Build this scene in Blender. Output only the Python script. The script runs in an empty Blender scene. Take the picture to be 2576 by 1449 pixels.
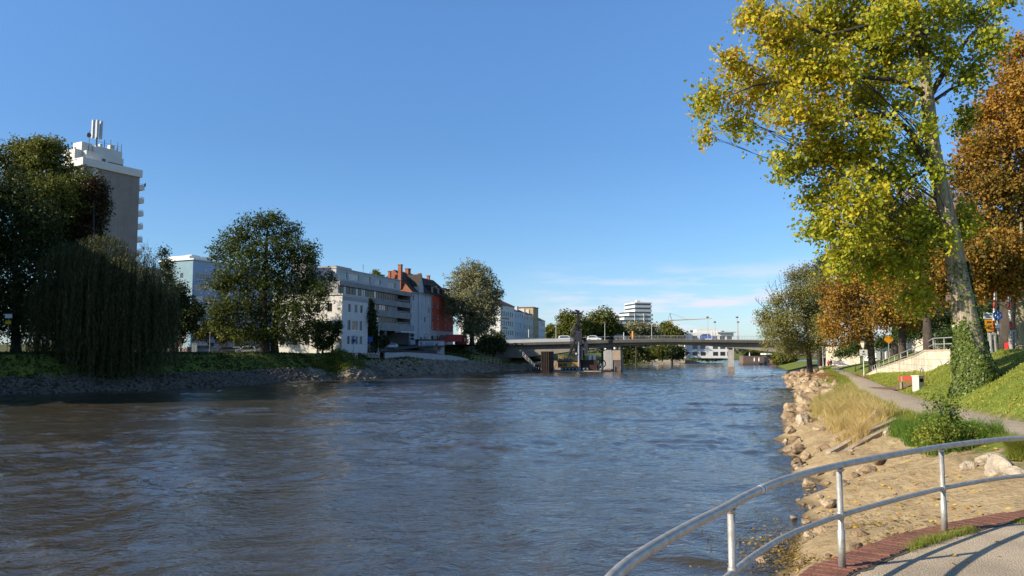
import bpy, math, random
import numpy as np
from mathutils import Vector, Matrix
R = math.radians
random.seed(7); rng = np.random.default_rng(11)
S = bpy.context.scene
COL = S.collection
# ---------------------------------------------------------------- camera
EYE, PITCH, F = 5.2, 4.78, 1980.0            # F in units of a 2576 px wide picture
cam = bpy.data.cameras.new('camera'); cam.sensor_width = 36; cam.lens = 36*F/2576
cam.clip_start = .1; cam.clip_end = 9000
co = bpy.data.objects.new('camera', cam); COL.objects.link(co)
co.location = (0, 0, EYE); co.rotation_euler = (R(90+PITCH), 0, 0); S.camera = co
# ---------------------------------------------------------------- sun and sky
SUN_EL, SUN_AZ = 28.0, (-.94, -.34)            # where the sun stands (x, y)
_n = math.hypot(*SUN_AZ); sx, sy = SUN_AZ[0]/_n, SUN_AZ[1]/_n
sun_vec = Vector((sx*math.cos(R(SUN_EL)), sy*math.cos(R(SUN_EL)), math.sin(R(SUN_EL))))
sl = bpy.data.lights.new('sun', 'SUN'); sl.energy = 5.0; sl.angle = R(.5); sl.color = (1, .88, .69)
so = bpy.data.objects.new('sun', sl); COL.objects.link(so)
so.rotation_euler = (-sun_vec).to_track_quat('-Z', 'Y').to_euler(); so.location = (-60, -30, 80)
W = bpy.data.worlds.new('World'); S.world = W; W.use_nodes = True
nt = W.node_tree; nt.nodes.clear()
def N(nt, t, **k):
    n = nt.nodes.new(t)
    for a, b in k.items(): setattr(n, a, b)
    return n
sky = N(nt, 'ShaderNodeTexSky', sky_type='NISHITA', sun_disc=False, sun_elevation=R(SUN_EL), sun_rotation=math.atan2(sx, sy),
        altitude=300, air_density=1.0, dust_density=.6, ozone_density=2.2)
bg = N(nt, 'ShaderNodeBackground'); bg.inputs[1].default_value = .12
wo = N(nt, 'ShaderNodeOutputWorld')
tc = N(nt, 'ShaderNodeTexCoord'); sep = N(nt, 'ShaderNodeSeparateXYZ')
nt.links.new(tc.outputs['Generated'], sep.inputs[0])
# thin low clouds: noise on (azimuth, elevation) of the sky direction
mp = N(nt, 'ShaderNodeMapping'); mp.inputs['Scale'].default_value = (6, 6, 46)
nt.links.new(tc.outputs['Generated'], mp.inputs[0])
nz = N(nt, 'ShaderNodeTexNoise'); nz.inputs['Scale'].default_value = 1.0; nz.inputs['Detail'].default_value = 6; nz.inputs['Roughness'].default_value = .6
nt.links.new(mp.outputs[0], nz.inputs[0])
cr = N(nt, 'ShaderNodeValToRGB'); cr.color_ramp.elements[0].position = .45; cr.color_ramp.elements[1].position = .60
nt.links.new(nz.outputs[0], cr.inputs[0])
el = N(nt, 'ShaderNodeValToRGB')
e = el.color_ramp.elements; e[0].position = 0; e[0].color = (1, 1, 1, 1); e[1].position = .118; e[1].color = (0, 0, 0, 1)
x = e.new(.075); x.color = (.9, .9, .9, 1); x = e.new(.045); x.color = (.95, .95, .95, 1)
nt.links.new(sep.outputs[2], el.inputs[0])
az = N(nt, 'ShaderNodeValToRGB'); e = az.color_ramp.elements; e[0].position = 0.0; e[0].color = (0, 0, 0, 1); e[1].position = .12; e[1].color = (1, 1, 1, 1)
nt.links.new(sep.outputs[0], az.inputs[0])
m1 = N(nt, 'ShaderNodeMath', operation='MULTIPLY'); nt.links.new(cr.outputs[0], m1.inputs[0]); nt.links.new(el.outputs[0], m1.inputs[1])
m2 = N(nt, 'ShaderNodeMath', operation='MULTIPLY'); nt.links.new(m1.outputs[0], m2.inputs[0]); nt.links.new(az.outputs[0], m2.inputs[1])
mx = N(nt, 'ShaderNodeMix', data_type='RGBA'); nt.links.new(m2.outputs[0], mx.inputs[0])
# the clear autumn air is bluer than the model's: scale the sky colour by height above the horizon
tin = N(nt, 'ShaderNodeValToRGB'); e = tin.color_ramp.elements; e[0].position = 0; e[0].color = (.66, .79, 1.0, 1); e[1].position = 1; e[1].color = (.46, .53, .60, 1)
for p_, c_ in ((.068, (.62, .765, .97)), (.131, (.535, .735, .935)), (.254, (.515, .745, .965)), (.41, (.625, .90, 1.16)), (.6, (.54, .66, .77))): q = e.new(p_); q.color = c_+(1,)
nt.links.new(sep.outputs[2], tin.inputs[0])
hs = N(nt, 'ShaderNodeMix', data_type='RGBA', blend_type='MULTIPLY'); hs.inputs[0].default_value = 1
nt.links.new(sky.outputs[0], hs.inputs[6]); nt.links.new(tin.outputs[0], hs.inputs[7])
nt.links.new(hs.outputs[2], mx.inputs[6]); mx.inputs[7].default_value = (4.7, 4.75, 5.4, 1)
nt.links.new(mx.outputs[2], bg.inputs[0]); nt.links.new(bg.outputs[0], wo.inputs[0])
S.view_settings.view_transform = 'Standard'; S.view_settings.look = 'None'
S.view_settings.exposure = 0.6; S.view_settings.gamma = 1
S.cycles.max_bounces = 7; S.cycles.diffuse_bounces = 3; S.cycles.glossy_bounces = 4; S.cycles.transmission_bounces = 3
S.cycles.transparent_max_bounces = 4; S.cycles.sample_clamp_indirect = 6
# ---------------------------------------------------------------- helpers
ct, st = math.cos(R(PITCH)), math.sin(R(PITCH))
def ray(u, v):
    a, c = (u-1288)/F, (724.5-v)/F
    return a, ct-st*c, st+ct*c
def at(u, v, Y):                                   # world point on the sight line at distance Y
    a, y, z = ray(u, v); k = Y/y
    return Vector((a*k, Y, EYE+z*k))
def gz(u, v, z):                                   # world point on the sight line at height z
    a, y, zz = ray(u, v); k = (z-EYE)/zz
    return Vector((a*k, y*k, z))

MATS = {}
def mat(name, col, rough=.8, var=.12, scale=1.2, bump=0., bscale=18., metal=0., stretch=None, spec=.4, dirt=0., coat=0.):
    if name in MATS: return MATS[name]
    m = bpy.data.materials.new(name); m.use_nodes = True; t = m.node_tree; b = t.nodes['Principled BSDF']
    b.inputs['Roughness'].default_value = rough; b.inputs['Metallic'].default_value = metal
    b.inputs['Specular IOR Level'].default_value = spec; b.inputs['Coat Weight'].default_value = coat
    c = N(t, 'ShaderNodeTexCoord'); mp = N(t, 'ShaderNodeMapping')
    t.links.new(c.outputs['Object'], mp.inputs[0])
    if stretch: mp.inputs['Scale'].default_value = stretch
    n1 = N(t, 'ShaderNodeTexNoise'); n1.inputs['Scale'].default_value = scale; n1.inputs['Detail'].default_value = 7; n1.inputs['Roughness'].default_value = .62
    t.links.new(mp.outputs[0], n1.inputs[0])
    r = N(t, 'ShaderNodeValToRGB'); e = r.color_ramp.elements
    e[0].position = .3; e[1].position = .7
    e[0].color = tuple(max(0, x*(1-var)) for x in col)+(1,); e[1].color = tuple(min(1, x*(1+var)) for x in col)+(1,)
    t.links.new(n1.outputs[0], r.inputs[0]); out = r.outputs[0]
    if dirt:
        mp2 = N(t, 'ShaderNodeMapping'); mp2.inputs['Scale'].default_value = (1.6, 1.6, .12); t.links.new(c.outputs['Object'], mp2.inputs[0])
        n2 = N(t, 'ShaderNodeTexNoise'); n2.inputs['Scale'].default_value = 1.3; n2.inputs['Detail'].default_value = 5; t.links.new(mp2.outputs[0], n2.inputs[0])
        r2 = N(t, 'ShaderNodeValToRGB'); r2.color_ramp.elements[0].position = .45; r2.color_ramp.elements[1].position = .75; t.links.new(n2.outputs[0], r2.inputs[0])
        mm = N(t, 'ShaderNodeMath', operation='MULTIPLY'); mm.inputs[1].default_value = dirt; t.links.new(r2.outputs[0], mm.inputs[0])
        mix = N(t, 'ShaderNodeMix', data_type='RGBA'); t.links.new(mm.outputs[0], mix.inputs[0]); t.links.new(out, mix.inputs[6])
        mix.inputs[7].default_value = tuple(x*.45 for x in col)+(1,); out = mix.outputs[2]
    t.links.new(out, b.inputs['Base Color'])
    if bump:
        n3 = N(t, 'ShaderNodeTexNoise'); n3.inputs['Scale'].default_value = bscale; n3.inputs['Detail'].default_value = 5; t.links.new(mp.outputs[0], n3.inputs[0])
        bp = N(t, 'ShaderNodeBump'); bp.inputs['Strength'].default_value = bump; bp.inputs['Distance'].default_value = .05
        t.links.new(n3.outputs[0], bp.inputs['Height']); t.links.new(bp.outputs[0], b.inputs['Normal'])
    MATS[name] = m; return m

def leafmat(name, cols, trans=.35, rough=.55):
    """foliage: colour from a per-clump tint plus a random value per leaf; light passes through the blade"""
    if name in MATS: return MATS[name]
    m = bpy.data.materials.new(name); m.use_nodes = True; t = m.node_tree; t.nodes.clear()
    g = N(t, 'ShaderNodeNewGeometry'); a = N(t, 'ShaderNodeAttribute', attribute_name='tint')
    mu = N(t, 'ShaderNodeMath', operation='MULTIPLY_ADD'); mu.inputs[1].default_value = .36; t.links.new(g.outputs['Random Per Island'], mu.inputs[0])
    m3 = N(t, 'ShaderNodeMath', operation='MULTIPLY'); m3.inputs[1].default_value = .64; t.links.new(a.outputs['Fac'], m3.inputs[0])
    t.links.new(m3.outputs[0], mu.inputs[2])
    r = N(t, 'ShaderNodeValToRGB'); e = r.color_ramp.elements
    e[0].position = 0; e[0].color = cols[0]+(1,); e[1].position = 1; e[1].color = cols[-1]+(1,)
    for i, c in enumerate(cols[1:-1]):
        q = e.new((i+1)/(len(cols)-1)); q.color = c+(1,)
    t.links.new(mu.outputs[0], r.inputs[0])
    b = N(t, 'ShaderNodeBsdfPrincipled'); b.inputs['Roughness'].default_value = rough; b.inputs['Specular IOR Level'].default_value = .25
    t.links.new(r.outputs[0], b.inputs['Base Color'])
    tr = N(t, 'ShaderNodeBsdfTranslucent'); t.links.new(r.outputs[0], tr.inputs[0])
    mix = N(t, 'ShaderNodeMixShader'); mix.inputs[0].default_value = trans
    t.links.new(b.outputs[0], mix.inputs[1]); t.links.new(tr.outputs[0], mix.inputs[2])
    o = N(t, 'ShaderNodeOutputMaterial'); t.links.new(mix.outputs[0], o.inputs[0]); MATS[name] = m; return m

def tag(o, label=None, cat=None, group=None, kind=None):
    if label: o['label'] = label
    if cat: o['category'] = cat
    if group: o['group'] = group
    if kind: o['kind'] = kind
    return o
def thing(name, label, cat, loc=(0, 0, 0), rz=0, group=None):
    o = bpy.data.objects.new(name, None); COL.objects.link(o); o.location = loc; o.rotation_euler = (0, 0, rz); o.empty_display_size = .2
    return tag(o, label, cat, group)
def link(name, me, parent=None, loc=(0, 0, 0), rz=0):
    o = bpy.data.objects.new(name, me); COL.objects.link(o); o.location = loc; o.rotation_euler = (0, 0, rz)
    if parent: o.parent = parent
    return o
def kids(o): return [c for c in COL.objects if c.parent == o]
def copy_tree(o, parent=None):
    c = o.copy(); COL.objects.link(c)
    if parent: c.parent = parent
    for ch in list(o.children): copy_tree(ch, c)
    return c

class MB:
    def __init__(s): s.v = []; s.f = []
    def quad(s, a, b, c, d):
        n = len(s.v); s.v += [tuple(a), tuple(b), tuple(c), tuple(d)]; s.f.append((n, n+1, n+2, n+3)); return s
    def poly(s, ps):
        n = len(s.v); s.v += [tuple(p) for p in ps]; s.f.append(tuple(range(n, n+len(ps)))); return s
    def box(s, x0, y0, z0, x1, y1, z1):
        n = len(s.v)
        s.v += [(x0, y0, z0), (x1, y0, z0), (x1, y1, z0), (x0, y1, z0), (x0, y0, z1), (x1, y0, z1), (x1, y1, z1), (x0, y1, z1)]
        s.f += [tuple(n+i for i in q) for q in ((3, 2, 1, 0), (4, 5, 6, 7), (0, 1, 5, 4), (1, 2, 6, 5), (2, 3, 7, 6), (3, 0, 4, 7))]; return s
    def beam(s, a, b, w, h=None):                     # square bar between two points
        return s.tube([a, b], [w*.7]*2, 4) if h is None else s
    def prism(s, pts, z0, z1):                        # polygon (ccw) extruded in z; z may be per-vertex
        n = len(pts); k = len(s.v); f0 = z0 if hasattr(z0, '__len__') else [z0]*n; f1 = z1 if hasattr(z1, '__len__') else [z1]*n
        s.v += [(p[0], p[1], f0[i]) for i, p in enumerate(pts)]+[(p[0], p[1], f1[i]) for i, p in enumerate(pts)]
        s.f += [tuple(range(k+n-1, k-1, -1)), tuple(range(k+n, k+2*n))]+[(k+i, k+(i+1) % n, k+n+(i+1) % n, k+n+i) for i in range(n)]; return s
    def extr_y(s, prof, y0, y1):                      # (x, z) profile extruded along y
        n = len(prof); k = len(s.v)
        s.v += [(p[0], y0, p[1]) for p in prof]+[(p[0], y1, p[1]) for p in prof]
        s.f += [tuple(range(k, k+n)), tuple(range(k+2*n-1, k+n-1, -1))]+[(k+(i+1) % n, k+i, k+n+i, k+n+(i+1) % n) for i in range(n)]; return s
    def extr_x(s, prof, x0, x1):                      # (y, z) profile extruded along x
        n = len(prof); k = len(s.v)
        s.v += [(x0, p[0], p[1]) for p in prof]+[(x1, p[0], p[1]) for p in prof]
        s.f += [tuple(range(k+n-1, k-1, -1)), tuple(range(k+n, k+2*n))]+[(k+i, k+(i+1) % n, k+n+(i+1) % n, k+n+i) for i in range(n)]; return s
    def tube(s, pts, rad, n=8, cap=True):
        pts = [Vector(p) for p in pts]; rad = rad if hasattr(rad, '__len__') else [rad]*len(pts); k = len(s.v); prev = None
        for i, p in enumerate(pts):
            d = (pts[min(i+1, len(pts)-1)]-pts[max(i-1, 0)]).normalized()
            if prev is None: u = d.orthogonal().normalized() if abs(d.z) < .99 else Vector((1, 0, 0))
            else: u = (prev-d*prev.dot(d)).normalized()
            prev = u; w = d.cross(u)
            for j in range(n):
                a = 2*math.pi*j/n; s.v.append(tuple(p+(u*math.cos(a)+w*math.sin(a))*rad[i]))
        for i in range(len(pts)-1):
            for j in range(n):
                a = k+i*n+j; b = k+i*n+(j+1) % n; s.f.append((a, b, b+n, a+n))
        if cap: s.f.append(tuple(range(k+n-1, k-1, -1))); e = k+(len(pts)-1)*n; s.f.append(tuple(range(e, e+n)))
        return s
    def lathe(s, prof, n=16, c=(0, 0, 0)):
        k = len(s.v)
        for r, z in prof:
            for j in range(n):
                a = 2*math.pi*j/n; s.v.append((c[0]+r*math.cos(a), c[1]+r*math.sin(a), c[2]+z))
        for i in range(len(prof)-1):
            for j in range(n): a = k+i*n+j; b = k+i*n+(j+1) % n; s.f.append((a, b, b+n, a+n))
        s.f.append(tuple(range(k+n-1, k-1, -1))); e = k+(len(prof)-1)*n; s.f.append(tuple(range(e, e+n))); return s
    def disc_y(s, c, r, t, n=20):                     # disc facing -y
        x, y, z = c; return s.tube([(x, y, z), (x, y+t, z)], [r, r], n)
    def wall(s, o, ax, L, H, holes=(), dep=.18):      # wall face with real openings and reveals; outward normal = ax x z
        o = Vector(o); ax = Vector(ax); nn = ax.cross(Vector((0, 0, 1))); P = lambda x, z, d=0: o+ax*x+Vector((0, 0, z))-nn*d
        xs = sorted({0, L}|{q for h in holes for q in (h[0], h[0]+h[2])}); zs = sorted({0, H}|{q for h in holes for q in (h[1], h[1]+h[3])})
        for i in range(len(xs)-1):
            for j in range(len(zs)-1):
                cx, cz = (xs[i]+xs[i+1])/2, (zs[j]+zs[j+1])/2
                if any(h[0] < cx < h[0]+h[2] and h[1] < cz < h[1]+h[3] for h in holes): continue
                s.quad(P(xs[i], zs[j]), P(xs[i+1], zs[j]), P(xs[i+1], zs[j+1]), P(xs[i], zs[j+1]))
        for x, z, w, h in [q[:4] for q in holes]:
            s.quad(P(x, z), P(x+w, z), P(x+w, z, dep), P(x, z, dep)); s.quad(P(x, z+h, dep), P(x+w, z+h, dep), P(x+w, z+h), P(x, z+h))
            s.quad(P(x, z, dep), P(x, z+h, dep), P(x, z+h), P(x, z)); s.quad(P(x+w, z), P(x+w, z+h), P(x+w, z+h, dep), P(x+w, z, dep))
        return s
    def mesh(s, name, m, smooth=False):
        me = bpy.data.meshes.new(name); me.from_pydata(s.v, [], s.f)
        if m: me.materials.append(m)
        if smooth: me.polygons.foreach_set('use_smooth', [True]*len(me.polygons))
        me.update(); return me
    def build(s, name, m, parent=None, smooth=False, loc=(0, 0, 0), rz=0): return link(name, s.mesh(name, m, smooth), parent, loc, rz)

def npmesh(name, V, Q, m, smooth=False, attrs=None):
    """mesh from numpy arrays: V (n,3), Q (k,4) or (k,3)"""
    me = bpy.data.meshes.new(name); V = np.asarray(V, np.float32); Q = np.asarray(Q, np.int32); k = Q.shape[1]
    me.vertices.add(len(V)); me.vertices.foreach_set('co', V.ravel())
    me.loops.add(Q.size); me.loops.foreach_set('vertex_index', Q.ravel())
    me.polygons.add(len(Q)); me.polygons.foreach_set('loop_start', np.arange(0, Q.size, k, dtype=np.int32))
    if smooth: me.polygons.foreach_set('use_smooth', np.ones(len(Q), bool))
    for nm, a in (attrs or {}).items():
        if a.ndim == 1:
            at_ = me.attributes.new(nm, 'FLOAT', 'POINT'); at_.data.foreach_set('value', a.astype(np.float32))
        else:
            at_ = me.attributes.new(nm, 'FLOAT_COLOR', 'POINT'); at_.data.foreach_set('color', a.astype(np.float32).ravel())
    if m: me.materials.append(m)
    me.update(); me.validate(); return me

def leaves(C, size, tint, up=.5, out=None, aspect=.55, along=None, jit=.5):
    """one rhombic blade per row of C"""
    n = len(C); s = size*(1+rng.uniform(-jit, jit, n))[:, None]
    nr = rng.normal(size=(n, 3)); nr /= np.linalg.norm(nr, axis=1)[:, None]
    nr[:, 2] += up
    if out is not None: nr += out
    nr /= np.linalg.norm(nr, axis=1)[:, None]
    t = rng.normal(size=(n, 3)) if along is None else along+rng.normal(size=(n, 3))*.22
    t -= nr*np.sum(t*nr, 1)[:, None]; t /= np.linalg.norm(t, axis=1)[:, None]+1e-9
    b = np.cross(nr, t)
    V = np.stack([C-t*s*.5, C+b*s*aspect*.5+t*s*.08, C+t*s*.5, C-b*s*aspect*.5+t*s*.08], 1).reshape(-1, 3)
    return V, np.arange(4*n).reshape(-1, 4), np.repeat(tint, 4)

def cloud(blobs, n, sig, per=9, shell=.5):
    """leaf positions clustered in ellipsoids; blobs: (centre, radii, tint)"""
    vol = np.array([b[1][0]*b[1][1]*b[1][2] for b in blobs])**.72; vol /= vol.sum(); C = []; T = []; O = []
    for b, w in zip(blobs, vol):
        k = max(2, int(n*w/per)); d = rng.normal(size=(k, 3)); d /= np.linalg.norm(d, axis=1)[:, None]
        r = rng.random(k)**shell; lump = 1+.22*np.sin(d[:, 0]*5+b[0][0])*np.cos(d[:, 2]*4+b[0][1])
        c = np.array(b[0])+d*np.array(b[1])*(r*lump)[:, None]
        tt = np.clip(b[2]+rng.normal(size=k)*.16, 0, 1)
        tw_ = d*.7+rng.normal(size=(k, 3))*.55+np.array([0, 0, -.12]); tw_ /= np.linalg.norm(tw_, axis=1)[:, None]; p = np.repeat(c, per, 0)+np.repeat(tw_, per, 0)*(rng.random(k*per)-.35)[:, None]*sig*3.6+rng.normal(size=(k*per, 3))*np.array([sig, sig, sig*.7])*.55
        C.append(p); T.append(np.repeat(tt, per)); O.append(np.repeat(d, per, 0))
    return np.concatenate(C), np.concatenate(T), np.concatenate(O)

def pblobs(lst, Y, dj=2., seed=1, depth=1.):
    """ellipsoids from picture positions (u, v, ru, rv[, tint[, dy]]) at distance Y, with their own spread in depth"""
    r_ = random.Random(seed); out = []
    for q in lst:
        u, v, ru, rv = q[:4]; tint = q[4] if len(q) > 4 else .5; dy = q[5] if len(q) > 5 else r_.uniform(-dj, dj); y = Y+dy
        c = at(u, v, y); k = y/F; out.append((tuple(c), (ru*k, (ru+rv)/2*k*depth, rv*k), tint))
    return out

def limbs(mb, trunk, blobs, r0, seed=3, twigs=5, tw=.03):
    r_ = random.Random(seed); zs = [p.z for p in trunk]
    for c, rad, _ in blobs:
        c = Vector(c); zt = min(max(c.z-max(1.5, .55*math.hypot(c.x-trunk[0].x, c.y-trunk[0].y)), zs[0]+.28*(zs[-1]-zs[0])), zs[-1])
        for i in range(len(trunk)-1):
            if trunk[i].z <= zt <= trunk[i+1].z+1e-6: break
        f = (zt-trunk[i].z)/max(1e-6, trunk[i+1].z-trunk[i].z); a = trunk[i].lerp(trunk[i+1], min(1, max(0, f)))
        L = (c-a).length; mid = a.lerp(c, .5)+Vector((r_.uniform(-1, 1), r_.uniform(-1, 1), .6+r_.uniform(-.5, 1)))*L*.08
        mid2 = a.lerp(c, .78)+Vector((r_.uniform(-1, 1), r_.uniform(-1, 1), r_.uniform(-.3, 1)))*L*.06
        rr = r0*min(1, .25+L*.035); mb.tube([a, mid, mid2, c], [rr, rr*.7, rr*.45, rr*.22], 6, False)
        for _k in range(twigs):
            d = Vector((r_.gauss(0, 1), r_.gauss(0, 1), r_.gauss(.2, .8))).normalized()
            e_ = c+Vector((d.x*rad[0], d.y*rad[1], d.z*rad[2]))*.9; st_ = mid2.lerp(c, r_.random())
            mb.tube([st_, st_.lerp(e_, .5)+Vector((0, 0, .05*L*r_.random())), e_], [max(tw, rr*.24), max(tw*.6, rr*.14), tw*.3], 4, False)

def tree(name, label, trunk, blobs, n, leaf, lm, bark, group=None, sig=.3, per=9, up=.5, r0=None, twigs=4, shell=.5, aspect=.55, outw=.5, cat='tree', nside=10, tw=.03, limb_mat=None):
    """trunk: [(point, radius)...] in world space"""
    base = trunk[0][0]; t = thing(name, label, cat, base, 0, group); mb = MB()
    mb.tube([p-base for p, r in trunk], [r for p, r in trunk], nside)
    tp = [p-base for p, r in trunk]; lb = [(tuple(Vector(c)-base), r, ti) for c, r, ti in blobs]
    ml = MB() if limb_mat else mb
    limbs(ml, tp, lb, r0 or trunk[len(trunk)//2][1]*.4, twigs=twigs, seed=len(blobs), tw=tw)
    mb.build('trunk', bark, t, True)
    if limb_mat: ml.build('limb', limb_mat, t, True)
    C, T, O = cloud(lb, n, sig, per, shell); V, Q, A = leaves(C, leaf, T, up, O*outw, aspect)
    link('crown', npmesh('crown', V, Q, lm, False, {'tint': A}), t); return t
# ---------------------------------------------------------------- the ground and the river
def xy(lst, z=0): return np.array([tuple(gz(u, v, z))[:2] for u, v in lst])
LW = np.vstack([[(-230, -160), (-150, -60), (-112, 10), (-84, 62)], xy([(0, 994), (150, 989), (255, 984), (369, 982), (500, 976), (612, 969), (725, 961), (830, 955), (881, 956), (924, 954), (960, 950), (1026, 946), (1150, 940), (1280, 933.5), (1400, 933)]),
                [(24, 262), (30, 292)], xy([(1570, 919), (1640, 915), (1700, 912.5), (1760, 908.5)]), [(170, 640), (260, 760)]])
RWp = [(1976, 1435), (2022, 1326), (2062, 1248), (2028, 1188), (2001, 1164), (1992, 1129), (1984, 1108), (1986, 1080), (1990, 1052), (2008, 1020), (2010, 998), (1989, 974), (1975, 951), (1978, 942), (1978, 934), (1952, 921)]
RWn = xy(RWp)
RW = np.vstack([[(-80, -160), (-38, -70), (-15, -22), (-5, -7), (.5, 2), (3.2, 10)], RWn, [(150, 372), (215, 470), (300, 640), (360, 760)]])
POLY = np.vstack([LW, RW[::-1]])
def seg_dist(X, Y, P):
    d = np.full(X.shape, 1e9)
    for (ax, ay), (bx, by) in zip(P[:-1], P[1:]):
        vx, vy = bx-ax, by-ay; t = np.clip(((X-ax)*vx+(Y-ay)*vy)/(vx*vx+vy*vy), 0, 1)
        d = np.minimum(d, np.hypot(X-ax-t*vx, Y-ay-t*vy))
    return d
def inside(X, Y, P):
    c = np.zeros(X.shape, bool); n = len(P)
    for i in range(n):
        x1, y1 = P[i]; x2, y2 = P[(i+1) % n]
        if y1 == y2: continue
        c ^= ((y1 > Y) != (y2 > Y)) & (X < (x2-x1)*(Y-y1)/(y2-y1)+x1)
    return c
PATHL = xy([(2522, 1097), (2360, 1055), (2261, 1034), (2191, 1002.5), (2149, 978), (2129.6, 953), (2100, 937), (2083, 926)], 2.2)
PATHR = xy([(2576, 1062), (2427, 1032), (2339, 1011), (2279, 992), (2230, 972.6), (2178, 951), (2132, 937), (2101, 926)], 2.2)
kxl = np.array([(-60, -30), (-20, -9), (0, 4.2), (6, 5.6), (10, 7.6), (15, 11), (20, 14.2), (25, 16.6)]+[(p[1], p[0]) for p in PATHL]+[(210, 88), (240, 101)])
kxr = np.array([(-60, -20), (-20, 6), (0, 13), (10, 17), (20, 20.0), (28, 21.6)]+[(p[1], p[0]) for p in PATHR]+[(215, 95), (240, 106)])
kxt = np.array([(-60, -10), (0, 21), (20, 26.5), (35, 29.5), (45, 31.5), (60, 37), (66, 38.5), (75, 42), (95, 49.6), (120, 60), (150, 78), (180, 96), (240, 122)])
kxw = np.array([(p[1], p[0]) for p in RW[:22]])
def noise2(X, Y, sc, seed, n=24):
    r_ = np.random.default_rng(seed); o = 0
    for i in range(n):
        a = r_.uniform(0, 2*np.pi); k = 2*np.pi/sc*r_.uniform(.5, 1.6); o = o+np.sin(k*(X*np.cos(a)+Y*np.sin(a))+r_.uniform(0, 6.3))
    return o/math.sqrt(n/2)/1.6
def H0(X, Y):
    X = np.asarray(X, float); Y = np.asarray(Y, float)
    # right bank, as a cross-section for each Y
    xw = np.interp(Y, kxw[:, 0], kxw[:, 1])+np.clip((Y-20)/8, 0, 1)*(.45*np.sin(Y*.85)+.35*np.sin(Y*2.1+1)); xl = np.interp(Y, kxl[:, 0], kxl[:, 1]); xr = np.interp(Y, kxr[:, 0], kxr[:, 1]); xt = np.interp(Y, kxt[:, 0], kxt[:, 1])
    s1 = np.clip((X-xw)/(xl-xw), -2, 1); s2 = np.clip((X-xr)/(xt-xr), 0, 1)
    zr = np.where(s1 < 0, np.maximum((X-xw)*.3, -2), 2.2*np.clip(s1, 0, 1)**.85)
    zr = zr+3.3*s2**np.interp(Y, [55, 72, 112, 125], [.8, 1.5, 1.5, .9])+np.clip((X-xt)/40, 0, 1)*.6
    # generic bank by distance
    dL = seg_dist(X, Y, LW); dR = seg_dist(X, Y, RW); ins = inside(X, Y, POLY)
    zt = np.interp(Y, [0, 185, 205, 235, 260, 420, 600], [5.3, 5.3, 6.6, 7.9, 8.3, 8.3, 5.5])
    pa = np.interp(dL, [0, 3.6, 8.6, 11, 400], [0, 1.9, 5.1, 5.3, 5.3])+np.clip((dL-14)/8, 0, 1)*(zt-5.3); pb = np.interp(dL, [0, 6, 9, 17, 22, 400], [0, 2.9, 3.7, 6.6, 8, 8])*zt/8.0
    w = np.clip((Y-200)/32, 0, 1); zl = pa*(1-w)+pb*w
    w2 = np.clip((Y-300)/60, 0, 1); zl = zl*(1-w2)+w2*np.interp(dL, [0, 5, 14, 40], [0, 1.0, 2.4, 5.5])
    zl = np.where(ins, np.maximum(-dL*.3, -2), zl)
    zrg = np.interp(dR, [0, 8, 20, 60], [0, 2.0, 2.4, 5.6]); zrg = np.where(ins, np.maximum(-dR*.3, -2), zrg)
    wr = np.clip((Y-205)/30, 0, 1); zr = zr*(1-wr)+zrg*wr
    left = dL < dR
    z = np.where(left, zl, np.where((Y < 240) & (Y > -60), zr, zrg))
    return z, dL, dR, ins, left, s1, s2
def H(X, Y): return H0(X, Y)[0]
def hz(x, y): return float(H(np.array([x]), np.array([y]))[0])

def axis(knots):                                    # [(start, step), ... , (end, None)] -> coordinates
    o = []
    for (a, s_), (b, _) in zip(knots[:-1], knots[1:]): o += list(np.linspace(a, b, max(2, int(round(abs(b-a)/s_))+1))[:-1])
    return np.array(o+[knots[-1][0]])
gx = axis([(-3200, 600), (-800, 150), (-260, 12), (-130, 1.6), (-96, .9), (3, .26), (34, .5), (70, 1.2), (130, 10), (330, 120), (900, 600), (3200, None)])
gy = axis([(-700, 150), (-150, 18), (-20, 2), (5, .22), (50, .45), (90, 1.0), (262, 6), (560, 20), (760, 160), (1500, 600), (3900, None)])
GX, GY = np.meshgrid(gx, gy); Z, dL, dR, ins, left, s1, s2 = H0(GX, GY)
nearr = (~left) & (GY < 200)
rough_bank = nearr & (s1 > -.1) & (s1 < 1)
xw_ = np.interp(GY, kxw[:, 0], kxw[:, 1])
# eroded sand: small ledges that run across the slope
ph_ = (GY*.8-GX*.62+noise2(GX, GY, 3.2, 7)*.5+noise2(GX, GY, 1.1, 17)*.18)*1.55; ero = (np.abs((ph_ % 1)-.25)-.3)*.19*np.clip(.6+noise2(GX, GY, 2.6, 18)*.7, 0, 1.3)+noise2(GX, GY, .8, 6)*.03+noise2(GX, GY, 4, 8)*.09
Z = Z+np.where(rough_bank, ero*np.clip((GX-xw_)*1.2, 0, 1)*np.clip((1-s1)*4, 0, 1), 0)
Z = Z+np.where(nearr & (s2 > .04) & (GX < 60), noise2(GX, GY, 3, 9)*.05*np.clip(s2*6, 0, 1), 0)
Z = Z+np.where(left & ~ins & (GY < 300), noise2(GX, GY, 3.5, 10)*np.clip(dL/3, 0, 1)*np.clip((14-dL)/5, 0, 1)*.16, 0)
onpath = nearr & (s1 >= .97) & (s2 <= .02); Z = np.where(onpath, Z-.05, Z)
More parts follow.
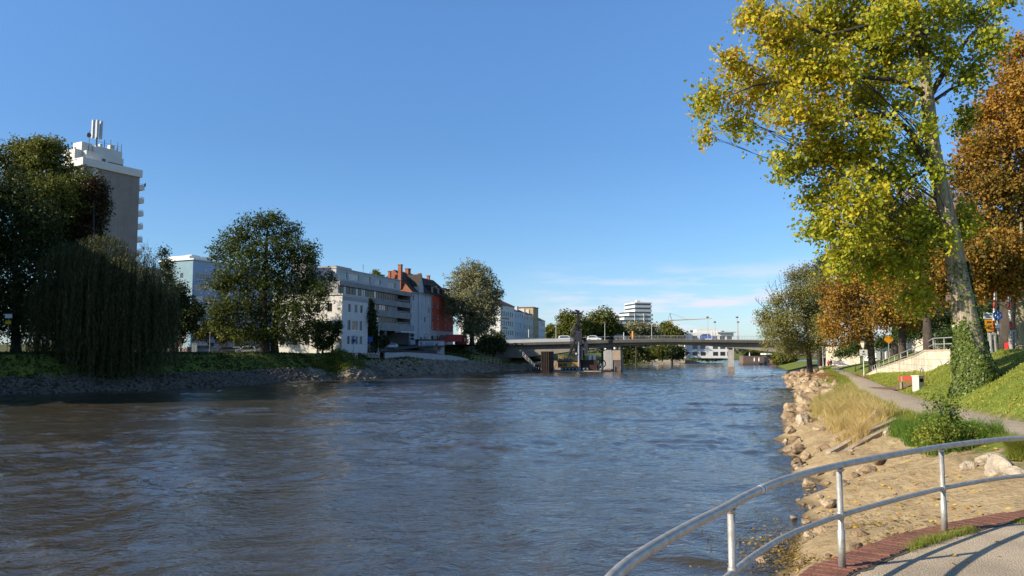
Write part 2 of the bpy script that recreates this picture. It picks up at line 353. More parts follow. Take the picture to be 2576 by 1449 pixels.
# surface kinds (0..1): r = grass, g = sand, b = stone/gravel
cg = np.zeros(GX.shape+(4,), np.float32); cg[..., 3] = 1
grass = np.where(nearr & (s2 > 0.0), 1.0, 0.)
gb = np.clip((s1-.74+noise2(GX, GY, 2.2, 12)*.14)/.2, 0, 1)*np.clip((GY-21+noise2(GX, GY, 3, 15)*1.5)/5, 0, 1)
grass = np.where(rough_bank, gb, grass); grass = np.where(left & (dL > 3.6), 1, grass)
grass = np.where(left & (GY < 235) & (dL > 17) & (GY > 90), .35, grass); grass = np.where((GY > 240) | (GY < -20), .9, grass); grass = np.where(onpath, .3, grass)
sand = np.where(nearr, 1-grass, 0.); cg[..., 0] = grass; cg[..., 1] = sand; cg[..., 2] = np.where(left, 1-grass, 0)
cg[..., 0] = np.where(ins, 0, cg[..., 0])
m = bpy.data.materials.new('ground'); m.use_nodes = True; t = m.node_tree; b = t.nodes['Principled BSDF']; b.inputs['Roughness'].default_value = .95; b.inputs['Specular IOR Level'].default_value = .15
a = N(t, 'ShaderNodeAttribute', attribute_name='kinds'); sp = N(t, 'ShaderNodeSeparateColor'); t.links.new(a.outputs['Color'], sp.inputs[0]); tcg = N(t, 'ShaderNodeTexCoord')
def ramp(t, sc, cols, pos=(.3, .7), det=8, stretch=None, rough=.65):
    n = N(t, 'ShaderNodeTexNoise'); n.inputs['Scale'].default_value = sc; n.inputs['Detail'].default_value = det; n.inputs['Roughness'].default_value = rough
    if stretch:
        mp = N(t, 'ShaderNodeMapping'); mp.inputs['Scale'].default_value = stretch; t.links.new(tcg.outputs['Object'], mp.inputs[0]); t.links.new(mp.outputs[0], n.inputs[0])
    else: t.links.new(tcg.outputs['Object'], n.inputs[0])
    r = N(t, 'ShaderNodeValToRGB'); e = r.color_ramp.elements; e[0].position = pos[0]; e[1].position = pos[1]; e[0].color = cols[0]+(1,); e[1].color = cols[-1]+(1,)
    for i, c in enumerate(cols[1:-1]): q = e.new(pos[0]+(pos[1]-pos[0])*(i+1)/(len(cols)-1)); q.color = c+(1,)
    t.links.new(n.outputs[0], r.inputs[0]); return r.outputs[0], n.outputs[0]
cS, nS = ramp(t, 1.0, [(.17, .118, .06), (.31, .228, .128), (.365, .278, .163), (.44, .345, .21)], (.26, .72), 12, (1.5, .75, 1), .72)
cG, nG = ramp(t, 2.2, [(.07, .10, .018), (.15, .19, .03), (.25, .23, .06)], (.3, .75))
cB, nB = ramp(t, .9, [(.035, .03, .024), (.09, .078, .06)], (.35, .65))
def mixc(f, x, y):
    q = N(t, 'ShaderNodeMix', data_type='RGBA'); t.links.new(f, q.inputs[0]); t.links.new(x, q.inputs[6]); t.links.new(y, q.inputs[7]); return q.outputs[2]
o1 = mixc(sp.outputs[1], cB, cS); o2 = mixc(sp.outputs[0], o1, cG)
# wet and dark next to the water line
po = N(t, 'ShaderNodeNewGeometry'); sz = N(t, 'ShaderNodeSeparateXYZ'); t.links.new(po.outputs['Position'], sz.inputs[0])
mr = N(t, 'ShaderNodeMapRange'); mr.inputs[1].default_value = .02; mr.inputs[2].default_value = .22; mr.inputs[3].default_value = .45; mr.inputs[4].default_value = 1
t.links.new(sz.outputs[2], mr.inputs[0]); hv = N(t, 'ShaderNodeHueSaturation'); t.links.new(mr.outputs[0], hv.inputs['Value']); t.links.new(o2, hv.inputs['Color']); t.links.new(hv.outputs[0], b.inputs['Base Color'])
n5 = N(t, 'ShaderNodeTexNoise'); n5.inputs['Scale'].default_value = 2.6; n5.inputs['Detail'].default_value = 9; n5.inputs['Roughness'].default_value = .6; t.links.new(tcg.outputs['Object'], n5.inputs[0])
bp = N(t, 'ShaderNodeBump'); bp.inputs['Strength'].default_value = .8; bp.inputs['Distance'].default_value = .2; t.links.new(n5.outputs[0], bp.inputs['Height']); t.links.new(bp.outputs[0], b.inputs['Normal'])
ny, nx = GX.shape; idx = np.arange(ny*nx).reshape(ny, nx)
Q = np.stack([idx[:-1, :-1], idx[:-1, 1:], idx[1:, 1:], idx[1:, :-1]], -1).reshape(-1, 4)
tag(link('ground', npmesh('ground', np.stack([GX, GY, Z], -1).reshape(-1, 3), Q, m, True, {'kinds': cg.reshape(-1, 4)})), kind='structure')
# water: long and short waves as real relief, ripples as bump
wx = axis([(-420, 14), (-140, 1.4), (-72, .42), (-30, .3), (30, .42), (90, 2), (420, None)]); wy = axis([(-90, 12), (-10, 1), (9, .17), (45, .28), (90, .5), (180, 1.0), (300, 6), (800, None)])
wX, wY = np.meshgrid(wx, wy); wz = np.zeros_like(wX); r_ = np.random.default_rng(4); flow = math.atan2(.93, .36)
warpx = noise2(wX, wY, 14, 31)*1.6; warpy = noise2(wX, wY, 14, 32)*1.6
patch = .8+.45*noise2(wX, wY, 26, 33)
for i in range(64):
    lam = .5*(1.058**i)*r_.uniform(.9, 1.1); lam = min(lam, 11); th = flow+math.pi/2+r_.normal()*1.05+(0 if i % 3 else math.pi/2)
    amp = .0060*lam**.52; k = 2*math.pi/lam
    wz += amp*np.sin(k*((wX+warpx)*math.cos(th)+(wY+warpy)*math.sin(th))+r_.uniform(0, 6.3))
wz *= np.clip(patch, .35, 1.6)*np.where(wY > 260, .35, 1)
m = bpy.data.materials.new('river_water'); m.use_nodes = True; t = m.node_tree; b = t.nodes['Principled BSDF']
b.inputs['Base Color'].default_value = (.054, .047, .033, 1); b.inputs['Roughness'].default_value = .07; b.inputs['IOR'].default_value = 1.42; b.inputs['Specular IOR Level'].default_value = .5
tcw = N(t, 'ShaderNodeTexCoord'); mpw = N(t, 'ShaderNodeMapping'); mpw.inputs['Rotation'].default_value = (0, 0, -flow); mpw.inputs['Scale'].default_value = (.62, 1, 1); t.links.new(tcw.outputs['Object'], mpw.inputs[0])
prev = None
for sc, stn, dist in ((1.8, .8, .085), (4.8, .85, .04), (12, .5, .012)):
    n = N(t, 'ShaderNodeTexNoise'); n.inputs['Scale'].default_value = sc; n.inputs['Detail'].default_value = 3; n.inputs['Distortion'].default_value = .6; t.links.new(mpw.outputs[0], n.inputs[0])
    q = N(t, 'ShaderNodeBump'); q.inputs['Strength'].default_value = stn; q.inputs['Distance'].default_value = dist; t.links.new(n.outputs[0], q.inputs['Height'])
    if prev: t.links.new(prev, q.inputs['Normal'])
    prev = q.outputs[0]
t.links.new(prev, b.inputs['Normal']); ny, nx = wX.shape; idx = np.arange(ny*nx).reshape(ny, nx)
Q = np.stack([idx[:-1, :-1], idx[:-1, 1:], idx[1:, 1:], idx[1:, :-1]], -1).reshape(-1, 4)
tag(link('river_water', npmesh('river_water', np.stack([wX, wY, wz], -1).reshape(-1, 3), Q, m, True)), kind='structure')
# far hills on the horizon
mb = MB(); hp = [(-2600+i*130, 2700+200*math.sin(i*.7)) for i in range(48)]
for i in range(47):
    a, c = hp[i], hp[i+1]; h1 = 30+14*math.sin(i*.55)+9*math.sin(i*1.7); h2 = 30+14*math.sin((i+1)*.55)+9*math.sin((i+1)*1.7)
    mb.quad((a[0], a[1]-250, 5), (c[0], c[1]-250, 5), (c[0], c[1], h2), (a[0], a[1], h1)); mb.quad((a[0], a[1], h1), (c[0], c[1], h2), (c[0], c[1]+400, 5), (a[0], a[1]+400, 5))
tag(mb.build('hills', mat('hill_woods', (.09, .13, .12), .95, .3, .02), None, True), kind='structure')
# path along the bank
pm = mat('path_asphalt', (.40, .33, .25), .92, .13, 1.4, .35, 60)
ys = np.linspace(21, 200, 260); V = []
for y in ys:
    xl, xr = np.interp(y, kxl[:, 0], kxl[:, 1]), np.interp(y, kxr[:, 0], kxr[:, 1]); w_ = .12*math.sin(y*1.7)+.08*math.sin(y*4.1)
    for f in (0, .1, .5, .9, 1): V.append((xl+w_*(1-f)+(xr-xl)*f, y, 2.2+(.035 if 0 < f < 1 else -.03)+.03*math.sin(math.pi*f)))
idx = np.arange(len(V)).reshape(-1, 5); Q = np.stack([idx[:-1, :-1], idx[:-1, 1:], idx[1:, 1:], idx[1:, :-1]], -1).reshape(-1, 4)
tag(link('path', npmesh('path', V, Q, pm, True)), kind='structure')
# street on the far bank, rising to the bridge
V = []
for y in np.linspace(192, 262, 40):
    cx = -34.6+.318*(y-190)
    for f in (-5.0, 0, 3.4): V.append((cx+f, y-f*.3, 0))
V = np.array(V); V[:, 2] = np.interp(V[:, 1], [0, 185, 205, 235, 260, 420], [5.3, 5.3, 6.6, 7.9, 8.3, 8.3])+.05
idx = np.arange(len(V)).reshape(-1, 3); Q = np.stack([idx[:-1, :-1], idx[:-1, 1:], idx[1:, 1:], idx[1:, :-1]], -1).reshape(-1, 4)
tag(link('road', npmesh('road', V, Q, mat('asphalt', (.06, .06, .06), .9, .2, 1, .2, 30), True)), kind='structure')
# ---------------------------------------------------------------- platform with brick edge
ZP = 3.3
edge_o = [Vector((x, y)) for x, y in [(-3.2, -4), (-1.4, -1.0), (-.45, 1.4), (.3, 3.2), (.95, 4.55)]]+[Vector(gz(u, v, ZP)[:2]) for u, v in [(2008, 1449), (2092.6, 1407), (2180.6, 1372), (2268.5, 1343.6), (2374, 1319), (2479.6, 1298), (2576, 1284)]]
edge_o += [Vector((7.6, 10.6)), Vector((9.2, 11.0)), Vector((12, 11.4))]
def smooth_poly(P, n=8):
    o = []
    for i in range(len(P)-1):
        p0, p1, p2, p3 = P[max(0, i-1)], P[i], P[i+1], P[min(len(P)-1, i+2)]
        for k in range(n):
            t_ = k/n; o.append(.5*((2*p1)+(p2-p0)*t_+(2*p0-5*p1+4*p2-p3)*t_*t_+(3*p1-p0-3*p2+p3)*t_**3))
    return o+[P[-1]]
EO = smooth_poly(edge_o, 10)
def offset(P, d):
    o = []
    for i, p in enumerate(P):
        q = (P[min(i+1, len(P)-1)]-P[max(i-1, 0)]).normalized(); o.append(p+Vector((q.y, -q.x))*d)
    return o
EI = offset(EO, .36)
mb = MB(); far = [Vector((16, 11.4)), Vector((16, -6)), Vector((-3.2, -6))]
mb.poly([(p.x, p.y, ZP) for p in [EI[-1]]+list(reversed(EI))[1:]]+[(p.x, p.y, ZP) for p in reversed(far)]) if False else mb.poly([(p.x, p.y, ZP) for p in reversed(EI+far)])
tag(mb.build('pavement', mat('pavement_concrete', (.48, .39, .28), .93, .24, 1.1, .6, 60)), kind='structure')
mb = MB()
for i in range(len(EO)-1):
    a, b_, c, d = EO[i], EO[i+1], EI[i+1], EI[i]; z = ZP+.012
    mb.quad((d.x, d.y, z), (c.x, c.y, z), (b_.x, b_.y, z-.02), (a.x, a.y, z-.02)); mb.quad((a.x, a.y, z-.02), (b_.x, b_.y, z-.02), (b_.x, b_.y, -1.5), (a.x, a.y, -1.5)); mb.quad((c.x, c.y, z), (d.x, d.y, z), (d.x, d.y, z-.2), (c.x, c.y, z-.2))
k_ = tag(mb.build('kerb', mat('mortar', (.30, .25, .2), .95, .2, 8)), kind='structure')
# brick course: each brick a small block in one mesh
mb = MB(); ac = 0.; br = random.Random(2)
L = [0]
for i in range(1, len(EO)): L.append(L[-1]+(EO[i]-EO[i-1]).length)
def along(P, s):
    for i in range(1, len(P)):
        if L[i] >= s: f = (s-L[i-1])/(L[i]-L[i-1]); return P[i-1].lerp(P[i], f)
    return P[-1]
s = 5.2
while s < L[-1]-.1:
    for f0, f1 in ((.02, .985),):
        g = .006; a0, a1, i0, i1 = along(EO, s+g), along(EO, s+.072-g), along(EI, s+g), along(EI, s+.072-g); z = ZP+.022+br.uniform(-.006, .006)
        q = [i0.lerp(a0, f0), i1.lerp(a1, f0), i1.lerp(a1, f1), i0.lerp(a0, f1)]
        mb.prism([(p.x, p.y) for p in q], ZP-.1, [z, z, z-.012, z-.012])
    s += .072
tag(mb.build('kerb_bricks', mat('brick_red', (.19, .083, .056), .9, .38, 5, .5, 40)), kind='structure')
# dirty joint between the bricks and the paving
mb = MB(); EJ = offset(EO, .41)
for i in range(len(EI)-1): w_ = .35+.65*abs(math.sin(i*1.7)*math.cos(i*.6)); a, b_, c, d = EI[i], EI[i+1], EI[i+1].lerp(EJ[i+1], w_), EI[i].lerp(EJ[i], .35+.65*abs(math.sin((i-1)*1.7)*math.cos((i-1)*.6))); mb.quad((d.x, d.y, ZP+.005), (c.x, c.y, ZP+.005), (b_.x, b_.y, ZP+.005), (a.x, a.y, ZP+.005))
tag(mb.build('pavement_joint', mat('joint_dirt', (.10, .08, .055), .95, .4, 9, .5, 30)), kind='structure')
# railing
tops = [Vector((x, y)) for x, y in [(-2.6, -3), (-1.1, -.6), (-.3, 1.4), (.1, 2.6)]]+[Vector(gz(u, v, ZP+.9)[:2]) for u, v in [(1545, 1449), (1650, 1372), (1750, 1316), (1811, 1285.6), (1899, 1238), (1987, 1203), (2110, 1171), (2233, 1146.7), (2367, 1124), (2479.6, 1109.8), (2576, 1101.7)]]+[Vector((7.6, 10.05)), Vector((9.5, 10.5)), Vector((12, 10.9))]
RP = smooth_poly(tops, 6); galv = mat('galvanised_steel', (.43, .41, .375), .5, .25, 14, .08, 40, metal=.55)
rail = thing('handrail', 'galvanised tube handrail curving along the brick edge of the paved platform', 'handrail', (RP[30].x, RP[30].y, ZP)); o3 = rail.location.copy()
mb = MB(); mb.tube([Vector((p.x, p.y, ZP+.9))-o3 for p in RP], .031, 14); mb.build('top_rail', galv, rail, True)
mb = MB(); mb.tube([Vector((p.x, p.y, ZP+.46))-o3 for p in RP], .024, 12); mb.build('middle_rail', galv, rail, True)
def near_rail(u, v, z):
    q = Vector(gz(u, v, z)[:2]); return min(RP, key=lambda p: (p-q).length)
for p in [near_rail(2367, 1124, ZP+.9), near_rail(2110, 1171, ZP+.9), near_rail(1838, 1272, ZP+.9), RP[22], RP[13], RP[6], Vector((6.25, 9.55)), Vector((8.1, 10.2)), Vector((10, 10.6))]:
    p = min(RP, key=lambda q: (q-p).length)
    mb = MB(); q = Vector((p.x, p.y, ZP))-o3; mb.tube([q+Vector((0, 0, -.02)), q+Vector((0, 0, .33)), q+Vector((0, 0, .335)), q+Vector((0, 0, .875))], [.033, .033, .0265, .0265], 14); mb.tube([q+Vector((0, 0, .42)), q+Vector((0, 0, .435)), q+Vector((0, 0, .485)), q+Vector((0, 0, .50))], [.0265, .033, .033, .0265], 14).tube([q+Vector((0, 0, .845)), q+Vector((0, 0, .875))], [.0265, .036], 14); pp = mb.build('post', galv, rail, True)
# sticker on the top rail
p = near_rail(1905, 1233, ZP+.9); i = RP.index(p); d = (RP[i+1]-RP[i-1]).normalized(); q = Vector((p.x, p.y, ZP+.9))-o3; dd = Vector((d.x, d.y, 0))
mb = MB(); mb.tube([q-dd*.05, q+dd*.05], .0325, 14, False); st_ = mb.build('sticker', mat('white_sticker', (.75, .74, .70), .5, .05), rail, True)
mb = MB(); mb.tube([q+dd*.004, q+dd*.03], .0332, 14, False); mb.build('print', mat('sticker_print', (.2, .2, .2), .5, .3, 40), st_, True)
# ---------------------------------------------------------------- stones
def rock_mesh(seed, name='rock'):
    import bmesh
    r_ = random.Random(seed); bm = bmesh.new(); bmesh.ops.create_icosphere(bm, subdivisions=3, radius=1)
    cuts = []
    for i in range(11):
        n = Vector((r_.gauss(0, 1), r_.gauss(0, 1), r_.gauss(0, 1))).normalized(); cuts.append((n, r_.uniform(.52, .85)))
    for v in bm.verts:
        for n, d in cuts:
            k = v.co.dot(n)
            if k > d: v.co -= n*(k-d)*.92
        v.co *= 1+.06*math.sin(v.co.x*6+seed)+.05*math.sin(v.co.y*9+v.co.z*8)+r_.uniform(-.035, .035)
    me = bpy.data.meshes.new(name); bm.to_mesh(me); bm.free(); return me
rm_tan = mat('stone_tan', (.31, .225, .138), .93, .45, 1.1, 1., 5); rm_white = mat('stone_pale', (.38, .32, .24), .93, .4, 1.3, 1., 6); rm_dark = mat('stone_wet', (.13, .11, .085), .7, .3, 2, .6, 9)
RKT = [rock_mesh(i) for i in range(9)]; RKW = [rock_mesh(20+i) for i in range(4)]
rm_brown = mat('stone_brown', (.215, .15, .092), .93, .45, 1.1, 1., 5); rm_sand = mat('stone_sand', (.38, .29, .19), .93, .4, 1.1, 1., 5)
for i_, q in enumerate(RKT): q.materials.append((rm_tan, rm_brown, rm_sand)[i_ % 3])
for q in RKW: q.materials.append(rm_white)
def rock(p, s, label, group=None, ms=RKT, sq=.75, sink=.3, rot=None, k=None):
    o = bpy.data.objects.new('rock', random.choice(ms) if k is None else ms[k % len(ms)]); COL.objects.link(o)
    s = s if hasattr(s, '__len__') else (s*random.uniform(.85, 1.25), s*random.uniform(.8, 1.1), s*sq)
    o.location = (p[0], p[1], p[2]+s[2]*(1-sink)-s[2]*.3); o.scale = s; o.rotation_euler = rot or (random.uniform(-.4, .4), random.uniform(-.4, .4), random.uniform(0, 6.3)); return tag(o, label, 'rock', group)
def ground_at(u, v):                                 # where the sight line meets the ground
    a, y, z = ray(u, v)
    for k in np.arange(5, 400, .12):
        if EYE+z*k/y < hz(a*k/y, k) if False else 0: break
    ks = np.arange(5, 260, .08); X = a*ks/y; ZZ = EYE+z*ks/y; hh = H(X, ks); i = np.argmax(hh > ZZ); return Vector((X[i], ks[i], hh[i]))
for u, v, px, lab in [(2086, 1262, 34, 'large angular tan rock with a dark hollow at the waterline behind the steel handrail'), (2073, 1337, 32, 'rounded tan rock resting on a flat rock in the shallow water'), (2042, 1350, 34, 'flat tan block leaning on the rounded rock in the shallows'),
                      (2118, 1218, 26, 'pointed pair of grey tan stones at the waterline above the hollow rock'), (2162, 1343, 38, 'big tan rock half buried in sand just beyond the brick edge'), (2155, 1375, 30, 'squat tan rock beside the brick edge with leaves around it'),
                      (2034, 1228, 30, 'low dark tan slab awash in the shallows'), (2005, 1167, 30, 'angular tan rock at the waterline below the concrete kerb of the slipway'), (2005, 1131, 27, 'rounded tan boulder standing at the waterline under the dry grass'), (1996, 1106, 24, 'round tan boulder beside a small dark stone in the water'),
                      (2085, 1400, 18, 'small tan cube of rock among leaf litter by the bricks'), (2118, 1408, 14, 'small triangular stone among wet leaf litter')]:
    p = ground_at(u, v+px*.3); p.z = max(p.z, .05); s = px*p.y/F*.66; rock(p, s, lab, 'named stones at the near waterline', sq=.72)
for u, v, s, lab in [(2020, 1066, .62, 'pale whitish boulder above the waterline at the foot of the dry grass'), (2200, 1062, .55, 'upright pale boulder at the top of the slope beside the dry grass'), (2196, 1083, .42, 'pale flat boulder below the upright pale boulder'), (2236, 1095, .3, 'small pale stone at the head of the slipway'),
                     (2442, 1182, .30, 'pale boulder half hidden under the green bush behind the handrail'), (2490, 1176, .46, 'tallest white pointed boulder beside the grass clump behind the handrail'), (2520, 1196, .48, 'white wedge boulder between the tallest white boulder and the grass clump'), (2556, 1204, .36, 'white boulder tucked under the grass clump at the picture edge')]:
    p = ground_at(u, v); rock(p, (s, s*.8, s*.82), lab, 'pale boulders on the sunny bank', RKW, sink=.25)
rr = random.Random(5)
for i in range(190):                                 # riprap along the sunny bank
    y = 30+(i/190)**1.25*165; xw = np.interp(y, kxw[:, 0], kxw[:, 1]); xl = np.interp(y, kxl[:, 0], kxl[:, 1]); f = rr.random()**1.3*(.45 if y < 62 else .8); x = xw+(xl-xw)*f-.2
    s = rr.uniform(.12, .34) if y < 60 else rr.uniform(.3, .95)*rr.uniform(.6, 1)
    rock((x, y, hz(x, y)), s, 'tan riprap stone at the edge of the river on the sunny bank', 'riprap stones along the sunny bank', sq=.8)
for i in range(40):
    y = 15+rr.random()*17; xw = np.interp(y, kxw[:, 0], kxw[:, 1]); x = xw+rr.uniform(-.9, 1.0)
    rock((x, y, max(0, hz(x, y))), rr.uniform(.07, .17), 'small tan stone strewn in the shallows near the brick edge', 'small stones at the near waterline', sq=.6)
# loose stones of the far bank: nobody could count them
def stones(name, P, smin, smax, m, seed):
    r_ = np.random.default_rng(seed); base = np.array([v.co[:] for v in RKT[seed % 9].vertices]); fa = np.array([p.vertices[:] for p in RKT[seed % 9].polygons])
    import bmesh
    bm = bmesh.new(); bmesh.ops.create_icosphere(bm, subdivisions=2, radius=1)
    for v in bm.verts: v.co = v.co*(1+.28*math.sin(v.co.x*3.1+1)*math.cos(v.co.y*2.7+v.co.z*3))
    base = np.array([v.co[:] for v in bm.verts]); fa = np.array([[v.index for v in f.verts] for f in bm.faces]); bm.free()
    n = len(P); s = r_.uniform(smin, smax, (n, 1, 1))*np.array([1, .85, .6])*r_.uniform(.75, 1.3, (n, 1, 3)); a = r_.uniform(0, 6.3, n); c_, s_ = np.cos(a), np.sin(a)
    Rm = np.zeros((n, 3, 3)); Rm[:, 0, 0] = c_; Rm[:, 0, 1] = -s_; Rm[:, 1, 0] = s_; Rm[:, 1, 1] = c_; Rm[:, 2, 2] = 1; Rm[:, 0, 2] = r_.normal(size=n)*.3; Rm[:, 2, 0] = r_.normal(size=n)*.3
    V = np.einsum('nij,nkj->nki', Rm, base[None]*s)+P[:, None]; Q = (fa[None]+(np.arange(n)*len(base))[:, None, None]).reshape(-1, 3)
    return tag(link(name, npmesh(name, V.reshape(-1, 3), Q, m, False)), kind='stuff')
def strip(n, d0, d1, y0, y1, seed):                 # points along the far waterline, at distance d0..d1 from it
    r_ = np.random.default_rng(seed); t_ = np.linspace(y0, y1, 400); x_ = np.interp(t_, LW[3:19, 1], LW[3:19, 0]); ln = np.r_[0, np.cumsum(np.hypot(np.diff(x_), np.diff(t_)))]
    s_ = r_.uniform(0, ln[-1], n); y = np.interp(s_, ln, t_); x = np.interp(s_, ln, x_); d = r_.uniform(d0, d1, n); nxv, nyv = -.9, .42
    X, Y = x+nxv*d, y+nyv*d; return np.stack([X, Y, H(X, Y)], 1)
stones('revetment_stones', strip(3800, -.3, 4.3, 88, 178, 1), .2, .48, mat('revetment_stone', (.125, .105, .082), .95, .45, .9), 1)
stones('riprap_stones', np.vstack([strip(1900, -.4, 6.5, 168, 242, 2), strip(420, -.8, 4.2, 156, 172, 3)]), .4, .85, mat('riprap_stone', (.22, .185, .135), .95, .5, .5), 2)
# ---------------------------------------------------------------- grass, reeds, litter
def tufts(name, P, h, w, lm, seed, lean=.35, blades=1, tint=None):
    r_ = np.random.default_rng(seed); n = len(P)*blades; P = np.repeat(P, blades, 0)+np.c_[r_.normal(size=(n, 2))*w*2.2, np.zeros(n)]
    a = r_.uniform(0, 2*np.pi, n); hh = h*r_.uniform(.4, 1.2, n)*np.clip(.85+noise2(P[:, 0], P[:, 1], 1.3, 44)*.55, .3, 1.6); ww = w*r_.uniform(.6, 1.3, n); dx, dy = np.cos(a)*ww, np.sin(a)*ww; lx, ly = r_.normal(size=n)*lean*hh, r_.normal(size=n)*lean*hh; z0 = np.zeros(n)
    A = P-np.c_[dx, dy, z0+.02]; B = P+np.c_[dx, dy, z0-.02]; M = P+np.c_[lx*.35, ly*.35, hh*.62]; T = P+np.c_[lx, ly, hh]
    W_ = np.c_[dx, dy, z0]; V = np.stack([A, B, M+W_*.75, M-W_*.75, T+W_*.12, T-W_*.12], 1).reshape(-1, 3); i6 = np.arange(n)[:, None]*6; Qt = np.concatenate([i6+np.array([[0, 1, 2, 3]]), i6+np.array([[3, 2, 4, 5]])], 0)
    tt = np.clip((r_.random(n) if tint is None else np.repeat(tint, blades)+r_.normal(size=n)*.12), 0, 1)
    return tag(link(name, npmesh(name, V, Qt, lm, False, {'tint': np.repeat(tt, 6)})), kind='stuff')
def scatter(n, x0, x1, y0, y1, cond, seed):
    r_ = np.random.default_rng(seed); X = r_.uniform(x0, x1, n); Y = y0+(y1-y0)*r_.random(n)**1.35; z, dl, dr, i_, l_, a, b_ = H0(X, Y); k = cond(X, Y, a, b_, dl, dr, i_); return np.stack([X, Y, z], 1)[k]
lawn_m = leafmat('lawn_blades', [(.15, .19, .022), (.26, .30, .035), (.37, .37, .06), (.47, .41, .09)], .35)
PL = scatter(200000, 16, 62, 18, 110, lambda X, Y, a, b_, dl, dr, i_: (b_ > .015) & (b_ < 1.0), 3)
tufts('lawn_grass', PL, .12, .022, lawn_m, 4, .6, 1, np.clip(.42+noise2(PL[:, 0], PL[:, 1], 5, 21)*.3, 0, 1))
lit = leafmat('fallen_leaf', [(.55, .36, .05), (.62, .45, .08), (.45, .22, .05), (.30, .14, .05)], .1)
def litter(name, P, size, seed):
    P = P+np.array([0, 0, .045]); V, Q, A = leaves(P, size, rng.random(len(P)), 2.2, None, .7); return tag(link(name, npmesh(name, V, Q, lit, False, {'tint': A})), kind='stuff')
litter('fallen_leaves', np.vstack([scatter(9000, 18, 50, 18, 85, lambda X, Y, a, b_, dl, dr, i_: (b_ > .0) & (b_ < 1.1), 5), scatter(2600, 15, 45, 20, 90, lambda X, Y, a, b_, dl, dr, i_: (a >= .97) & (b_ < .05), 6),
                                   scatter(2200, 4, 20, 9, 30, lambda X, Y, a, b_, dl, dr, i_: (a > 0) & (a < .9), 7)]), .12, 8)
# drift of brown leaves across the path under the chestnuts
P = np.stack([rng.normal(46.5, 2.6, 5200), rng.normal(104, 7, 5200), np.full(5200, 2.23)], 1); brown = leafmat('brown_leaf', [(.22, .08, .035), (.32, .14, .06), (.4, .2, .08)], .05)
V, Q, A = leaves(P, .2, rng.random(len(P)), 2, None, .7); tag(link('leaf_drift', npmesh('leaf_drift', V, Q, brown, False, {'tint': A})), kind='stuff')
# wet leaf and weed litter at the waterline by the bricks
p0 = gz(2085, 1420, .05); P = np.stack([rng.normal(p0.x, .9, 4200), rng.normal(p0.y+.6, 1.5, 4200), rng.uniform(.02, .10, 4200)], 1); P[:, 2] = np.maximum(P[:, 2], H(P[:, 0], P[:, 1])+.02)
V, Q, A = leaves(P, .085, rng.random(len(P))**2, 2, None, .6); tag(link('wet_litter', npmesh('wet_litter', V, Q, leafmat('wet_litter', [(.10, .07, .025), (.16, .11, .035), (.24, .16, .04), (.55, .36, .05)], .05), False, {'tint': A})), kind='stuff')
dry_m = leafmat('dry_grass', [(.27, .26, .06), (.46, .38, .14), (.60, .44, .19), (.44, .23, .09)], .3)
def patchp(n, u0, u1, v0, v1, seed, ell=True):      # ground points under an ellipse of the picture
    r_ = np.random.default_rng(seed); c = ground_at((u0+u1)/2, (v0+v1)/2); e1 = ground_at(u1, (v0+v1)/2); e2 = ground_at((u0+u1)/2, v0); rx = abs(e1.x-c.x); ry = min(abs(e2.y-c.y), rx*.8)
    a, r = r_.uniform(0, 6.3, n), np.sqrt(r_.random(n)); X, Y = c.x+rx*r*np.cos(a), c.y+ry*r*np.sin(a)*1.1; return np.stack([X, Y, H(X, Y)], 1)
yy = rng.uniform(30, 70, 11000); xl_ = np.interp(yy, kxl[:, 0], kxl[:, 1]); xw2 = np.interp(yy, kxw[:, 0], kxw[:, 1]); ff = rng.uniform(.34, .88, 11000); xx = xw2+(xl_-xw2)*ff; nn_ = noise2(xx, yy, 2.4, 41); keep = (yy > 34+nn_*1.5) & (nn_ > -.5) & (ff > .40+noise2(xx, yy, 5, 43)*.16)
zz_ = H(xx, yy); uu = 1288+F*xx/yy; vv = 890+F*(EYE-zz_)/yy; keep &= (uu < 2205+nn_*26) & (vv < 1178-(uu-2085)*.6-32+nn_*8); P = np.stack([xx, yy, zz_], 1)[keep]; P = np.repeat(P, 3, 0)+np.c_[rng.normal(size=(len(P)*3, 2))*.22, np.zeros(len(P)*3)]; P[:, 2] = H(P[:, 0], P[:, 1]); tufts('dry_grass', P, .66, .008, dry_m, 9, .55, 3, np.clip(.75-(P[:, 1]-33)/50+rng.normal(size=len(P))*.12, 0, 1))
yy = rng.uniform(29, 190, 16000); xl_ = np.interp(yy, kxl[:, 0], kxl[:, 1]); xx = xl_-np.abs(rng.normal(0, .9, 16000))-.05; P = np.stack([xx, yy, H(xx, yy)], 1)
P = np.repeat(P, 2, 0)+np.c_[rng.normal(size=(len(P)*2, 2))*.2, np.zeros(len(P)*2)]; tufts('verge_grass', P, .3, .008, leafmat('verge_blades', [(.13, .18, .02), (.24, .28, .04), (.38, .36, .08)], .35), 10, .5, 4)
yy = rng.uniform(28.5, 37, 4200); xl_ = np.interp(yy, kxl[:, 0], kxl[:, 1]); xw2 = np.interp(yy, kxw[:, 0], kxw[:, 1]); xx = xw2+(xl_-xw2)*rng.uniform(.62, 1.0, 4200); zz_ = H(xx, yy); uu = 1288+F*xx/yy; nn_ = noise2(xx, yy, 2.0, 47); keep = (uu > 2222+nn_*12) & (nn_ > -.55); P = np.stack([xx, yy, zz_], 1)[keep]; tufts('green_reeds', np.repeat(P, 3, 0)+np.c_[rng.normal(size=(len(P)*3, 2))*.12, np.zeros(len(P)*3)], .48, .006, leafmat('reed_blades', [(.045, .11, .012), (.09, .18, .02), (.16, .23, .03)], .3), 12, .35, 2)
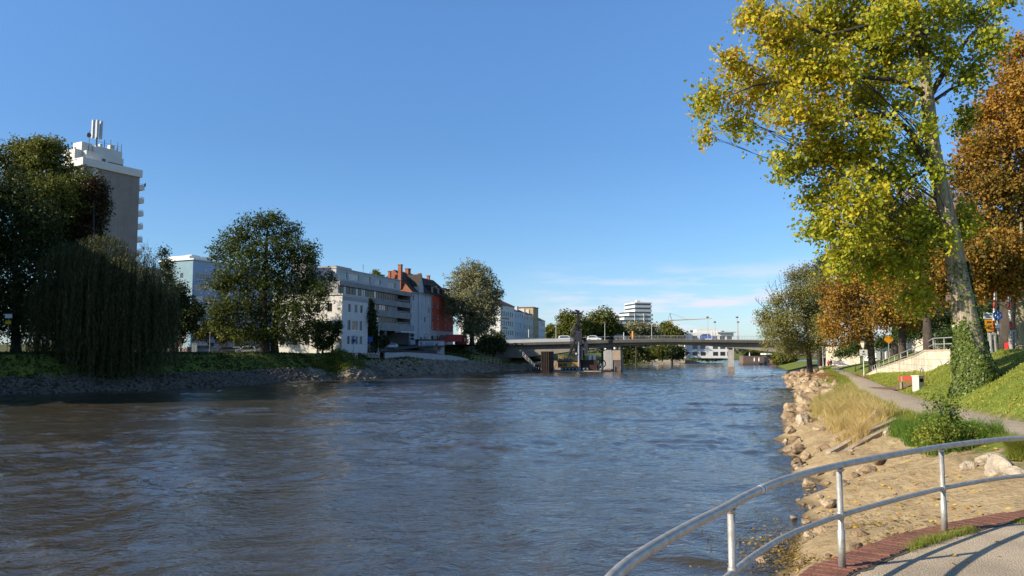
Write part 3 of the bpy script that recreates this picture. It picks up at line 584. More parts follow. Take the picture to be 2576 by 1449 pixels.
P = patchp(900, 2520, 2640, 1120, 1190, 13); tufts('bank_grass', np.repeat(P, 4, 0)+np.c_[rng.normal(size=(len(P)*4, 2))*.15, np.zeros(len(P)*4)], .5, .005, leafmat('verge_blades', []), 14, .5, 6) if P[0][1] < 60 else None
P = np.array([(along(EI, s_).x+rng.normal()*.022, along(EI, s_).y+rng.normal()*.022, ZP) for s_ in np.r_[rng.uniform(L[-1]*.60, L[-1]*.665, 150), rng.uniform(L[-1]*.70, L[-1]*.71, 60), rng.uniform(L[-1]*.725, L[-1]*.84, 420)]])
P = np.repeat(P, 5, 0)+np.c_[rng.normal(size=(len(P)*5, 2))*.03, np.zeros(len(P)*5)]; tufts('crack_grass', P, .06, .0016, leafmat('verge_blades', []), 15, .6, 3)
litter('path_leaves', np.array([(x, y, ZP-.03) for x, y in zip(rng.uniform(3, 8, 75), rng.uniform(6.3, 9.2, 75)) if (Vector((x, y))-min(EI, key=lambda p: (p-Vector((x, y))).length)).length > .1 and y < np.interp(x, [p.x for p in EI], [p.y for p in EI])]), .075, 16)
# far bank: rough growth on the slope
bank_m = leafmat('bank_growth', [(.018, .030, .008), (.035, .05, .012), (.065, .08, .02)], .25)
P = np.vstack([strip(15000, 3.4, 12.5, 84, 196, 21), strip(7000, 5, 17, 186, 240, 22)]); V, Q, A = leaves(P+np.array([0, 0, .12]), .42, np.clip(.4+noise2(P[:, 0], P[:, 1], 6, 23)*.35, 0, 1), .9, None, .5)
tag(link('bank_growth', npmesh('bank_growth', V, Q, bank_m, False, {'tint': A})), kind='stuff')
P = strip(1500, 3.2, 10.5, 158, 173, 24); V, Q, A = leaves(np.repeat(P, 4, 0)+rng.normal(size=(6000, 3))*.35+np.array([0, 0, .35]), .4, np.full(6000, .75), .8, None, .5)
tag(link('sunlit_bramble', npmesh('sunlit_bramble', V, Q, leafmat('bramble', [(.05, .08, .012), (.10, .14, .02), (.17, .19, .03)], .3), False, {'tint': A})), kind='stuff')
# slipway kerb down the sandy slope
K0, K1 = ground_at(2255, 1066), gz(2085, 1178, .05); mb = MB(); d = (K1-K0); d2 = Vector((d.y, -d.x, 0)).normalized()*.13; up = Vector((0, 0, .15))
kp = [K0.lerp(K1, i/10) for i in range(11)]
for q in kp: q.z = hz(q.x, q.y)+.14
for off, a, b_ in [(o_, kp[i], kp[i+1]) for o_ in (0, .6) for i in range(10)]:
    q = -d2.normalized()*off
    mb.poly([a+d2+up+q, a-d2+up+q, b_-d2+up+q, b_+d2+up+q]); mb.quad(a+d2+up+q, b_+d2+up+q, b_+d2-up*3+q, a+d2-up*3+q); mb.quad(b_-d2+up+q, a-d2+up+q, a-d2-up*3+q, b_-d2-up*3+q); mb.quad(b_+d2+up+q, b_-d2+up+q, b_-d2-up*3+q, b_+d2-up*3+q)
tag(mb.build('slipway_kerb', mat('old_concrete', (.36, .29, .21), .95, .2, 2, .5, 20, dirt=.3)), 'weathered concrete kerb running down the sandy slope to the water', 'kerb')
# ---------------------------------------------------------------- windows, doors
glass = mat('window_glass', (.035, .045, .06), .06, .3, .35, spec=.9); white_f = mat('white_frame', (.72, .72, .70), .5, .06); dark_f = mat('dark_frame', (.06, .04, .035), .5, .2)
curt = mat('curtain_glass', (.32, .27, .22), .18, .35, .45, spec=.8); dglass = mat('dark_glass', (.012, .014, .018), .22, .3, .35, spec=.22); brightg = mat('blind_glass', (.52, .55, .58), .2, .2, .6, spec=.7)
WC = {}
def win(par, o, ax, x, z, w, h, fm=None, gm=None, dep=.14, bars=1, hb=0, sill=True, fw=.07, name='window'):
    """window set in a wall opening: frame (thing part) > pane, sill"""
    fm = fm or white_f; gm = gm or glass; key = (round(w, 2), round(h, 2), fm.name, gm.name, bars, hb, fw, sill, name)
    if key not in WC:
        mb = MB(); mb.box(0, 0, 0, fw, .07, h).box(w-fw, 0, 0, w, .07, h).box(fw, 0, 0, w-fw, .07, fw).box(fw, 0, h-fw, w-fw, .07, h)
        for i in range(bars): c = w*(i+1)/(bars+1); mb.box(c-fw*.5, .003, fw, c+fw*.5, .067, h-fw)
        for i in range(hb): c = h*(i+1)/(hb+1); mb.box(fw, .006, c-fw*.4, w-fw, .064, c+fw*.4)
        g = MB().quad((fw*.5, .045, fw*.5), (w-fw*.5, .045, fw*.5), (w-fw*.5, .045, h-fw*.5), (fw*.5, .045, h-fw*.5)).mesh('pane', gm)
        sm = MB().box(-.06, -dep-.07, -.08, w+.06, .03, -.004).mesh('sill', white_f) if sill else None
        WC[key] = (mb.mesh(name, fm), g, sm)
    a, g, sm = WC[key]; ax = Vector(ax); n = ax.cross(Vector((0, 0, 1)))
    q = link(name, a, par, Vector(o)+ax*x+Vector((0, 0, z))-n*dep, math.atan2(ax.y, ax.x)); link('pane', g, q)
    if sm: link('sill', sm, q)
    return q
def holes_windows(par, o, ax, spec, **k):
    for h in spec: win(par, o, ax, h[0], h[1], h[2], h[3], **{**k, **(h[4] if len(h) > 4 else {})})
BX = Vector((.303, .953, 0)).normalized(); BRZ = math.atan2(BX.y, BX.x)      # the street front runs along the river
XA, LA = (1, 0, 0), (0, -1, 0)
def hroof(mb, x0, x1, y0, y1, z0, zr, ov=.5, hip0=0., hip1=0.):               # saddle roof, ridge along x, hip0/hip1 pull the ridge ends in
    ym = (y0+y1)/2; a, b_ = x0-ov*(hip0 > 0), x1+ov*(hip1 > 0); A = (a, y0-ov, z0); B = (b_, y0-ov, z0); C = (b_, y1+ov, z0); D = (a, y1+ov, z0); E = (x0+hip0, ym, zr); G = (x1-hip1, ym, zr)
    mb.poly([A, B, G, E]); mb.poly([C, D, E, G]); mb.poly([D, A, E]); mb.poly([B, C, G]); mb.poly([A, D, C, B]); return mb
# ---- white house
p = at(859, 886, 175); H1 = 13.0
wh = thing('white_house', 'plain white three storey house with flat roof and sunlit end wall beside the yew', 'house', (p.x, p.y, 5.3), BRZ)
wm = mat('render_white', (.62, .60, .58), .9, .06, .5, .15, 30, dirt=.12)
fr = [(2.6, 9.3, 1.25, 1.9), (5.6, 9.3, 1.25, 1.9), (8.2, 9.3, 1.25, 1.9), (2.5, 5.2, 1.35, 2.35), (4.5, 5.2, 2.8, 2.35, dict(gm=mat('autumn_glass', (.20, .15, .10), .2, .6, .8, spec=.3), bars=0, fw=.14)), (8.1, 5.2, 1.25, 2.35), (2.4, 2.0, 1.25, 1.95), (4.4, 2.0, 1.25, 1.95), (6.3, 2.0, 1.1, 1.95), (8.2, 2.0, 1.25, 1.95)]
sd = [(x, z, 1.25, h) for x in (2.2, 5.4, 8.6, 11.2, 14.2) for z, h in ((9.3, 1.9), (5.2, 2.1), (1.9, 2.0))]
mb = MB(); mb.wall((0, 0, 0), XA, 12, H1, fr).wall((0, 18, 0), LA, 18, H1, sd); mb.quad((12, 0, 0), (12, 18, 0), (12, 18, H1), (12, 0, H1)).quad((12, 18, 0), (0, 18, 0), (0, 18, H1), (12, 18, H1)).quad((0, 0, H1-.02), (12, 0, H1-.02), (12, 18, H1-.02), (0, 18, H1-.02))
mb.build('wall', wm, wh); MB().box(.003, -.06, 10.9+1.0, 11.97, -.003, H1-.25).build('frieze', mat('grey_render', (.33, .33, .35), .9, .08, .6), wh)
MB().box(-.25, -.22, H1, 12.2, 18.2, H1+.28).build('roof', mat('roof_edge', (.50, .49, .47), .8, .1), wh)
holes_windows(wh, (0, 0, 0), XA, fr, gm=dglass); holes_windows(wh, (0, 18, 0), LA, sd, gm=dglass, fm=dark_f)
MB().tube([(-.12, -.1, .2), (-.12, -.1, H1-.1)], .07, 6).build('downpipe', mat('zinc', (.4, .4, .4), .5, .1, metal=.6), wh)
# ---- concrete block with ribbon windows
p = at(851, 700, 190); cb = thing('concrete_building', 'brutalist concrete block with ribbon windows, white rooftop storey and open garage', 'building', (p.x, p.y, 5.3), BRZ)
conc = mat('concrete_dark', (.27, .265, .26), .92, .2, .45, .3, 12, dirt=.5); Lc, Dc = 41.5, 17
mb = MB()
for z0, z1, pr in ((6.2, 8.4, .35), (9.9, 11.6, .35), (13.1, 14.6, .35), (16.5, 17.7, .45)): mb.box(0, -pr, z0, Lc, 0, z1)
mb.box(-.02, 0, 0, .6, Dc, 17.7); mb.box(Lc-.5, .002, 5.9, Lc+.05, Dc, 17.69); mb.box(.6, Dc-.4, 0, Lc-.5, Dc, 17.6); mb.box(.6, .4, 17.2, Lc-.5, Dc-.4, 17.6); mb.box(.6, .35, 6.2, Lc-.5, Dc-.4, 6.5)
for z0 in (9.0, 12.2, 15.4): mb.box(Lc-8.4, .35, z0-.4, Lc-.5, 5, z0-.15)
for x in (13.5, 25.6, 40.6): mb.box(x, .1, 0, x+.6, .7, 6.2)
mb.build('wall', conc, cb)
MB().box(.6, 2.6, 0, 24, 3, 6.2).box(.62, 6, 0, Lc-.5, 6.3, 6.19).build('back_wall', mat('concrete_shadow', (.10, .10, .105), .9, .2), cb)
browng = mat('brown_glass', (.10, .065, .045), .3, .5, .5, spec=.3); ofm = mat('brown_frame', (.085, .05, .035), .5, .3)
for z0, z1, x1 in ((8.4, 9.9, 33), (11.6, 13.1, 27), (14.6, 16.5, 33)):
    x = .7; k = 0
    while x < x1-1.4:
        w = 1.5 if (k % 7) else 2.2
        win(cb, (0, 0, 0), XA, x, z0, w, z1-z0, fm=ofm, gm=random.choice([dglass, dglass, curt, browng, browng, glass]), dep=.22, bars=1 if w > 2 else 0, sill=False, fw=.08); x += w+.02; k += 1
    MB().box(x, .2, z0, (x1 if x1 > 30 else 33), .4, z1).build('infill', conc if x1 < 30 else ofm, cb)
    MB().box(33.05, 4.6, z0, Lc-.5, 4.8, z1).build('loggia_wall', mat('loggia_brown', (.12, .045, .03), .8, .3, .8), cb)
MB().box(13.2, -3.4, 5.75, 40.5, -.05, 6.15).build('canopy', mat('canopy_white', (.5, .5, .5), .8, .1), cb) if False else MB().box(30.5, -2.2, 5.8, 41, -.36, 6.25).build('canopy', mat('canopy_white', (.5, .5, .5), .8, .1), cb)
gw = [(6.6, 2.8, 6.4, 2.4, dict(bars=3, fw=.16))]; MB().wall((.6, 2.4, 0), XA, 24, 6.2, gw).build('ground_floor_wall', mat('beige_render', (.28, .26, .235), .9, .1), cb); holes_windows(cb, (.6, 2.4, 0), XA, gw)
pw = [(1.2, .9, 4.4, 1.6, dict(bars=2)), (6.2, .9, 5.2, 1.6, dict(bars=3, gm=curt)), (14.2, .5, 3.6, 2.1, dict(bars=2)), (20.6, .9, 3, 1.5), (28, .7, 4.8, 1.6, dict(bars=4))]
mb = MB().wall((1.2, 1.3, 17.7), XA, 35.6, 3.1, pw).quad((1.2, 13, 17.7), (1.2, 1.3, 17.7), (1.2, 1.3, 20.8), (1.2, 13, 20.8)).quad((36.8, 1.3, 17.7), (36.8, 13, 17.7), (36.8, 13, 20.8), (36.8, 1.3, 20.8)).quad((36.8, 13, 17.7), (1.2, 13, 17.7), (1.2, 13, 20.8), (36.8, 13, 20.8)).box(1.0, 1.1, 20.8, 37, 13.2, 21.05)
mb.build('rooftop_storey', mat('rooftop_white', (.45, .455, .47), .85, .1, .6, dirt=.2), cb); holes_windows(cb, (1.2, 1.3, 17.7), XA, pw, sill=False)
mb = MB()
for i in range(17): mb.tube([(.6+i*1.5, .2, 17.7), (.6+i*1.5, .2, 18.75)], .025, 4)
for z in (18.2, 18.75): mb.tube([(.6, .2, z), (24.6, .2, z)], .025, 4)
mb.build('railing', mat('rail_white', (.6, .6, .6), .5, .05), cb)
MB().box(-3.2, 7, 17.72, 1.4, 11, 23.4).build('lift_tower', mat('concrete_mid', (.30, .30, .31), .9, .12, .5, dirt=.3), cb); MB().box(11, 7, 21.06, 19, 12, 22.7).build('rooftop_box', mat('concrete_mid', ()), cb)
MB().tube([(23.5, 6, 21), (23.5, 6, 24.2)], .05, 5).tube([(22.9, 6, 24), (24.1, 6, 24)], .03, 4).tube([(23, 6, 23.4), (24, 6, 23.4)], .03, 4).build('aerial', mat('dark_metal', (.08, .08, .08), .5, .1, metal=.5), cb)
# ---- grey house with steep roof and gabled bay
bz = 7.9; p = at(1033, 800, 230.6); gh = thing('grey_house', 'pale grey townhouse with steep dark roof, gabled bay and brick chimneys', 'house', (p.x, p.y, bz), BRZ)
gwm = mat('render_grey', (.42, .45, .49), .9, .07, .5, dirt=.15); dr = mat('roof_tiles_dark', (.050, .038, .032), .85, .3, 1.5, .5, 6, stretch=(1, 1, 3)); rr_ = mat('roof_tiles_red', (.24, .085, .045), .85, .3, 1.5, .5, 6)
He, Lh, Dh = 15.4, 15, 13
fr = [(x, z, 1.1, 1.75, dict(gm=brightg if (i+j) % 3 else glass)) for j, z in enumerate((12.9, 9.8, 6.8, 3.8)) for i, x in enumerate((1.2, 9.6, 12.8))]+[(1.0, 1.0, .9, 1.6), (9.4, .6, 1.2, 2.0)]
bay = [(1.2, z, .9, 2.1, dict(gm=brightg)) for z in (13.6, 10.3, 7.2, 4.1)]
mb = MB().wall((0, 0, 0), XA, 5.2, He, [h for h in fr if h[0] < 5]).wall((8.4, 0, 0), XA, 6.6, He, [(h[0]-8.4,)+h[1:] for h in fr if h[0] > 8]).wall((5.2, -.25, 0), XA, 3.2, 17.6, bay)
mb.poly([(5.2, -.25, 17.6), (8.4, -.25, 17.6), (6.8, -.25, 21)]); mb.quad((5.2, 3, 0), (5.2, -.25, 0), (5.2, -.25, 17.6), (5.2, 3, 17.6)).quad((8.4, -.25, 0), (8.4, 3, 0), (8.4, 3, 17.6), (8.4, -.25, 17.6))
mb.quad((0, Dh, 0), (0, 0, 0), (0, 0, He), (0, Dh, He)).quad((Lh, 0, 0), (Lh, Dh, 0), (Lh, Dh, He), (Lh, 0, He)).quad((Lh, Dh, 0), (0, Dh, 0), (0, Dh, He), (Lh, Dh, He)); mb.build('wall', gwm, gh)
holes_windows(gh, (0, 0, 0), XA, fr); holes_windows(gh, (5.2, -.25, 0), XA, bay)
MB().poly([(0, -.5, He), (Lh, -.5, He), (Lh, Dh/2, 22.4), (1.8, Dh/2, 22.4)]).poly([(Lh, Dh+.5, He), (0, Dh+.5, He), (1.8, Dh/2, 22.4), (Lh, Dh/2, 22.4)]).poly([(Lh, -.5, He), (Lh, Dh+.5, He), (Lh, Dh/2, 22.4)]).poly([(0, -.5, He), (0, Dh+.5, He), (Lh, Dh+.5, He), (Lh, -.5, He)]).poly([(5, -.4, 17.5), (6.8, -.4, 21.3), (6.8, 4.5, 21.3), (5, 1.6, 17.5)]).poly([(6.8, -.4, 21.3), (8.6, -.4, 17.5), (8.6, 1.6, 17.5), (6.8, 4.5, 21.3)]).build('roof', dr, gh)
MB().poly([(-.05, Dh+.5, He), (-.05, -.5, He), (1.75, Dh/2, 22.45)]).build('end_roof', rr_, gh)
bm_ = mat('brick_orange', (.30, .11, .06), .9, .3, 3, .4, 8)
for x, y, w, z1, d in ((-.2, 3.2, 1.1, 23.5, 1.0), (9.5, 5.4, 1.8, 23.4, 1.1), (-.6, 6.5, .7, 21.6, .7)): MB().box(x, y, He+1, x+w, y+d, z1).box(x-.12, y-.12, z1, x+w+.12, y+d+.12, z1+.2).build('chimney', bm_, gh)
for x, z in ((2.8, 19.2), (4, 16.8)): MB().box(x, .4+(z-15.4)*.85, z, x+.9, 1.0+(z-15.4)*.85, z+.9).build('skylight', glass, gh)
MB().box(6.2, -.33, .02, 7.5, -.27, 2.3).build('door', mat('door_dark', (.06, .06, .07), .6, .1), gh); MB().box(-.1, -.62, He-.12, Lh, -.48, He+.02).tube([(Lh-.15, -.1, 0), (Lh-.15, -.1, He)], .06, 5).build('gutter', mat('zinc', ()), gh)
# ---- red house
p = at(1081.5, 800, 246.6); rh = thing('red_house', 'red rendered townhouse with white ground floor and dark dormered roof', 'house', (p.x, p.y, 8.2), BRZ)
redm = mat('render_red', (.52, .085, .048), .88, .1, .5, dirt=.12); Lr = 19.5; Hr = 15.5
fr = [(x, z, w, h, dict(gm=glass)) for z in (11.6, 8.1, 4.9) for x, w, h in ((1.6, 1.1, 2.1), (6.0, 1.0, 1.9), (12.2, 1.0, 1.9), (16.4, 1.2, 2.1))]; g0 = [(1.2, .1, 1.9, 2.6), (6, 1.1, 1.0, 1.7), (11, .8, 2.2, 2.2), (16, .9, 1.4, 1.9)]
mb = MB().wall((0, -.03, 4.2), XA, Lr, Hr-4.2, [(h[0], h[1]-4.2)+h[2:] for h in fr]).quad((0, 12, 4.2), (0, -.03, 4.2), (0, -.03, Hr), (0, 12, Hr)).quad((Lr, -.03, 0), (Lr, 12, 0), (Lr, 12, Hr), (Lr, -.03, Hr)).quad((Lr, 12, 0), (0, 12, 0), (0, 12, Hr), (Lr, 12, Hr)); mb.build('wall', redm, rh)
MB().wall((0, 0, 0), XA, Lr, 4.2, g0).quad((0, 12, 0), (0, 0, 0), (0, 0, 4.2), (0, 12, 4.2)).box(0, -.1, 4.1, Lr, -.04, 4.35).build('ground_floor_wall', mat('render_pale', (.47, .46, .47), .9, .1, dirt=.2), rh)
holes_windows(rh, (0, -.03, 0), XA, fr, dep=.12); holes_windows(rh, (0, 0, 0), XA, g0, fm=dark_f)
MB().poly([(0, -.5, Hr), (Lr+.4, -.5, Hr), (Lr-3.2, 6, 21.7), (0, 6, 21.7)]).poly([(Lr+.4, 12.5, Hr), (0, 12.5, Hr), (0, 6, 21.7), (Lr-3.2, 6, 21.7)]).poly([(Lr+.4, -.5, Hr), (Lr+.4, 12.5, Hr), (Lr-3.2, 6, 21.7)]).poly([(0, -.5, Hr), (0, 12.5, Hr), (Lr+.4, 12.5, Hr), (Lr+.4, -.5, Hr)]).poly([(0, -.5, Hr), (0, 6, 21.7), (0, 12.5, Hr)]).build('roof', dr, rh)
for x in (.8, 5.8, 11.2, 15.8):
    d_ = MB().box(x, .1, Hr+.5, x+1.9, 3.2, Hr+2.9).box(x-.2, -.1, Hr+2.9, x+2.1, 3.6, Hr+3.1).build('dormer', dr, rh); win(d_, (x, .1, Hr+.5), XA, .4, .4, 1.1, 1.7, dep=-.08, sill=False)
for x, w in ((4.4, .8), (11.4, .8)): MB().box(x, 5.4, 20, x+w, 6.3, 22.7).box(x-.1, 5.3, 22.7, x+w+.1, 6.4, 22.9).build('chimney', bm_, rh)
for x, z in ((1.5, 11.5), (1.5, 8.0), (16.3, 4.8), (16.3, 8.0)):
    mb = MB().tube([(x-.1, -.5, z+1), (x+1.4, -.5, z+1)], .03, 4)
    for i in range(7): mb.tube([(x-.1+i*.25, -.5, z-.05), (x-.1+i*.25, -.5, z+1)], .018, 4)
    mb.box(x-.1, -.55, z-.12, x+1.4, -.04, z-.05).build('balcony_rail', mat('dark_metal', ()), rh)
# ---- high-rise
p0, p1 = at(213, 378, 174), at(353, 411, 186.2); d = Vector((p1.x-p0.x, p1.y-p0.y, 0)); Lt = d.length/1.11; trz = math.atan2(d.y, d.x); Ht = 40.2
tw = thing('tower_block', 'tall concrete apartment tower with white stepped penthouse and rooftop antennas', 'apartment tower', (p0.x, p0.y, 5.2), trz); tw.scale = (1.11, 1.11, 1.11)
tc_ = mat('tower_concrete', (.27, .235, .205), .93, .14, .35, .3, 9, dirt=.25); tw_w = mat('tower_white', (.66, .63, .58), .85, .08, .5)
sd = [(x, z, 1.9, 1.5) for x in (.9, 4.2) for z in np.arange(1.2, 36, 2.85)]
mb = MB().wall((0, 7, 0), LA, 7, Ht-2.2, sd).wall((0, 0, 0), XA, Lt, Ht-2.2, [(1.6, Ht-4.7, 1.6, 2.5)]).quad((Lt, 0, 0), (Lt, 7, 0), (Lt, 7, Ht-2.2), (Lt, 0, Ht-2.2)).quad((Lt, 7, 0), (0, 7, 0), (0, 7, Ht-2.2), (Lt, 7, Ht-2.2)); mb.build('wall', tc_, tw)
holes_windows(tw, (0, 7, 0), LA, sd, sill=False); MB().box(1.62, .12, Ht-4.68, 3.18, .18, Ht-2.22).build('panel', tw_w, tw)
MB().box(-.6, -.5, Ht-2.2, Lt+.3, 7.4, Ht-1.95).box(-.6, -.5, Ht-1.95, Lt+.3, -.3, Ht-.6).box(-.6, -.3, Ht-1.95, -.4, 7.4, Ht-.6).box(Lt+.1, -.3, Ht-1.95, Lt+.3, 7.4, Ht-.6).build('parapet', tw_w, tw)
ph = [(3.4, .35, .9, 2.1), (4.7, .8, 3.6, 1.3, dict(bars=2))]
MB().wall((1.4, 1.6, Ht-1.95), XA, 8.2, 3.4, ph).box(1.4, 1.66, Ht+1.45, 9.6, 6.6, Ht+1.5).quad((1.4, 6.6, Ht-1.95), (1.4, 1.6, Ht-1.95), (1.4, 1.6, Ht+1.5), (1.4, 6.6, Ht+1.5)).quad((9.6, 1.6, Ht-1.95), (9.6, 6.6, Ht-1.95), (9.6, 6.6, Ht+1.5), (9.6, 1.6, Ht+1.5)).box(3.9, 2.6, Ht+1.5, 10, 6, Ht+3.2).box(-.2, 3, Ht-1.95, 1.35, 7, Ht+1.7).box(1.5, 3.5, Ht+1.5, 3.8, 6.5, Ht+3.6).build('penthouse', tw_w, tw)
holes_windows(tw, (1.4, 1.6, Ht-1.95), XA, ph, sill=False, fm=dark_f)
for i in range(13):
    z = 1.3+i*2.85
    b_ = MB().box(Lt+.06, .4, z, Lt+1.55, 5.5, z+.2).box(Lt+1.45, .4, z+.2, Lt+1.55, 5.5, z+1.05).box(Lt+.06, .4, z+.2, Lt+1.45, .5, z+1.05).build('balcony', tw_w, tw)
    MB().tube([(Lt+.1, .45, z+1.3), (Lt+1.5, .45, z+1.3), (Lt+1.5, 5.4, z+1.3)], .03, 4).build('railing', mat('dark_metal', ()), b_)
dm = mat('dark_metal', ()); gm_ = mat('antenna_grey', (.45, .46, .47), .5, .1)
ms = MB(); c = (4.6, 3.4); ms.tube([(c[0], c[1], Ht+3.2), (c[0], c[1], Ht+8.6)], .18, 8); mast = ms.build('antenna_mast', dm, tw)
for k in range(6): a_ = k*math.pi/3; x, y = c[0]+.85*math.cos(a_), c[1]+.85*math.sin(a_); MB().box(x-.22, y-.2, Ht+5.0, x+.22, y+.2, Ht+8.7).build('antenna_panel', gm_, mast)
for x, h in ((6.0, 4.4), (7.4, 4.8), (9.0, 4.7), (9.9, 4.5), (8.8, 3), (2.6, 5.4)): MB().tube([(x, 2.8, Ht+.5), (x, 2.8, Ht+.5+h)], .07, 5).build('antenna_rod', dm, tw)
MB().tube([(2.3, 2.4, Ht+5), (2.3, 2.6, Ht+5)], .5, 14).build('dish', mat('dish_grey', (.12, .12, .14), .6, .1), tw)
mb = MB()
for z in (Ht+3.7, Ht+4.2): mb.tube([(4, 2.7, z), (10, 2.7, z)], .03, 4)
mb.build('roof_railing', dm, tw)
MB().box(7.6, 3.2, Ht+3.2, 8.6, 4.2, Ht+4.3).box(5.3, 3.2, Ht+3.2, 5.8, 3.8, Ht+4.0).build('vent_box', tw_w, tw)
MB().tube([(Lt+1.5, .32, Ht-3.5), (Lt+1.62, .28, Ht-3.5)], .42, 12).build('satellite_dish', mat('dish_grey', ()), tw)
# an unseen slab and tree row, added further on, shade the bank
# ---- blue block, beige block
p = at(481, 800, 206); bb = thing('blue_building', 'blue rendered apartment block with strip windows and flat white roof behind the willow', 'apartment block', (p.x, p.y, 5.3), BRZ-R(8))
blm = mat('render_blue', (.28, .40, .55), .9, .08, .4, dirt=.1); bl_shade = mat('render_blue_shaded', (.20, .31, .38), .9, .08, .4, dirt=.1); HB = 24.6  # end wall is darker: the tower's shade is put into its colour
fr = []; 
for k in range(7):
    for x, w in ((.8, 3.2), (4.1, 1.6), (5.8, 2.3), (10, 3.2), (14, 2.2), (18, 3.4), (24, 3.4)): fr.append((x, 1.4+k*3.05, w, 1.55, dict(bars=1 if w > 2 else 0, gm=random.choice([glass, brightg, curt]))))
sd = [(x, 1.6+k*3.05, 1.1, 1.35) for k in range(7) for x in (2.4, 7.5)]
MB().wall((0, 0, 0), XA, 30, HB, fr, .12).quad((30, 0, 0), (30, 12, 0), (30, 12, HB), (30, 0, HB)).build('wall', blm, bb); MB().wall((0, 12, 0), LA, 12, HB, sd).build('end_wall', bl_shade, bb)
holes_windows(bb, (0, 0, 0), XA, fr, dep=.1, sill=False); holes_windows(bb, (0, 12, 0), LA, sd, dep=.1, fm=dark_f)
MB().box(-.4, -.6, HB, 30.4, 12.4, HB+.35).build('roof', mat('roof_white', (.7, .7, .68), .8, .05), bb); MB().box(1.4, 3, HB+.35, 9, 11, HB+1.5).box(3, 4, HB+1.5, 6, 6, HB+1.9).build('rooftop_box', mat('roof_white', ()), bb)
p = at(372, 800, 216); bg_ = thing('beige_building', 'plain beige block seen between the tower and the blue apartment block', 'building', (p.x, p.y, 5.3), BRZ)
MB().box(-12, 0, 0, 18, 14, 23.4).build('wall', mat('render_beige', (.50, .42, .30), .9, .08, .5), bg_); MB().box(-12.2, -.2, 23.4, 18.2, 14.2, 23.7).build('roof', mat('roof_edge', ()), bg_)
for x in (-9, -4, 1, 6, 11):
    for z in (4, 8, 12, 16, 20): win(bg_, (0, -.012, 0), XA, x, z, 1.6, 1.6, dep=.0, sill=False)
# ---- buildings beyond the bridge
p = at(1258.7, 800, 300); wo_ = thing('white_office', 'white four storey office with red hipped roof beyond the silver willow', 'office', (p.x, p.y, 8.0), BRZ)
wmo = mat('render_office', (.66, .64, .62), .9, .05, .4); fr = [(1.2+i*2.7, z, 1.5, 2.0, dict(bars=1)) for z in (1, 4.4, 8, 11.6) for i in range(6)]; sd = [(x, z, 2.2, 1.9, dict(bars=1)) for z in (1, 4.4, 8, 11.6) for x in (2, 7.5, 13)]
MB().wall((0, 0, 0), XA, 18, 16, fr).wall((0, 17, 0), LA, 17, 16, sd).quad((18, 0, 0), (18, 17, 0), (18, 17, 16), (18, 0, 16)).quad((18, 17, 0), (0, 17, 0), (0, 17, 16), (18, 17, 16)).build('wall', wmo, wo_); holes_windows(wo_, (0, 0, 0), XA, fr); holes_windows(wo_, (0, 17, 0), LA, sd)
hroof(MB(), 0, 18, 0, 17, 16, 20.6, .6, 6, 7).build('roof', mat('roof_brown', (.13, .055, .035), .85, .3, 1.2), wo_)
sm_ = mat('letter_tan', (.30, .23, .15), .7, .1)
for z, x1 in ((10.6, 10.5), (6.9, 8.8)):
    s_ = None
    mb = MB(); x = 2.2; q = random.Random(int(z*10))
    while x < x1: w = q.uniform(.25, .6); mb.box(x, -.12, z, x+w, -.02, z+q.choice([.45, .55, .7])); x += w+.12
    mb.build('lettering', sm_, wo_)
def terrace(name, label, u0, u1, v_e, v_r, Y, wallc, roofc, hips=(0, 0), dorm=0, base=8.1, Dp=12, flat=False):
    p = at(u0, 850, Y); z = at(u0, v_e, Y).z-base; q = at(u1, v_e, Y+4); L_ = (q.x-p.x)/BX.x if False else max(6., (at(u1, v_e, Y).x-p.x)/(BX.x-.04)*.9)
    zr = at(u0, v_r, Y+6).z-base; t_ = thing(name, label, 'house', (p.x, p.y, base), BRZ); n = max(2, int(L_/3.2)); fl = max(2, int(z/3.2))
    fr = [(L_*(i+.5)/n-.55, .9+k*z/fl, 1.1, 1.7, dict(gm=random.choice([glass, glass, brightg]))) for i in range(n) for k in range(fl)]
    MB().wall((0, 0, 0), XA, L_, z, fr).quad((0, Dp, 0), (0, 0, 0), (0, 0, z), (0, Dp, z)).quad((L_, 0, 0), (L_, Dp, 0), (L_, Dp, z), (L_, 0, z)).quad((L_, Dp, 0), (0, Dp, 0), (0, Dp, z), (L_, Dp, z)).build('wall', wallc, t_); holes_windows(t_, (0, 0, 0), XA, fr)
    if flat: MB().box(-.2, -.2, z, L_+.2, Dp+.2, z+.4).build('roof', roofc, t_)
    else: hroof(MB(), 0, L_, 0, Dp, z, zr, .4, *hips).build('roof', roofc, t_)
    for i in range(dorm):
        x = L_*(i+.5)/dorm; d_ = MB().box(x-1, .6, z+.3, x+1, 3.4, z+2.4).build('dormer', wallc, t_); win(d_, (x-1, .6, z+.3), XA, .4, .3, 1.2, 1.5, dep=-.07, sill=False)
    return t_
cream = mat('render_cream', (.62, .58, .50), .9, .06); cw = mat('render_cold', (.56, .60, .64), .9, .06)
terrace('terraced_house', 'pale terraced house with dark roof next to the white office', 1293.5, 1318, 782, 766, 330, cw, dr, dorm=1)
terrace('terraced_house', 'cream terraced house with two dormers in a red roof beyond the bridge ramp', 1318, 1342, 789, 772, 348, cream, rr_, dorm=2)
terrace('terraced_house', 'narrow ochre house with flat roof taller than its neighbours beyond the bridge ramp', 1341.5, 1355, 774, 770, 366, mat('render_ochre', (.42, .33, .18), .9, .08), rr_, flat=True)
terrace('terraced_house', 'white end house with brown hipped roof at the end of the terrace', 1355.5, 1373, 806, 790, 380, mat('render_office', ()), mat('roof_brown', ()), hips=(0, 3))
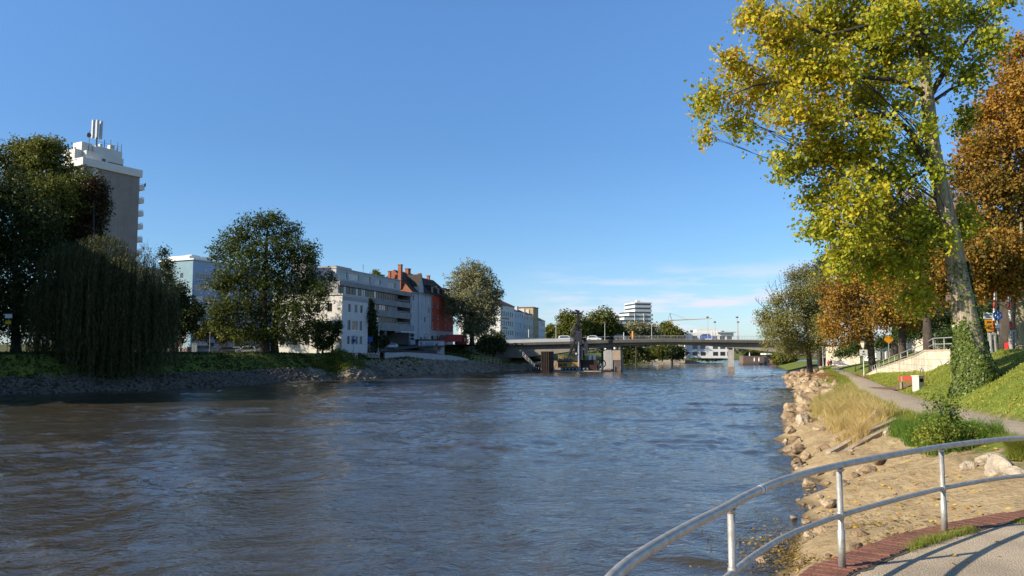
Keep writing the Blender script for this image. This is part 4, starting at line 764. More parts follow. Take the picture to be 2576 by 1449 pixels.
p = at(1378, 855, 420); pv = thing('pavilion', 'low flat roofed cream pavilion behind the white van on the bridge', 'pavilion', (p.x, p.y, 8.2), 0)
MB().box(.6, .6, 0, 12.5, 8, 4.0).build('wall', cream, pv); MB().box(0, 0, 4.0, 13.4, 9, 4.8).build('roof', mat('canopy_white', ()), pv)
# terraced high-rise
p = at(1546, 850, 600); hr = thing('terraced_tower', 'white stepped high-rise with ribbon balconies rising far beyond the bridge', 'high-rise', (p.x, p.y, 5.5), R(14))
k_ = 600/F; wmt = mat('tower_offwhite', (.70, .67, .65), .8, .05, .3); top = at(1600, 762, 600).z-5.5; nf = 12; fh = top/nf
mbw = MB(); mbg = MB()
for i in range(nf):
    z = i*fh; x0 = [0, 0, 0, 0, 0, 0, .0, 4, 8, 12, 17, 17][i]; x1 = 31
    mbw.box(x0, -(i % 2)*.02, z, x1, 22, z+fh*.55); mbg.box(x0+.6, .8, z+fh*.55, x1-.5, 21.5, z+fh)
    if i in (2, 3, 5, 8, 9): MB().box(31.02, 3, z, 33.2, 8, z+fh*.5).build('balcony', wmt, hr)
mbw.box(17, -.03, top, 31, 22, top+.8).build('wall', wmt, hr); mbg.build('window_band', glass, hr); MB().box(21, 6, top+.8, 24, 9, top+2.6).build('chimney', wmt, hr)
for x in (8, 16.4, 24): MB().box(x, -.35, .4, x+.4, -.04, top*(.55 if x < 10 else .8)).build('pier', wmt, hr)
# modern white building on the far bank
p = at(1730, 882, 400); mo = thing('modern_building', 'white modern flat roofed building with curved roof seen above and below the bridge', 'building', (p.x, p.y, 3), R(-4))
wmm = mat('render_modern', (.72, .71, .68), .8, .05)
fr = [(x, z, 2.6, 2.0, dict(bars=1)) for z in (1.2, 4.6, 9.3) for x in (2.4, 6.4, 12.6, 16.2, 19.6)]
MB().wall((0, 0, 0), XA, 23, 13.0, fr).quad((0, 12, 0), (0, 0, 0), (0, 0, 13), (0, 12, 13)).quad((23, 0, 0), (23, 12, 0), (23, 12, 13), (23, 0, 13)).quad((0, 0, 13), (23, 0, 13), (23, 12, 13), (0, 12, 13)).box(-.4, -1.4, 8.2, 23.4, -.02, 8.6).build('wall', wmm, mo); holes_windows(mo, (0, 0, 0), XA, fr, sill=False, fm=dark_f)
MB().extr_y([(4.5, 13.02)]+[(4.5+12*i/12, 13.3+1.9*math.sin(math.pi*(.2+.7*i/12))) for i in range(13)]+[(16.5, 13.02)], .5, 11).build('roof', wmm, mo)
MB().box(2, 2, 13.02, 3.2, 4, 14.2).box(18, 3, 13.02, 19, 5, 13.9).build('vent_box', dm, mo)
MB().box(14.5, -1.6, 12.9, 24.2, 8, 13.3).build('roof_slab', mat('roof_edge', ()), mo)
p = at(1722, 882, 430); t2 = thing('annex', 'lower white annex with dark windows below the bridge deck', 'building', (p.x, p.y, 3), 0); MB().box(-3, 0, 0, 6, 10, 6.5).build('wall', wmm, t2)
for x in (-2, 1.2, 4): win(t2, (0, -.01, 0), XA, x, 2.6, 1.5, 2, dep=0, sill=False)
# tower crane
p = at(1690.5, 850, 700); tcn = thing('tower_crane', 'distant orange tower crane with long jib on the horizon', 'crane', (p.x, p.y, 5)); om = mat('crane_orange', (.55, .25, .12), .7, .1)
hh = at(1690, 806, 700).z-5; kx = 700/F
MB().tube([(0, 0, 0), (0, 0, hh+1)], .55, 4).build('mast', om, tcn); MB().tube([(-10*kx, 0, hh-1), (0, 0, hh), (102*kx, 0, hh+1.6)], [.3, .6, .25], 4).build('jib', om, tcn)
mb = MB().tube([(0, 0, hh), (-1.5, 0, hh+6.5)], .25, 4).tube([(-1.5, 0, hh+6.5), (-10*kx, 0, hh-1)], .12, 4).tube([(-1.5, 0, hh+6.5), (40*kx, 0, hh+.8)], .1, 4); mb.build('tie_bar', dm, tcn); MB().box(-10.5*kx, -.8, hh-7, -9.5*kx, .8, hh-1).build('counterweight', dm, tcn)
# ---------------------------------------------------------------- bridge
BA, BB = at(1270, 863, 243), at(1936, 856, 222); bd = Vector((BB.x-BA.x, BB.y-BA.y, 0)).normalized(); brz = math.atan2(bd.y, bd.x)
bz0 = 0; br_ = thing('road_bridge', 'long flat concrete road bridge arching over the river on pale piers', 'bridge', (BA.x, BA.y, 0), brz)
def bx_(u): # along-bridge coordinate of a picture column
    a, y, z = ray(u, 880); k = a/y; return ((k*BA.y-BA.x)/(bd.x-k*bd.y))
def bz_(u, v): s_ = bx_(u); return at(u, v, BA.y+bd.y*s_).z
low = [(1266, 899), (1304, 900.6), (1370, 893), (1443, 883), (1537, 872), (1610, 867.5), (1676, 865.5), (1776, 869), (1850, 875.6), (1943, 885), (2004, 892), (2080, 901)]; topk = [(1256, 864), (1350, 861), (1443, 859), (1560, 855.5), (1676, 854), (1800, 854.5), (1936, 856), (2110, 860)]
tx = np.array([bx_(u) for u, v in topk]); tz = np.array([bz_(u, v) for u, v in topk]); lx = np.array([bx_(u) for u, v in low]); lz = np.array([bz_(u, v) for u, v in low])
deck = lambda x: float(np.interp(x, tx, tz)); xs = np.linspace(lx[0], lx[-1], 60)
from functools import reduce
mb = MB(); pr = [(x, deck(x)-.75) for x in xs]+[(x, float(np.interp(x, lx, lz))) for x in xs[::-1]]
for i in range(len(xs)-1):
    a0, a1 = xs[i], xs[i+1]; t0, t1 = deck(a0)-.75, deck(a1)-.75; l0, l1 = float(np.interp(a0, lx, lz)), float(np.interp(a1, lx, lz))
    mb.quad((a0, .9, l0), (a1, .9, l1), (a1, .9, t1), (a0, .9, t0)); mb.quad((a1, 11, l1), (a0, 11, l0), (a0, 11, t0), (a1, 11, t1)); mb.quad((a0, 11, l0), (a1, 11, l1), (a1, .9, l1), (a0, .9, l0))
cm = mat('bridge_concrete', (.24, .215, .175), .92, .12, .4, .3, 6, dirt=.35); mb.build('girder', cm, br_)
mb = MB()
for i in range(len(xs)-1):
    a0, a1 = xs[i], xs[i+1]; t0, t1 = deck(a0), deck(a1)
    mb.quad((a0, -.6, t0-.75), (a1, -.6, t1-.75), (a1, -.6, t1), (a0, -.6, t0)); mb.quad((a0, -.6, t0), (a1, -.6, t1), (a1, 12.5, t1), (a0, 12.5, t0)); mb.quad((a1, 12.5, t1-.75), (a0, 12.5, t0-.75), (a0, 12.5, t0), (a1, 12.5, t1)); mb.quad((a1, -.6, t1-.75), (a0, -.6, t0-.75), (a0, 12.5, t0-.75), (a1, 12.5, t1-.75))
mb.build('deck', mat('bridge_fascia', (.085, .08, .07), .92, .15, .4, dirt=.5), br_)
x0 = bx_(1272); MB().box(-14, 2.5, 3, x0+.3, 12, deck(0)-.8).build('abutment', cm, br_) ; xe = bx_(2078); MB().box(xe, 1.2, 1, xe+8, 12, deck(xe)-.8).build('abutment', cm, br_)
# pier by the sunny shore and pier in the building site
for u0, u1 in ((1830, 1846), (1519, 1536)):
    a0, a1 = bx_(u0), bx_(u1); zt_ = float(np.interp((a0+a1)/2, lx, lz)); w_ = (a1-a0)
    pi_ = MB().box(a0, 1.6, -2, a0+w_, 9, zt_-.6).box(a0+.3, 2.2, zt_-.6, a0+w_-.3, 8.4, zt_-.02).build('pier', mat('pier_concrete', (.36, .34, .33), .9, .15, .6, dirt=.4), br_)
    MB().box(a0-.12, 1.4, -2, a0+w_+.12, 9.2, 1.55 if u0 > 1800 else .8).build('pier_base', mat('pier_stain', (.22, .19, .16), .9, .2, .6, dirt=.5), pi_)
# railing of the bridge
rail_m = mat('bridge_rail_grey', (.36, .37, .38), .5, .1, metal=.4); mb = MB()
for i in range(len(xs)-1):
    for h in (1.1, .15):
        mb.tube([(xs[i], -.35, deck(xs[i])+h), (xs[i+1], -.35, deck(xs[i+1])+h)], .05, 4, False)
x = bx_(1560)
while x < bx_(2060): mb.tube([(x, -.35, deck(x)), (x, -.35, deck(x)+1.1)], .035, 4, False); x += .42
mb.build('railing', rail_m, br_)
x1_ = bx_(1442); mb = MB(); n = 14
for i in range(n): a0, a1 = -3+(x1_+3)*i/n, -3+(x1_+3)*(i+1)/n; mb.quad((a0, -.42, deck(a0)+.02), (a1, -.42, deck(a1)+.02), (a1, -.42, deck(a1)+.95), (a0, -.42, deck(a0)+.95)); mb.quad((a0, -.42, deck(a0)+.95), (a1, -.42, deck(a1)+.95), (a1, -.36, deck(a1)+.95), (a0, -.36, deck(a0)+.95)); mb.quad((a1, -.36, deck(a1)+.02), (a0, -.36, deck(a0)+.02), (a0, -.36, deck(a0)+.95), (a1, -.36, deck(a1)+.95))
mb.build('parapet_panel', mat('parapet_grey', (.36, .38, .41), .7, .1, .5), br_)
# lamp posts on the bridge and the ramp
def bpoint(u, dy): s_ = bx_(u); q = Vector((BA.x+bd.x*s_-bd.y*dy, BA.y+bd.y*s_+bd.x*dy, 0)); q.z = deck(s_); return q
lm_ = mat('lamp_post', (.48, .48, .47), .6, .08, metal=.2); lh = mat('lamp_head', (.12, .12, .13), .5, .1)
proto_l = None
for u, v, dy, lab in [(1379, 812, 11, 'street lamp with bent arm in front of the low pavilion'), (1522, 813, 0, 'pale street lamp post rising before the tall round tree'), (1640, 813, 0, 'pale street lamp post in front of the stepped high-rise'), (1790, 800, 0, 'street lamp over the blue car on the bridge'), (1806, 812, 11, 'shorter looking street lamp across the deck from the lamp over the blue car'), (1977, 800, 0, 'street lamp nearest the sunny end of the bridge'), (1979.5, 812, 11, 'street lamp across the deck at the sunny end of the bridge')]:
    u = u if u < 1700 or u > 1850 else u-8.5
    if u > 1900: u -= 121.
    q = bpoint(u, dy); h = at(u, v, q.y).z-q.z; t_ = thing('street_lamp', lab, 'street lamp', q, brz, 'street lamps on the bridge')
    MB().tube([(0, 0, 0), (0, 0, h*.4), (0, 0, h)], [.13, .1, .07], 7).build('post', lm_, t_)
    if dy and u < 1400: MB().tube([(0, 0, h), (.5, 0, h+.3), (1.3, 0, h+.3)], .06, 5).box(.9, -.15, h+.22, 1.7, .15, h+.38).build('lamp_head', lh, t_)
    else: MB().lathe([(.1, 0), (.38, .05), (.42, .22), (.3, .4), (.08, .46)], 10, (0, 0, h)).build('lamp_head', lh, t_)
# ---------------------------------------------------------------- cars
paint = {}
def car_proto(kind):
    t_ = thing('parked_car', 'x', 'car')
    Lc_, Wc, Hc = {'hatch': (4.1, 1.75, 1.48), 'suv': (4.4, 1.82, 1.65), 'estate': (4.7, 1.8, 1.5), 'van': (4.8, 1.85, 1.85)}[kind]
    h = Lc_/2; bonnet = .98 if kind != 'van' else 1.1
    roof = {'hatch': [(.55, Hc), (-.7, Hc-.03), (-1.75, Hc-.28)], 'suv': [(.45, Hc), (-1.2, Hc-.03), (-1.95, Hc-.25)], 'estate': [(.5, Hc), (-1.2, Hc-.05), (-2.0, Hc-.2)], 'van': [(.7, Hc), (-1.6, Hc), (-2.2, Hc-.1)]}[kind]
    base = [(h-.05, .32), (h, .55), (h-.08, .78), (h-.35, .86), (h-1.05 if kind != 'van' else h-.75, bonnet)]
    prof = base+roof+[(-h+.06, bonnet-.06), (-h, .6), (-h+.06, .34)]
    secs = [(-1, .0), (-.93, .06), (0, .07), (.93, .06), (1, .0)]
    V = []; Fs = []; n = len(prof)
    for f, _ in secs:
        for x, z in prof:
            tuck = 1-.16*max(0, (z-bonnet)/(Hc-bonnet+.01)) if z > bonnet else 1-.03*(z < .4)
            e_ = .97 if abs(f) > .95 else 1; V.append((x*(.985 if abs(f) > .95 else 1), f*Wc/2*tuck, .32+(z-.32)*e_))
    mb = MB(); mb.v = V
    for i in range(len(secs)-1):
        for j in range(n): a_ = i*n+j; b2 = i*n+(j+1) % n; mb.f.append((a_, a_+n, b2+n, b2))
    mb.f.append(tuple(range(n))); mb.f.append(tuple(range(len(V)-1, len(V)-1-n, -1)))
    mb.build('body', None, t_)
    A_, Bp = base[-1], roof[0]; w2 = Wc/2; cg_ = mat('car_glass', (.02, .025, .03), .05, .2, spec=.9)
    def strip_(P0, P1, in0, in1, nm, off=.015):
        dx, dz = P1[0]-P0[0], P1[1]-P0[1]; l_ = math.hypot(dx, dz); nx_, nz_ = dz/l_*off, -dx/l_*off
        if nz_ < 0 and abs(dz) < abs(dx): nx_, nz_ = -nx_, -nz_
        lerp = lambda f: (P0[0]+dx*f+nx_, P0[1]+dz*f+nz_); q0, q1 = lerp(.1), lerp(.92)
        MB().quad((q0[0], -w2*in0, q0[1]), (q0[0], w2*in0, q0[1]), (q1[0], w2*in1, q1[1]), (q1[0], -w2*in1, q1[1])).build(nm, cg_, t_)
    strip_(A_, Bp, .88, .8, 'windscreen', .02); strip_((-h+.06, bonnet-.06), roof[-1], .86, .78, 'rear_window', -.02) if kind == 'x' else None
    P0, P1 = (-h+.06, bonnet-.06), roof[-1]; MB().quad((P0[0]-.012+(P1[0]-P0[0])*.2, w2*.8, P0[1]+(P1[1]-P0[1])*.2), (P0[0]-.012+(P1[0]-P0[0])*.2, -w2*.8, P0[1]+(P1[1]-P0[1])*.2), (P1[0]-.03, -w2*.72, P1[1]-.02), (P1[0]-.03, w2*.72, P1[1]-.02)).build('rear_window', cg_, t_)
    for s_ in (-1, 1):
        zt_ = Hc-.14; zb = bonnet+.02; yb, yt = s_*(w2*.985+.012), s_*(w2*(1-.16*(zt_-bonnet)/(Hc-bonnet))+.008); xr0 = roof[-1][0]+.35
        q = [(A_[0]-.15, yb, zb), (xr0-.15, yb, zb), (xr0+.12, yt, zt_), (Bp[0]-.08, yt, zt_)]; q = q if s_ > 0 else q[::-1]
        MB().poly(q).build('side_window', cg_, t_)
        MB().box(h-.22, s_*w2*.62-.2, .66, h-.02, s_*w2*.62+.2, .8).build('headlight', mat('headlight', (.7, .72, .75), .2, .1), t_); MB().box(-h-.012, s_*w2*.74-.14, .68, -h+.15, s_*w2*.74+.14, .9).build('tail_light', mat('tail_light', (.35, .02, .02), .3, .1), t_)
        for x in (h-.85, -h+.8):
            tm = MB().lathe([(.20, -.1), (.31, -.1), (.325, -.05), (.325, .05), (.31, .1), (.20, .1)], 16); 
            tm.v = [(v[0]+x, v[2]+s_*(w2-.1), v[1]+.325) for v in tm.v]; w = tm.build('wheel', mat('tyre', (.02, .02, .02), .8, .1), t_, True)
            rm = MB().lathe([(.05, 0), (.2, .0), (.2, .02), (.05, .035)], 10); rm.v = [(v[0]+x, v[2]*s_+s_*(w2-.0), v[1]+.325) for v in rm.v]; rm.build('rim', mat('alloy', (.4, .4, .42), .3, .1, metal=.8), w)
    return t_
PROTO = {}
def car(kind, col, label, loc, rz, group, name='parked_car'):
    if kind not in PROTO: PROTO[kind] = t_ = car_proto(kind)
    else: t_ = copy_tree(PROTO[kind])
    t_.name = name; t_['label'] = label; t_['category'] = 'van' if kind == 'van' else 'car'; t_.location = loc; t_.rotation_euler = (0, 0, rz)
    if group: t_['group'] = group
    pm_ = mat('paint_%d_%d_%d' % tuple(int(c*99) for c in col), col, .3, .03, coat=.8)
    for c in t_.children:
        if c.name.split('.')[0] == 'body':
            if not c.data.materials: c.data.materials.append(pm_)
            c.material_slots[0].link = 'OBJECT'; c.material_slots[0].material = pm_
    return t_
bpx = [('van', (.66, .66, .66), 1417, 6, 'white van driving along the bridge left of the drilling rig mast', 0), ('suv', (.62, .64, .66), 1489, 6, 'white estate car on the bridge half hidden by the drilling rig mast', 0), ('suv', (.05, .05, .055), 1558, 6, 'dark car on the bridge between the lamp post and the orange cone post', 0), ('suv', (.03, .10, .42), 1780, 5, 'bright blue car on the bridge in front of the white modern building', 0)]
for kd, c, u, dy, lab, fl in bpx:
    q = bpoint(u, dy-1.5); q.z += .06; car(kd, c, lab, q, brz, 'cars on the bridge', 'car')
lot = [('hatch', (.05, .06, .08), 110, 190, 'dark blue car at the edge of the lot beside the willow'), ('estate', (.06, .06, .065), 490, 178, 'dark car parked behind the grey switch cabinet'), ('van', (.10, .16, .25), 680, 176, 'blue grey van parked under the yellowish bushes'), ('estate', (.12, .13, .14), 800, 181, 'dark grey estate parked beside the blue grey van'), ('estate', (.10, .10, .11), 1000, 176, 'dark saloon parked nearest the bank left of the beech trunks'),
       ('hatch', (.40, .40, .40), 1110, 181, 'silver hatchback parked between the dark saloon and the beech trunks'), ('suv', (.58, .58, .57), 1225, 177, 'pale suv glinting in the sun beside the beech trunks'), ('estate', (.42, .43, .43), 1350, 188, 'silver estate behind the pale suv near the beech'), ('hatch', (.20, .32, .5), 1555, 181, 'light blue car glimpsed between the two beech trunks'), ('hatch', (.60, .57, .55), 1780, 182, 'white hatchback in sunlight behind the beech, in front of the white house')]
for kd, c, zu, Y, lab in lot:
    u = (580+zu/3.578)/1.4907
    q = at(u, 870, Y); car(kd, c, lab, (q.x, q.y, hz(q.x, q.y)+.02), random.choice([R(12), R(20), R(165), R(196)]), 'cars parked behind the beech')
q = at(1000-19, 872, 203); car('hatch', (.60, .62, .64), 'white hatchback driving up the street in front of the concrete block', (q.x, q.y, np.interp(q.y, [185, 205, 235], [5.3, 6.6, 7.9])+.08), BRZ+R(180-62), None, 'car')
# ---------------------------------------------------------------- trees
bark = mat('bark_grey', (.20, .165, .125), .95, .35, 2.2, 1., 7, stretch=(3, 3, .6)); barkd = mat('bark_dark', (.065, .052, .042), .95, .35, 2, .9, 8, stretch=(3, 3, .6)); barkh = mat('bark_poplar', (.29, .24, .175), .95, .6, 2.2, 1.2, 5, stretch=(3.4, 3.4, .4)); barkp = mat('bark_pale', (.40, .335, .25), .95, .38, 2.6, 1., 7, stretch=(3.2, 3.2, .5))
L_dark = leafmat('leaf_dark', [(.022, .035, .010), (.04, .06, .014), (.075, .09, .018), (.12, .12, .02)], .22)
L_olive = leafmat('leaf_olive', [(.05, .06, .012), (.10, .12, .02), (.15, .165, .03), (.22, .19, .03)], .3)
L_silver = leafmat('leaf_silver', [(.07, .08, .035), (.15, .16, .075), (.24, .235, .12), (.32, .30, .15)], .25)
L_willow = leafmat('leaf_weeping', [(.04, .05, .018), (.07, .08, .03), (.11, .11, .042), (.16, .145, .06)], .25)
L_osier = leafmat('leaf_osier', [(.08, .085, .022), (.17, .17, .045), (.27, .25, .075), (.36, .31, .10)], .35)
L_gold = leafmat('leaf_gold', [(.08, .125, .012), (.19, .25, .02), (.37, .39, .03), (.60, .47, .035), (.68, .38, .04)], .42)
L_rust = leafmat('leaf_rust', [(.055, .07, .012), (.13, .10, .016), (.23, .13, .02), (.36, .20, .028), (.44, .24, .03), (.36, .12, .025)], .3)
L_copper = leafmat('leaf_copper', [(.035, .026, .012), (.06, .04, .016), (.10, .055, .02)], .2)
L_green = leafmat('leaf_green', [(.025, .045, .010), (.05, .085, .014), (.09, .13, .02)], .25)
def V3(u, v, Y): return at(u, v, Y)
def tr(lst, Y): return [(at(u, v, Y), r) for u, v, r in lst]
def onground(u, Y, dz=-.15):
    a, y, z = ray(u, 880); x = a*Y/y; return Vector((x, Y, hz(x, Y)+dz))
# -- poplar (the big tree on the lawn)
YC = 46.; ph_ = [(1880, 50, 38, 36, .8), (1905, 20, 40, 30, .8), (1970, 110, 85, 60, .75), (1850, 165, 50, 40, .85), (1825, 145, 25, 20, .9), (1790, 245, 50, 40, .6), (1765, 275, 30, 35, .55), (1775, 340, 22, 38, .8), (1850, 310, 40, 40, .55), (1885, 340, 18, 30, .4), (1900, 230, 85, 60, .8), (2010, 180, 95, 65, .72), (2100, 165, 95, 75, .68),
  (1985, 280, 75, 55, .75), (2080, 295, 85, 65, .7), (2180, 240, 85, 75, .6), (2230, 140, 85, 80, .52), (2060, 60, 100, 70, .66), (2160, 60, 100, 80, .6), (2250, 40, 80, 80, .5), (2370, 30, 60, 55, .42), (2080, -60, 130, 70, .6), (2240, -80, 130, 80, .5), (2390, -60, 90, 70, .45), (2450, 40, 70, 45, .42), (2520, -10, 40, 40, .4),
  (2055, 385, 85, 55, .68), (1985, 425, 50, 45, .4), (2130, 395, 85, 65, .7), (2205, 340, 75, 60, .55), (2240, 445, 70, 65, .5), (2155, 495, 85, 65, .62), (2070, 495, 70, 50, .5), (2045, 585, 35, 32, .45), (2080, 560, 55, 50, .45), (2150, 590, 75, 55, .5), (2235, 560, 75, 65, .45), (2270, 655, 70, 60, .42), (2300, 745, 55, 55, .5), (2200, 665, 60, 50, .45), (2110, 660, 45, 50, .5), (2315, 570, 55, 75, .38), (2420, 560, 40, 55, .3),
  (2440, 185, 55, 60, .4), (2490, 100, 55, 45, .4), (2370, 130, 40, 60, .45), (2420, 300, 25, 50, .3), (1960, 395, 30, 28, .45), (1940, 60, 60, 50, .75), (2300, 380, 45, 45, .4), (2280, 260, 40, 40, .5), (2330, 90, 30, 60, .4), (2325, 330, 34, 36, .45, -2), (2350, 430, 28, 36, .42, -2.2), (2295, 180, 36, 40, .45, -2), (2385, 600, 26, 34, .4, -1.8)]
bl = [(c, tuple(.9*x for x in r), ti-.02) for c, r, ti in pblobs(ph_, YC, 2.6, 4)]
bs = onground(2455, YC, -1.2)
trunkp = [(bs, 1.35), (at(2452, 938, YC), 1.02), (at(2440, 860, YC), .76), (at(2422, 760, YC), .62), (at(2404, 660, YC), .54), (at(2392, 580, YC), .47), (at(2366, 470, YC), .43), (at(2345, 360, YC), .40), (at(2333, 250, YC), .38), (at(2320, 140, YC+.3), .30), (at(2300, 20, YC+.6), .24), (at(2285, -120, YC+1), .2), (at(2275, -260, YC+1.4), .08)]
hero = tree('poplar_tree', 'tall poplar with golden green leaves and an ivy wrapped leaning trunk on the lawn', trunkp, bl, 68000, .22, L_gold, barkh, None, .34, 11, .35, r0=.055, twigs=5, shell=.5, aspect=.8, outw=.4, nside=20, tw=.016, limb_mat=barkd)
mb = MB(); o = bs
def limb(pts, rs, dy): mb.tube([at(u, v, YC+dy*i/(len(pts)-1))-o for i, (u, v) in enumerate(pts)], rs, 9)
limb([(2378, 500), (2340, 420), (2290, 330), (2245, 295), (2190, 285), (2120, 300), (2060, 330)], [.24, .21, .18, .15, .11, .07, .03], -1.6)
limb([(2335, 250), (2370, 190), (2420, 115), (2470, 60), (2520, 5)], [.2, .16, .12, .09, .05], .8)
limb([(2333, 245), (2290, 215), (2240, 200), (2180, 195), (2090, 190), (2000, 200), (1900, 215), (1810, 250)], [.2, .17, .14, .12, .10, .08, .05, .02], -1.8)
limb([(2322, 140), (2290, 60), (2250, 0), (2200, -80)], [.18, .14, .1, .06], 1)
limb([(2300, 40), (2200, 60), (2080, 90), (2040, 70), (1990, 35), (1950, 5)], [.14, .12, .1, .09, .07, .04], -1.2)
limb([(2345, 420), (2300, 440), (2250, 500), (2240, 560)], [.1, .08, .06, .03], -1)
limb([(2392, 600), (2330, 620), (2260, 600), (2180, 610)], [.1, .08, .06, .03], -1.2)
limb([(2340, 260), (2390, 225), (2440, 205), (2480, 210)], [.12, .09, .06, .03], 1.5)
mb.build('limb', barkd, hero, True)
C = []; on = []                                       # ivy on the lower trunk
tp = [(p-o, r) for p, r in trunkp[:6]]
for i in range(17000):
    f = rng.random()**1.15*(len(tp)-1)*.80; k = int(f); q = tp[k][0].lerp(tp[k+1][0], f-k); r = tp[k][1]+(tp[k+1][1]-tp[k][1])*(f-k); a = rng.uniform(0, 2*math.pi)
    if f > 2.15+.4*math.sin(a*2+1)+.25*math.sin(a*5) and not (-.9 < math.sin(a-.4) and math.cos(a-.2) > -.15+(f-2)*.22): 
        if rng.random() > .10: continue
    bump = 1.05+.10*math.sin(a*3+f*4)+rng.uniform(0, .13); C.append((q.x+math.cos(a)*r*bump, q.y+math.sin(a)*r*bump, q.z)); on.append((math.cos(a), math.sin(a), .2))
C = np.array(C); V, Q, A = leaves(C, .15, rng.random(len(C)), .2, np.array(on)*1.6, .85)
link('ivy', npmesh('ivy', V, Q, leafmat('ivy_leaf', [(.035, .06, .012), (.09, .13, .025), (.18, .21, .05)], .15, .35), False, {'tint': A}), hero)
p = at(2386, 748, YC-.72); tb = thing('nest_box', 'small brown bird nest box hung on the poplar trunk', 'nest box', p, R(-30)); bxm = mat('weathered_wood', (.16, .105, .075), .9, .25, 6)
MB().box(-.14, -.12, -.24, .14, .12, .18).build('body', bxm, tb); MB().box(-.17, -.17, .18, .17, .14, .22).build('roof', mat('roof_felt', (.06, .055, .05), .9, .2), tb); MB().disc_y((0, -.125, .05), .035, .01).build('entrance_hole', mat('hole_black', (.01, .01, .01), .9, .1), tb)
# -- chestnuts on the sunny bank
def chestnut(lab, u, Y, rt, blobs, n, lm, tilt=0, top=600, leaf=.26, gr='chestnut trees on the sunny bank', sig=.45, bk=None):
    b = onground(u, Y); q_ = random.Random(int(u)); blobs = [b_[:4]+(min(1, max(0, b_[4]+q_.uniform(-.26, .16))),) for b_ in blobs]; e_ = at(u+tilt*1.6, top, Y); f = lambda k: b.lerp(e_, k)
    t_ = [(b, rt*1.45), (f(.06), rt*1.08), (f(.3), rt*.9), (f(.6), rt*.55), (f(1), rt*.2)]; return tree('chestnut_tree', lab, t_, pblobs(blobs, Y, 2.2, int(u)), int(n*2.1), leaf, lm, bk or barkd, gr, sig, 10, .25, aspect=.7, twigs=3, outw=.6, tw=.03)
chestnut('rust orange chestnut overhanging the path with a trunk leaning towards the river', 2194, 108, .45, [(2120, 800, 50, 55, .62), (2100, 745, 40, 50, .75), (2150, 740, 60, 60, .6), (2180, 800, 50, 45, .55), (2130, 690, 50, 50, .75), (2190, 690, 60, 60, .6), (2085, 820, 25, 35, .8), (2210, 640, 55, 55, .6), (2160, 840, 45, 30, .6), (2100, 850, 30, 22, .6), (2150, 620, 45, 50, .6), (2200, 575, 60, 45, .6), (2120, 640, 35, 40, .7), (2230, 540, 50, 40, .5)], 16000, L_rust, -14, 650)
chestnut('brown orange chestnut standing between the leaning chestnut and the thick dark trunk', 2268, 92, .42, [(2250, 770, 50, 45, .5), (2290, 740, 50, 50, .55), (2235, 700, 55, 50, .55), (2300, 680, 50, 55, .6), (2270, 620, 60, 50, .65), (2220, 800, 40, 30, .5), (2300, 800, 35, 30, .5), (2230, 590, 50, 45, .55)], 13000, L_rust, 0, 620)
chestnut('dark stemmed chestnut at the head of the stone stair wall', 2336, 76, .5, [(2330, 700, 55, 50, .45), (2300, 640, 60, 55, .45), (2370, 640, 55, 60, .5), (2340, 570, 60, 60, .5), (2390, 720, 45, 40, .5), (2300, 760, 35, 30, .45), (2280, 600, 60, 55, .5), (2400, 560, 50, 60, .45), (2430, 650, 45, 50, .5), (2290, 520, 50, 45, .5), (2340, 770, 40, 25, .4)], 11000, L_rust, -6, 600)
chestnut('rusty chestnut with a bare grey stem at the barriers', 2569, 60, .42, [(2560, 690, 60, 50, .62), (2490, 715, 55, 40, .66), (2440, 690, 35, 45, .6), (2530, 640, 60, 60, .55), (2470, 640, 50, 50, .5), (2590, 740, 40, 35, .6), (2430, 740, 22, 30, .65)], 13000, L_rust, 0, 560, .22, sig=.35, bk=mat('bark_mossy', (.27, .235, .14), .95, .25, 2, .8, 8, stretch=(3, 3, .6)))
chestnut('tall dense orange brown chestnut filling the sky behind the poplar trunk', 2535, 68, .6, [(2540, 150, 35, 50, .85), (2570, 210, 55, 60, .85), (2510, 260, 50, 50, .8), (2460, 300, 40, 45, .7), (2560, 330, 70, 60, .75), (2480, 380, 60, 60, .55), (2570, 450, 70, 70, .85), (2500, 480, 70, 70, .5), (2430, 440, 45, 60, .35), (2420, 560, 45, 70, .3), (2480, 590, 70, 70, .4), (2560, 590, 70, 70, .65), (2610, 300, 60, 110, .8), (2620, 520, 60, 110, .7), (2400, 640, 45, 60, .3), (2440, 370, 30, 40, .5), (2580, 110, 30, 30, .8)], 26000, L_rust, 0, 140, .26, sig=.4)
chestnut('green brown chestnut further back behind the leaning chestnut', 2250, 132, .5, [(2150, 700, 45, 60, .4), (2210, 720, 55, 60, .45), (2270, 700, 55, 60, .4), (2180, 640, 50, 50, .45), (2250, 620, 60, 60, .45), (2320, 680, 50, 60, .35), (2310, 600, 50, 50, .4), (2170, 780, 45, 40, .4), (2240, 790, 45, 30, .35), (2110, 760, 30, 45, .5)], 9000, L_rust, 0, 560, .34)
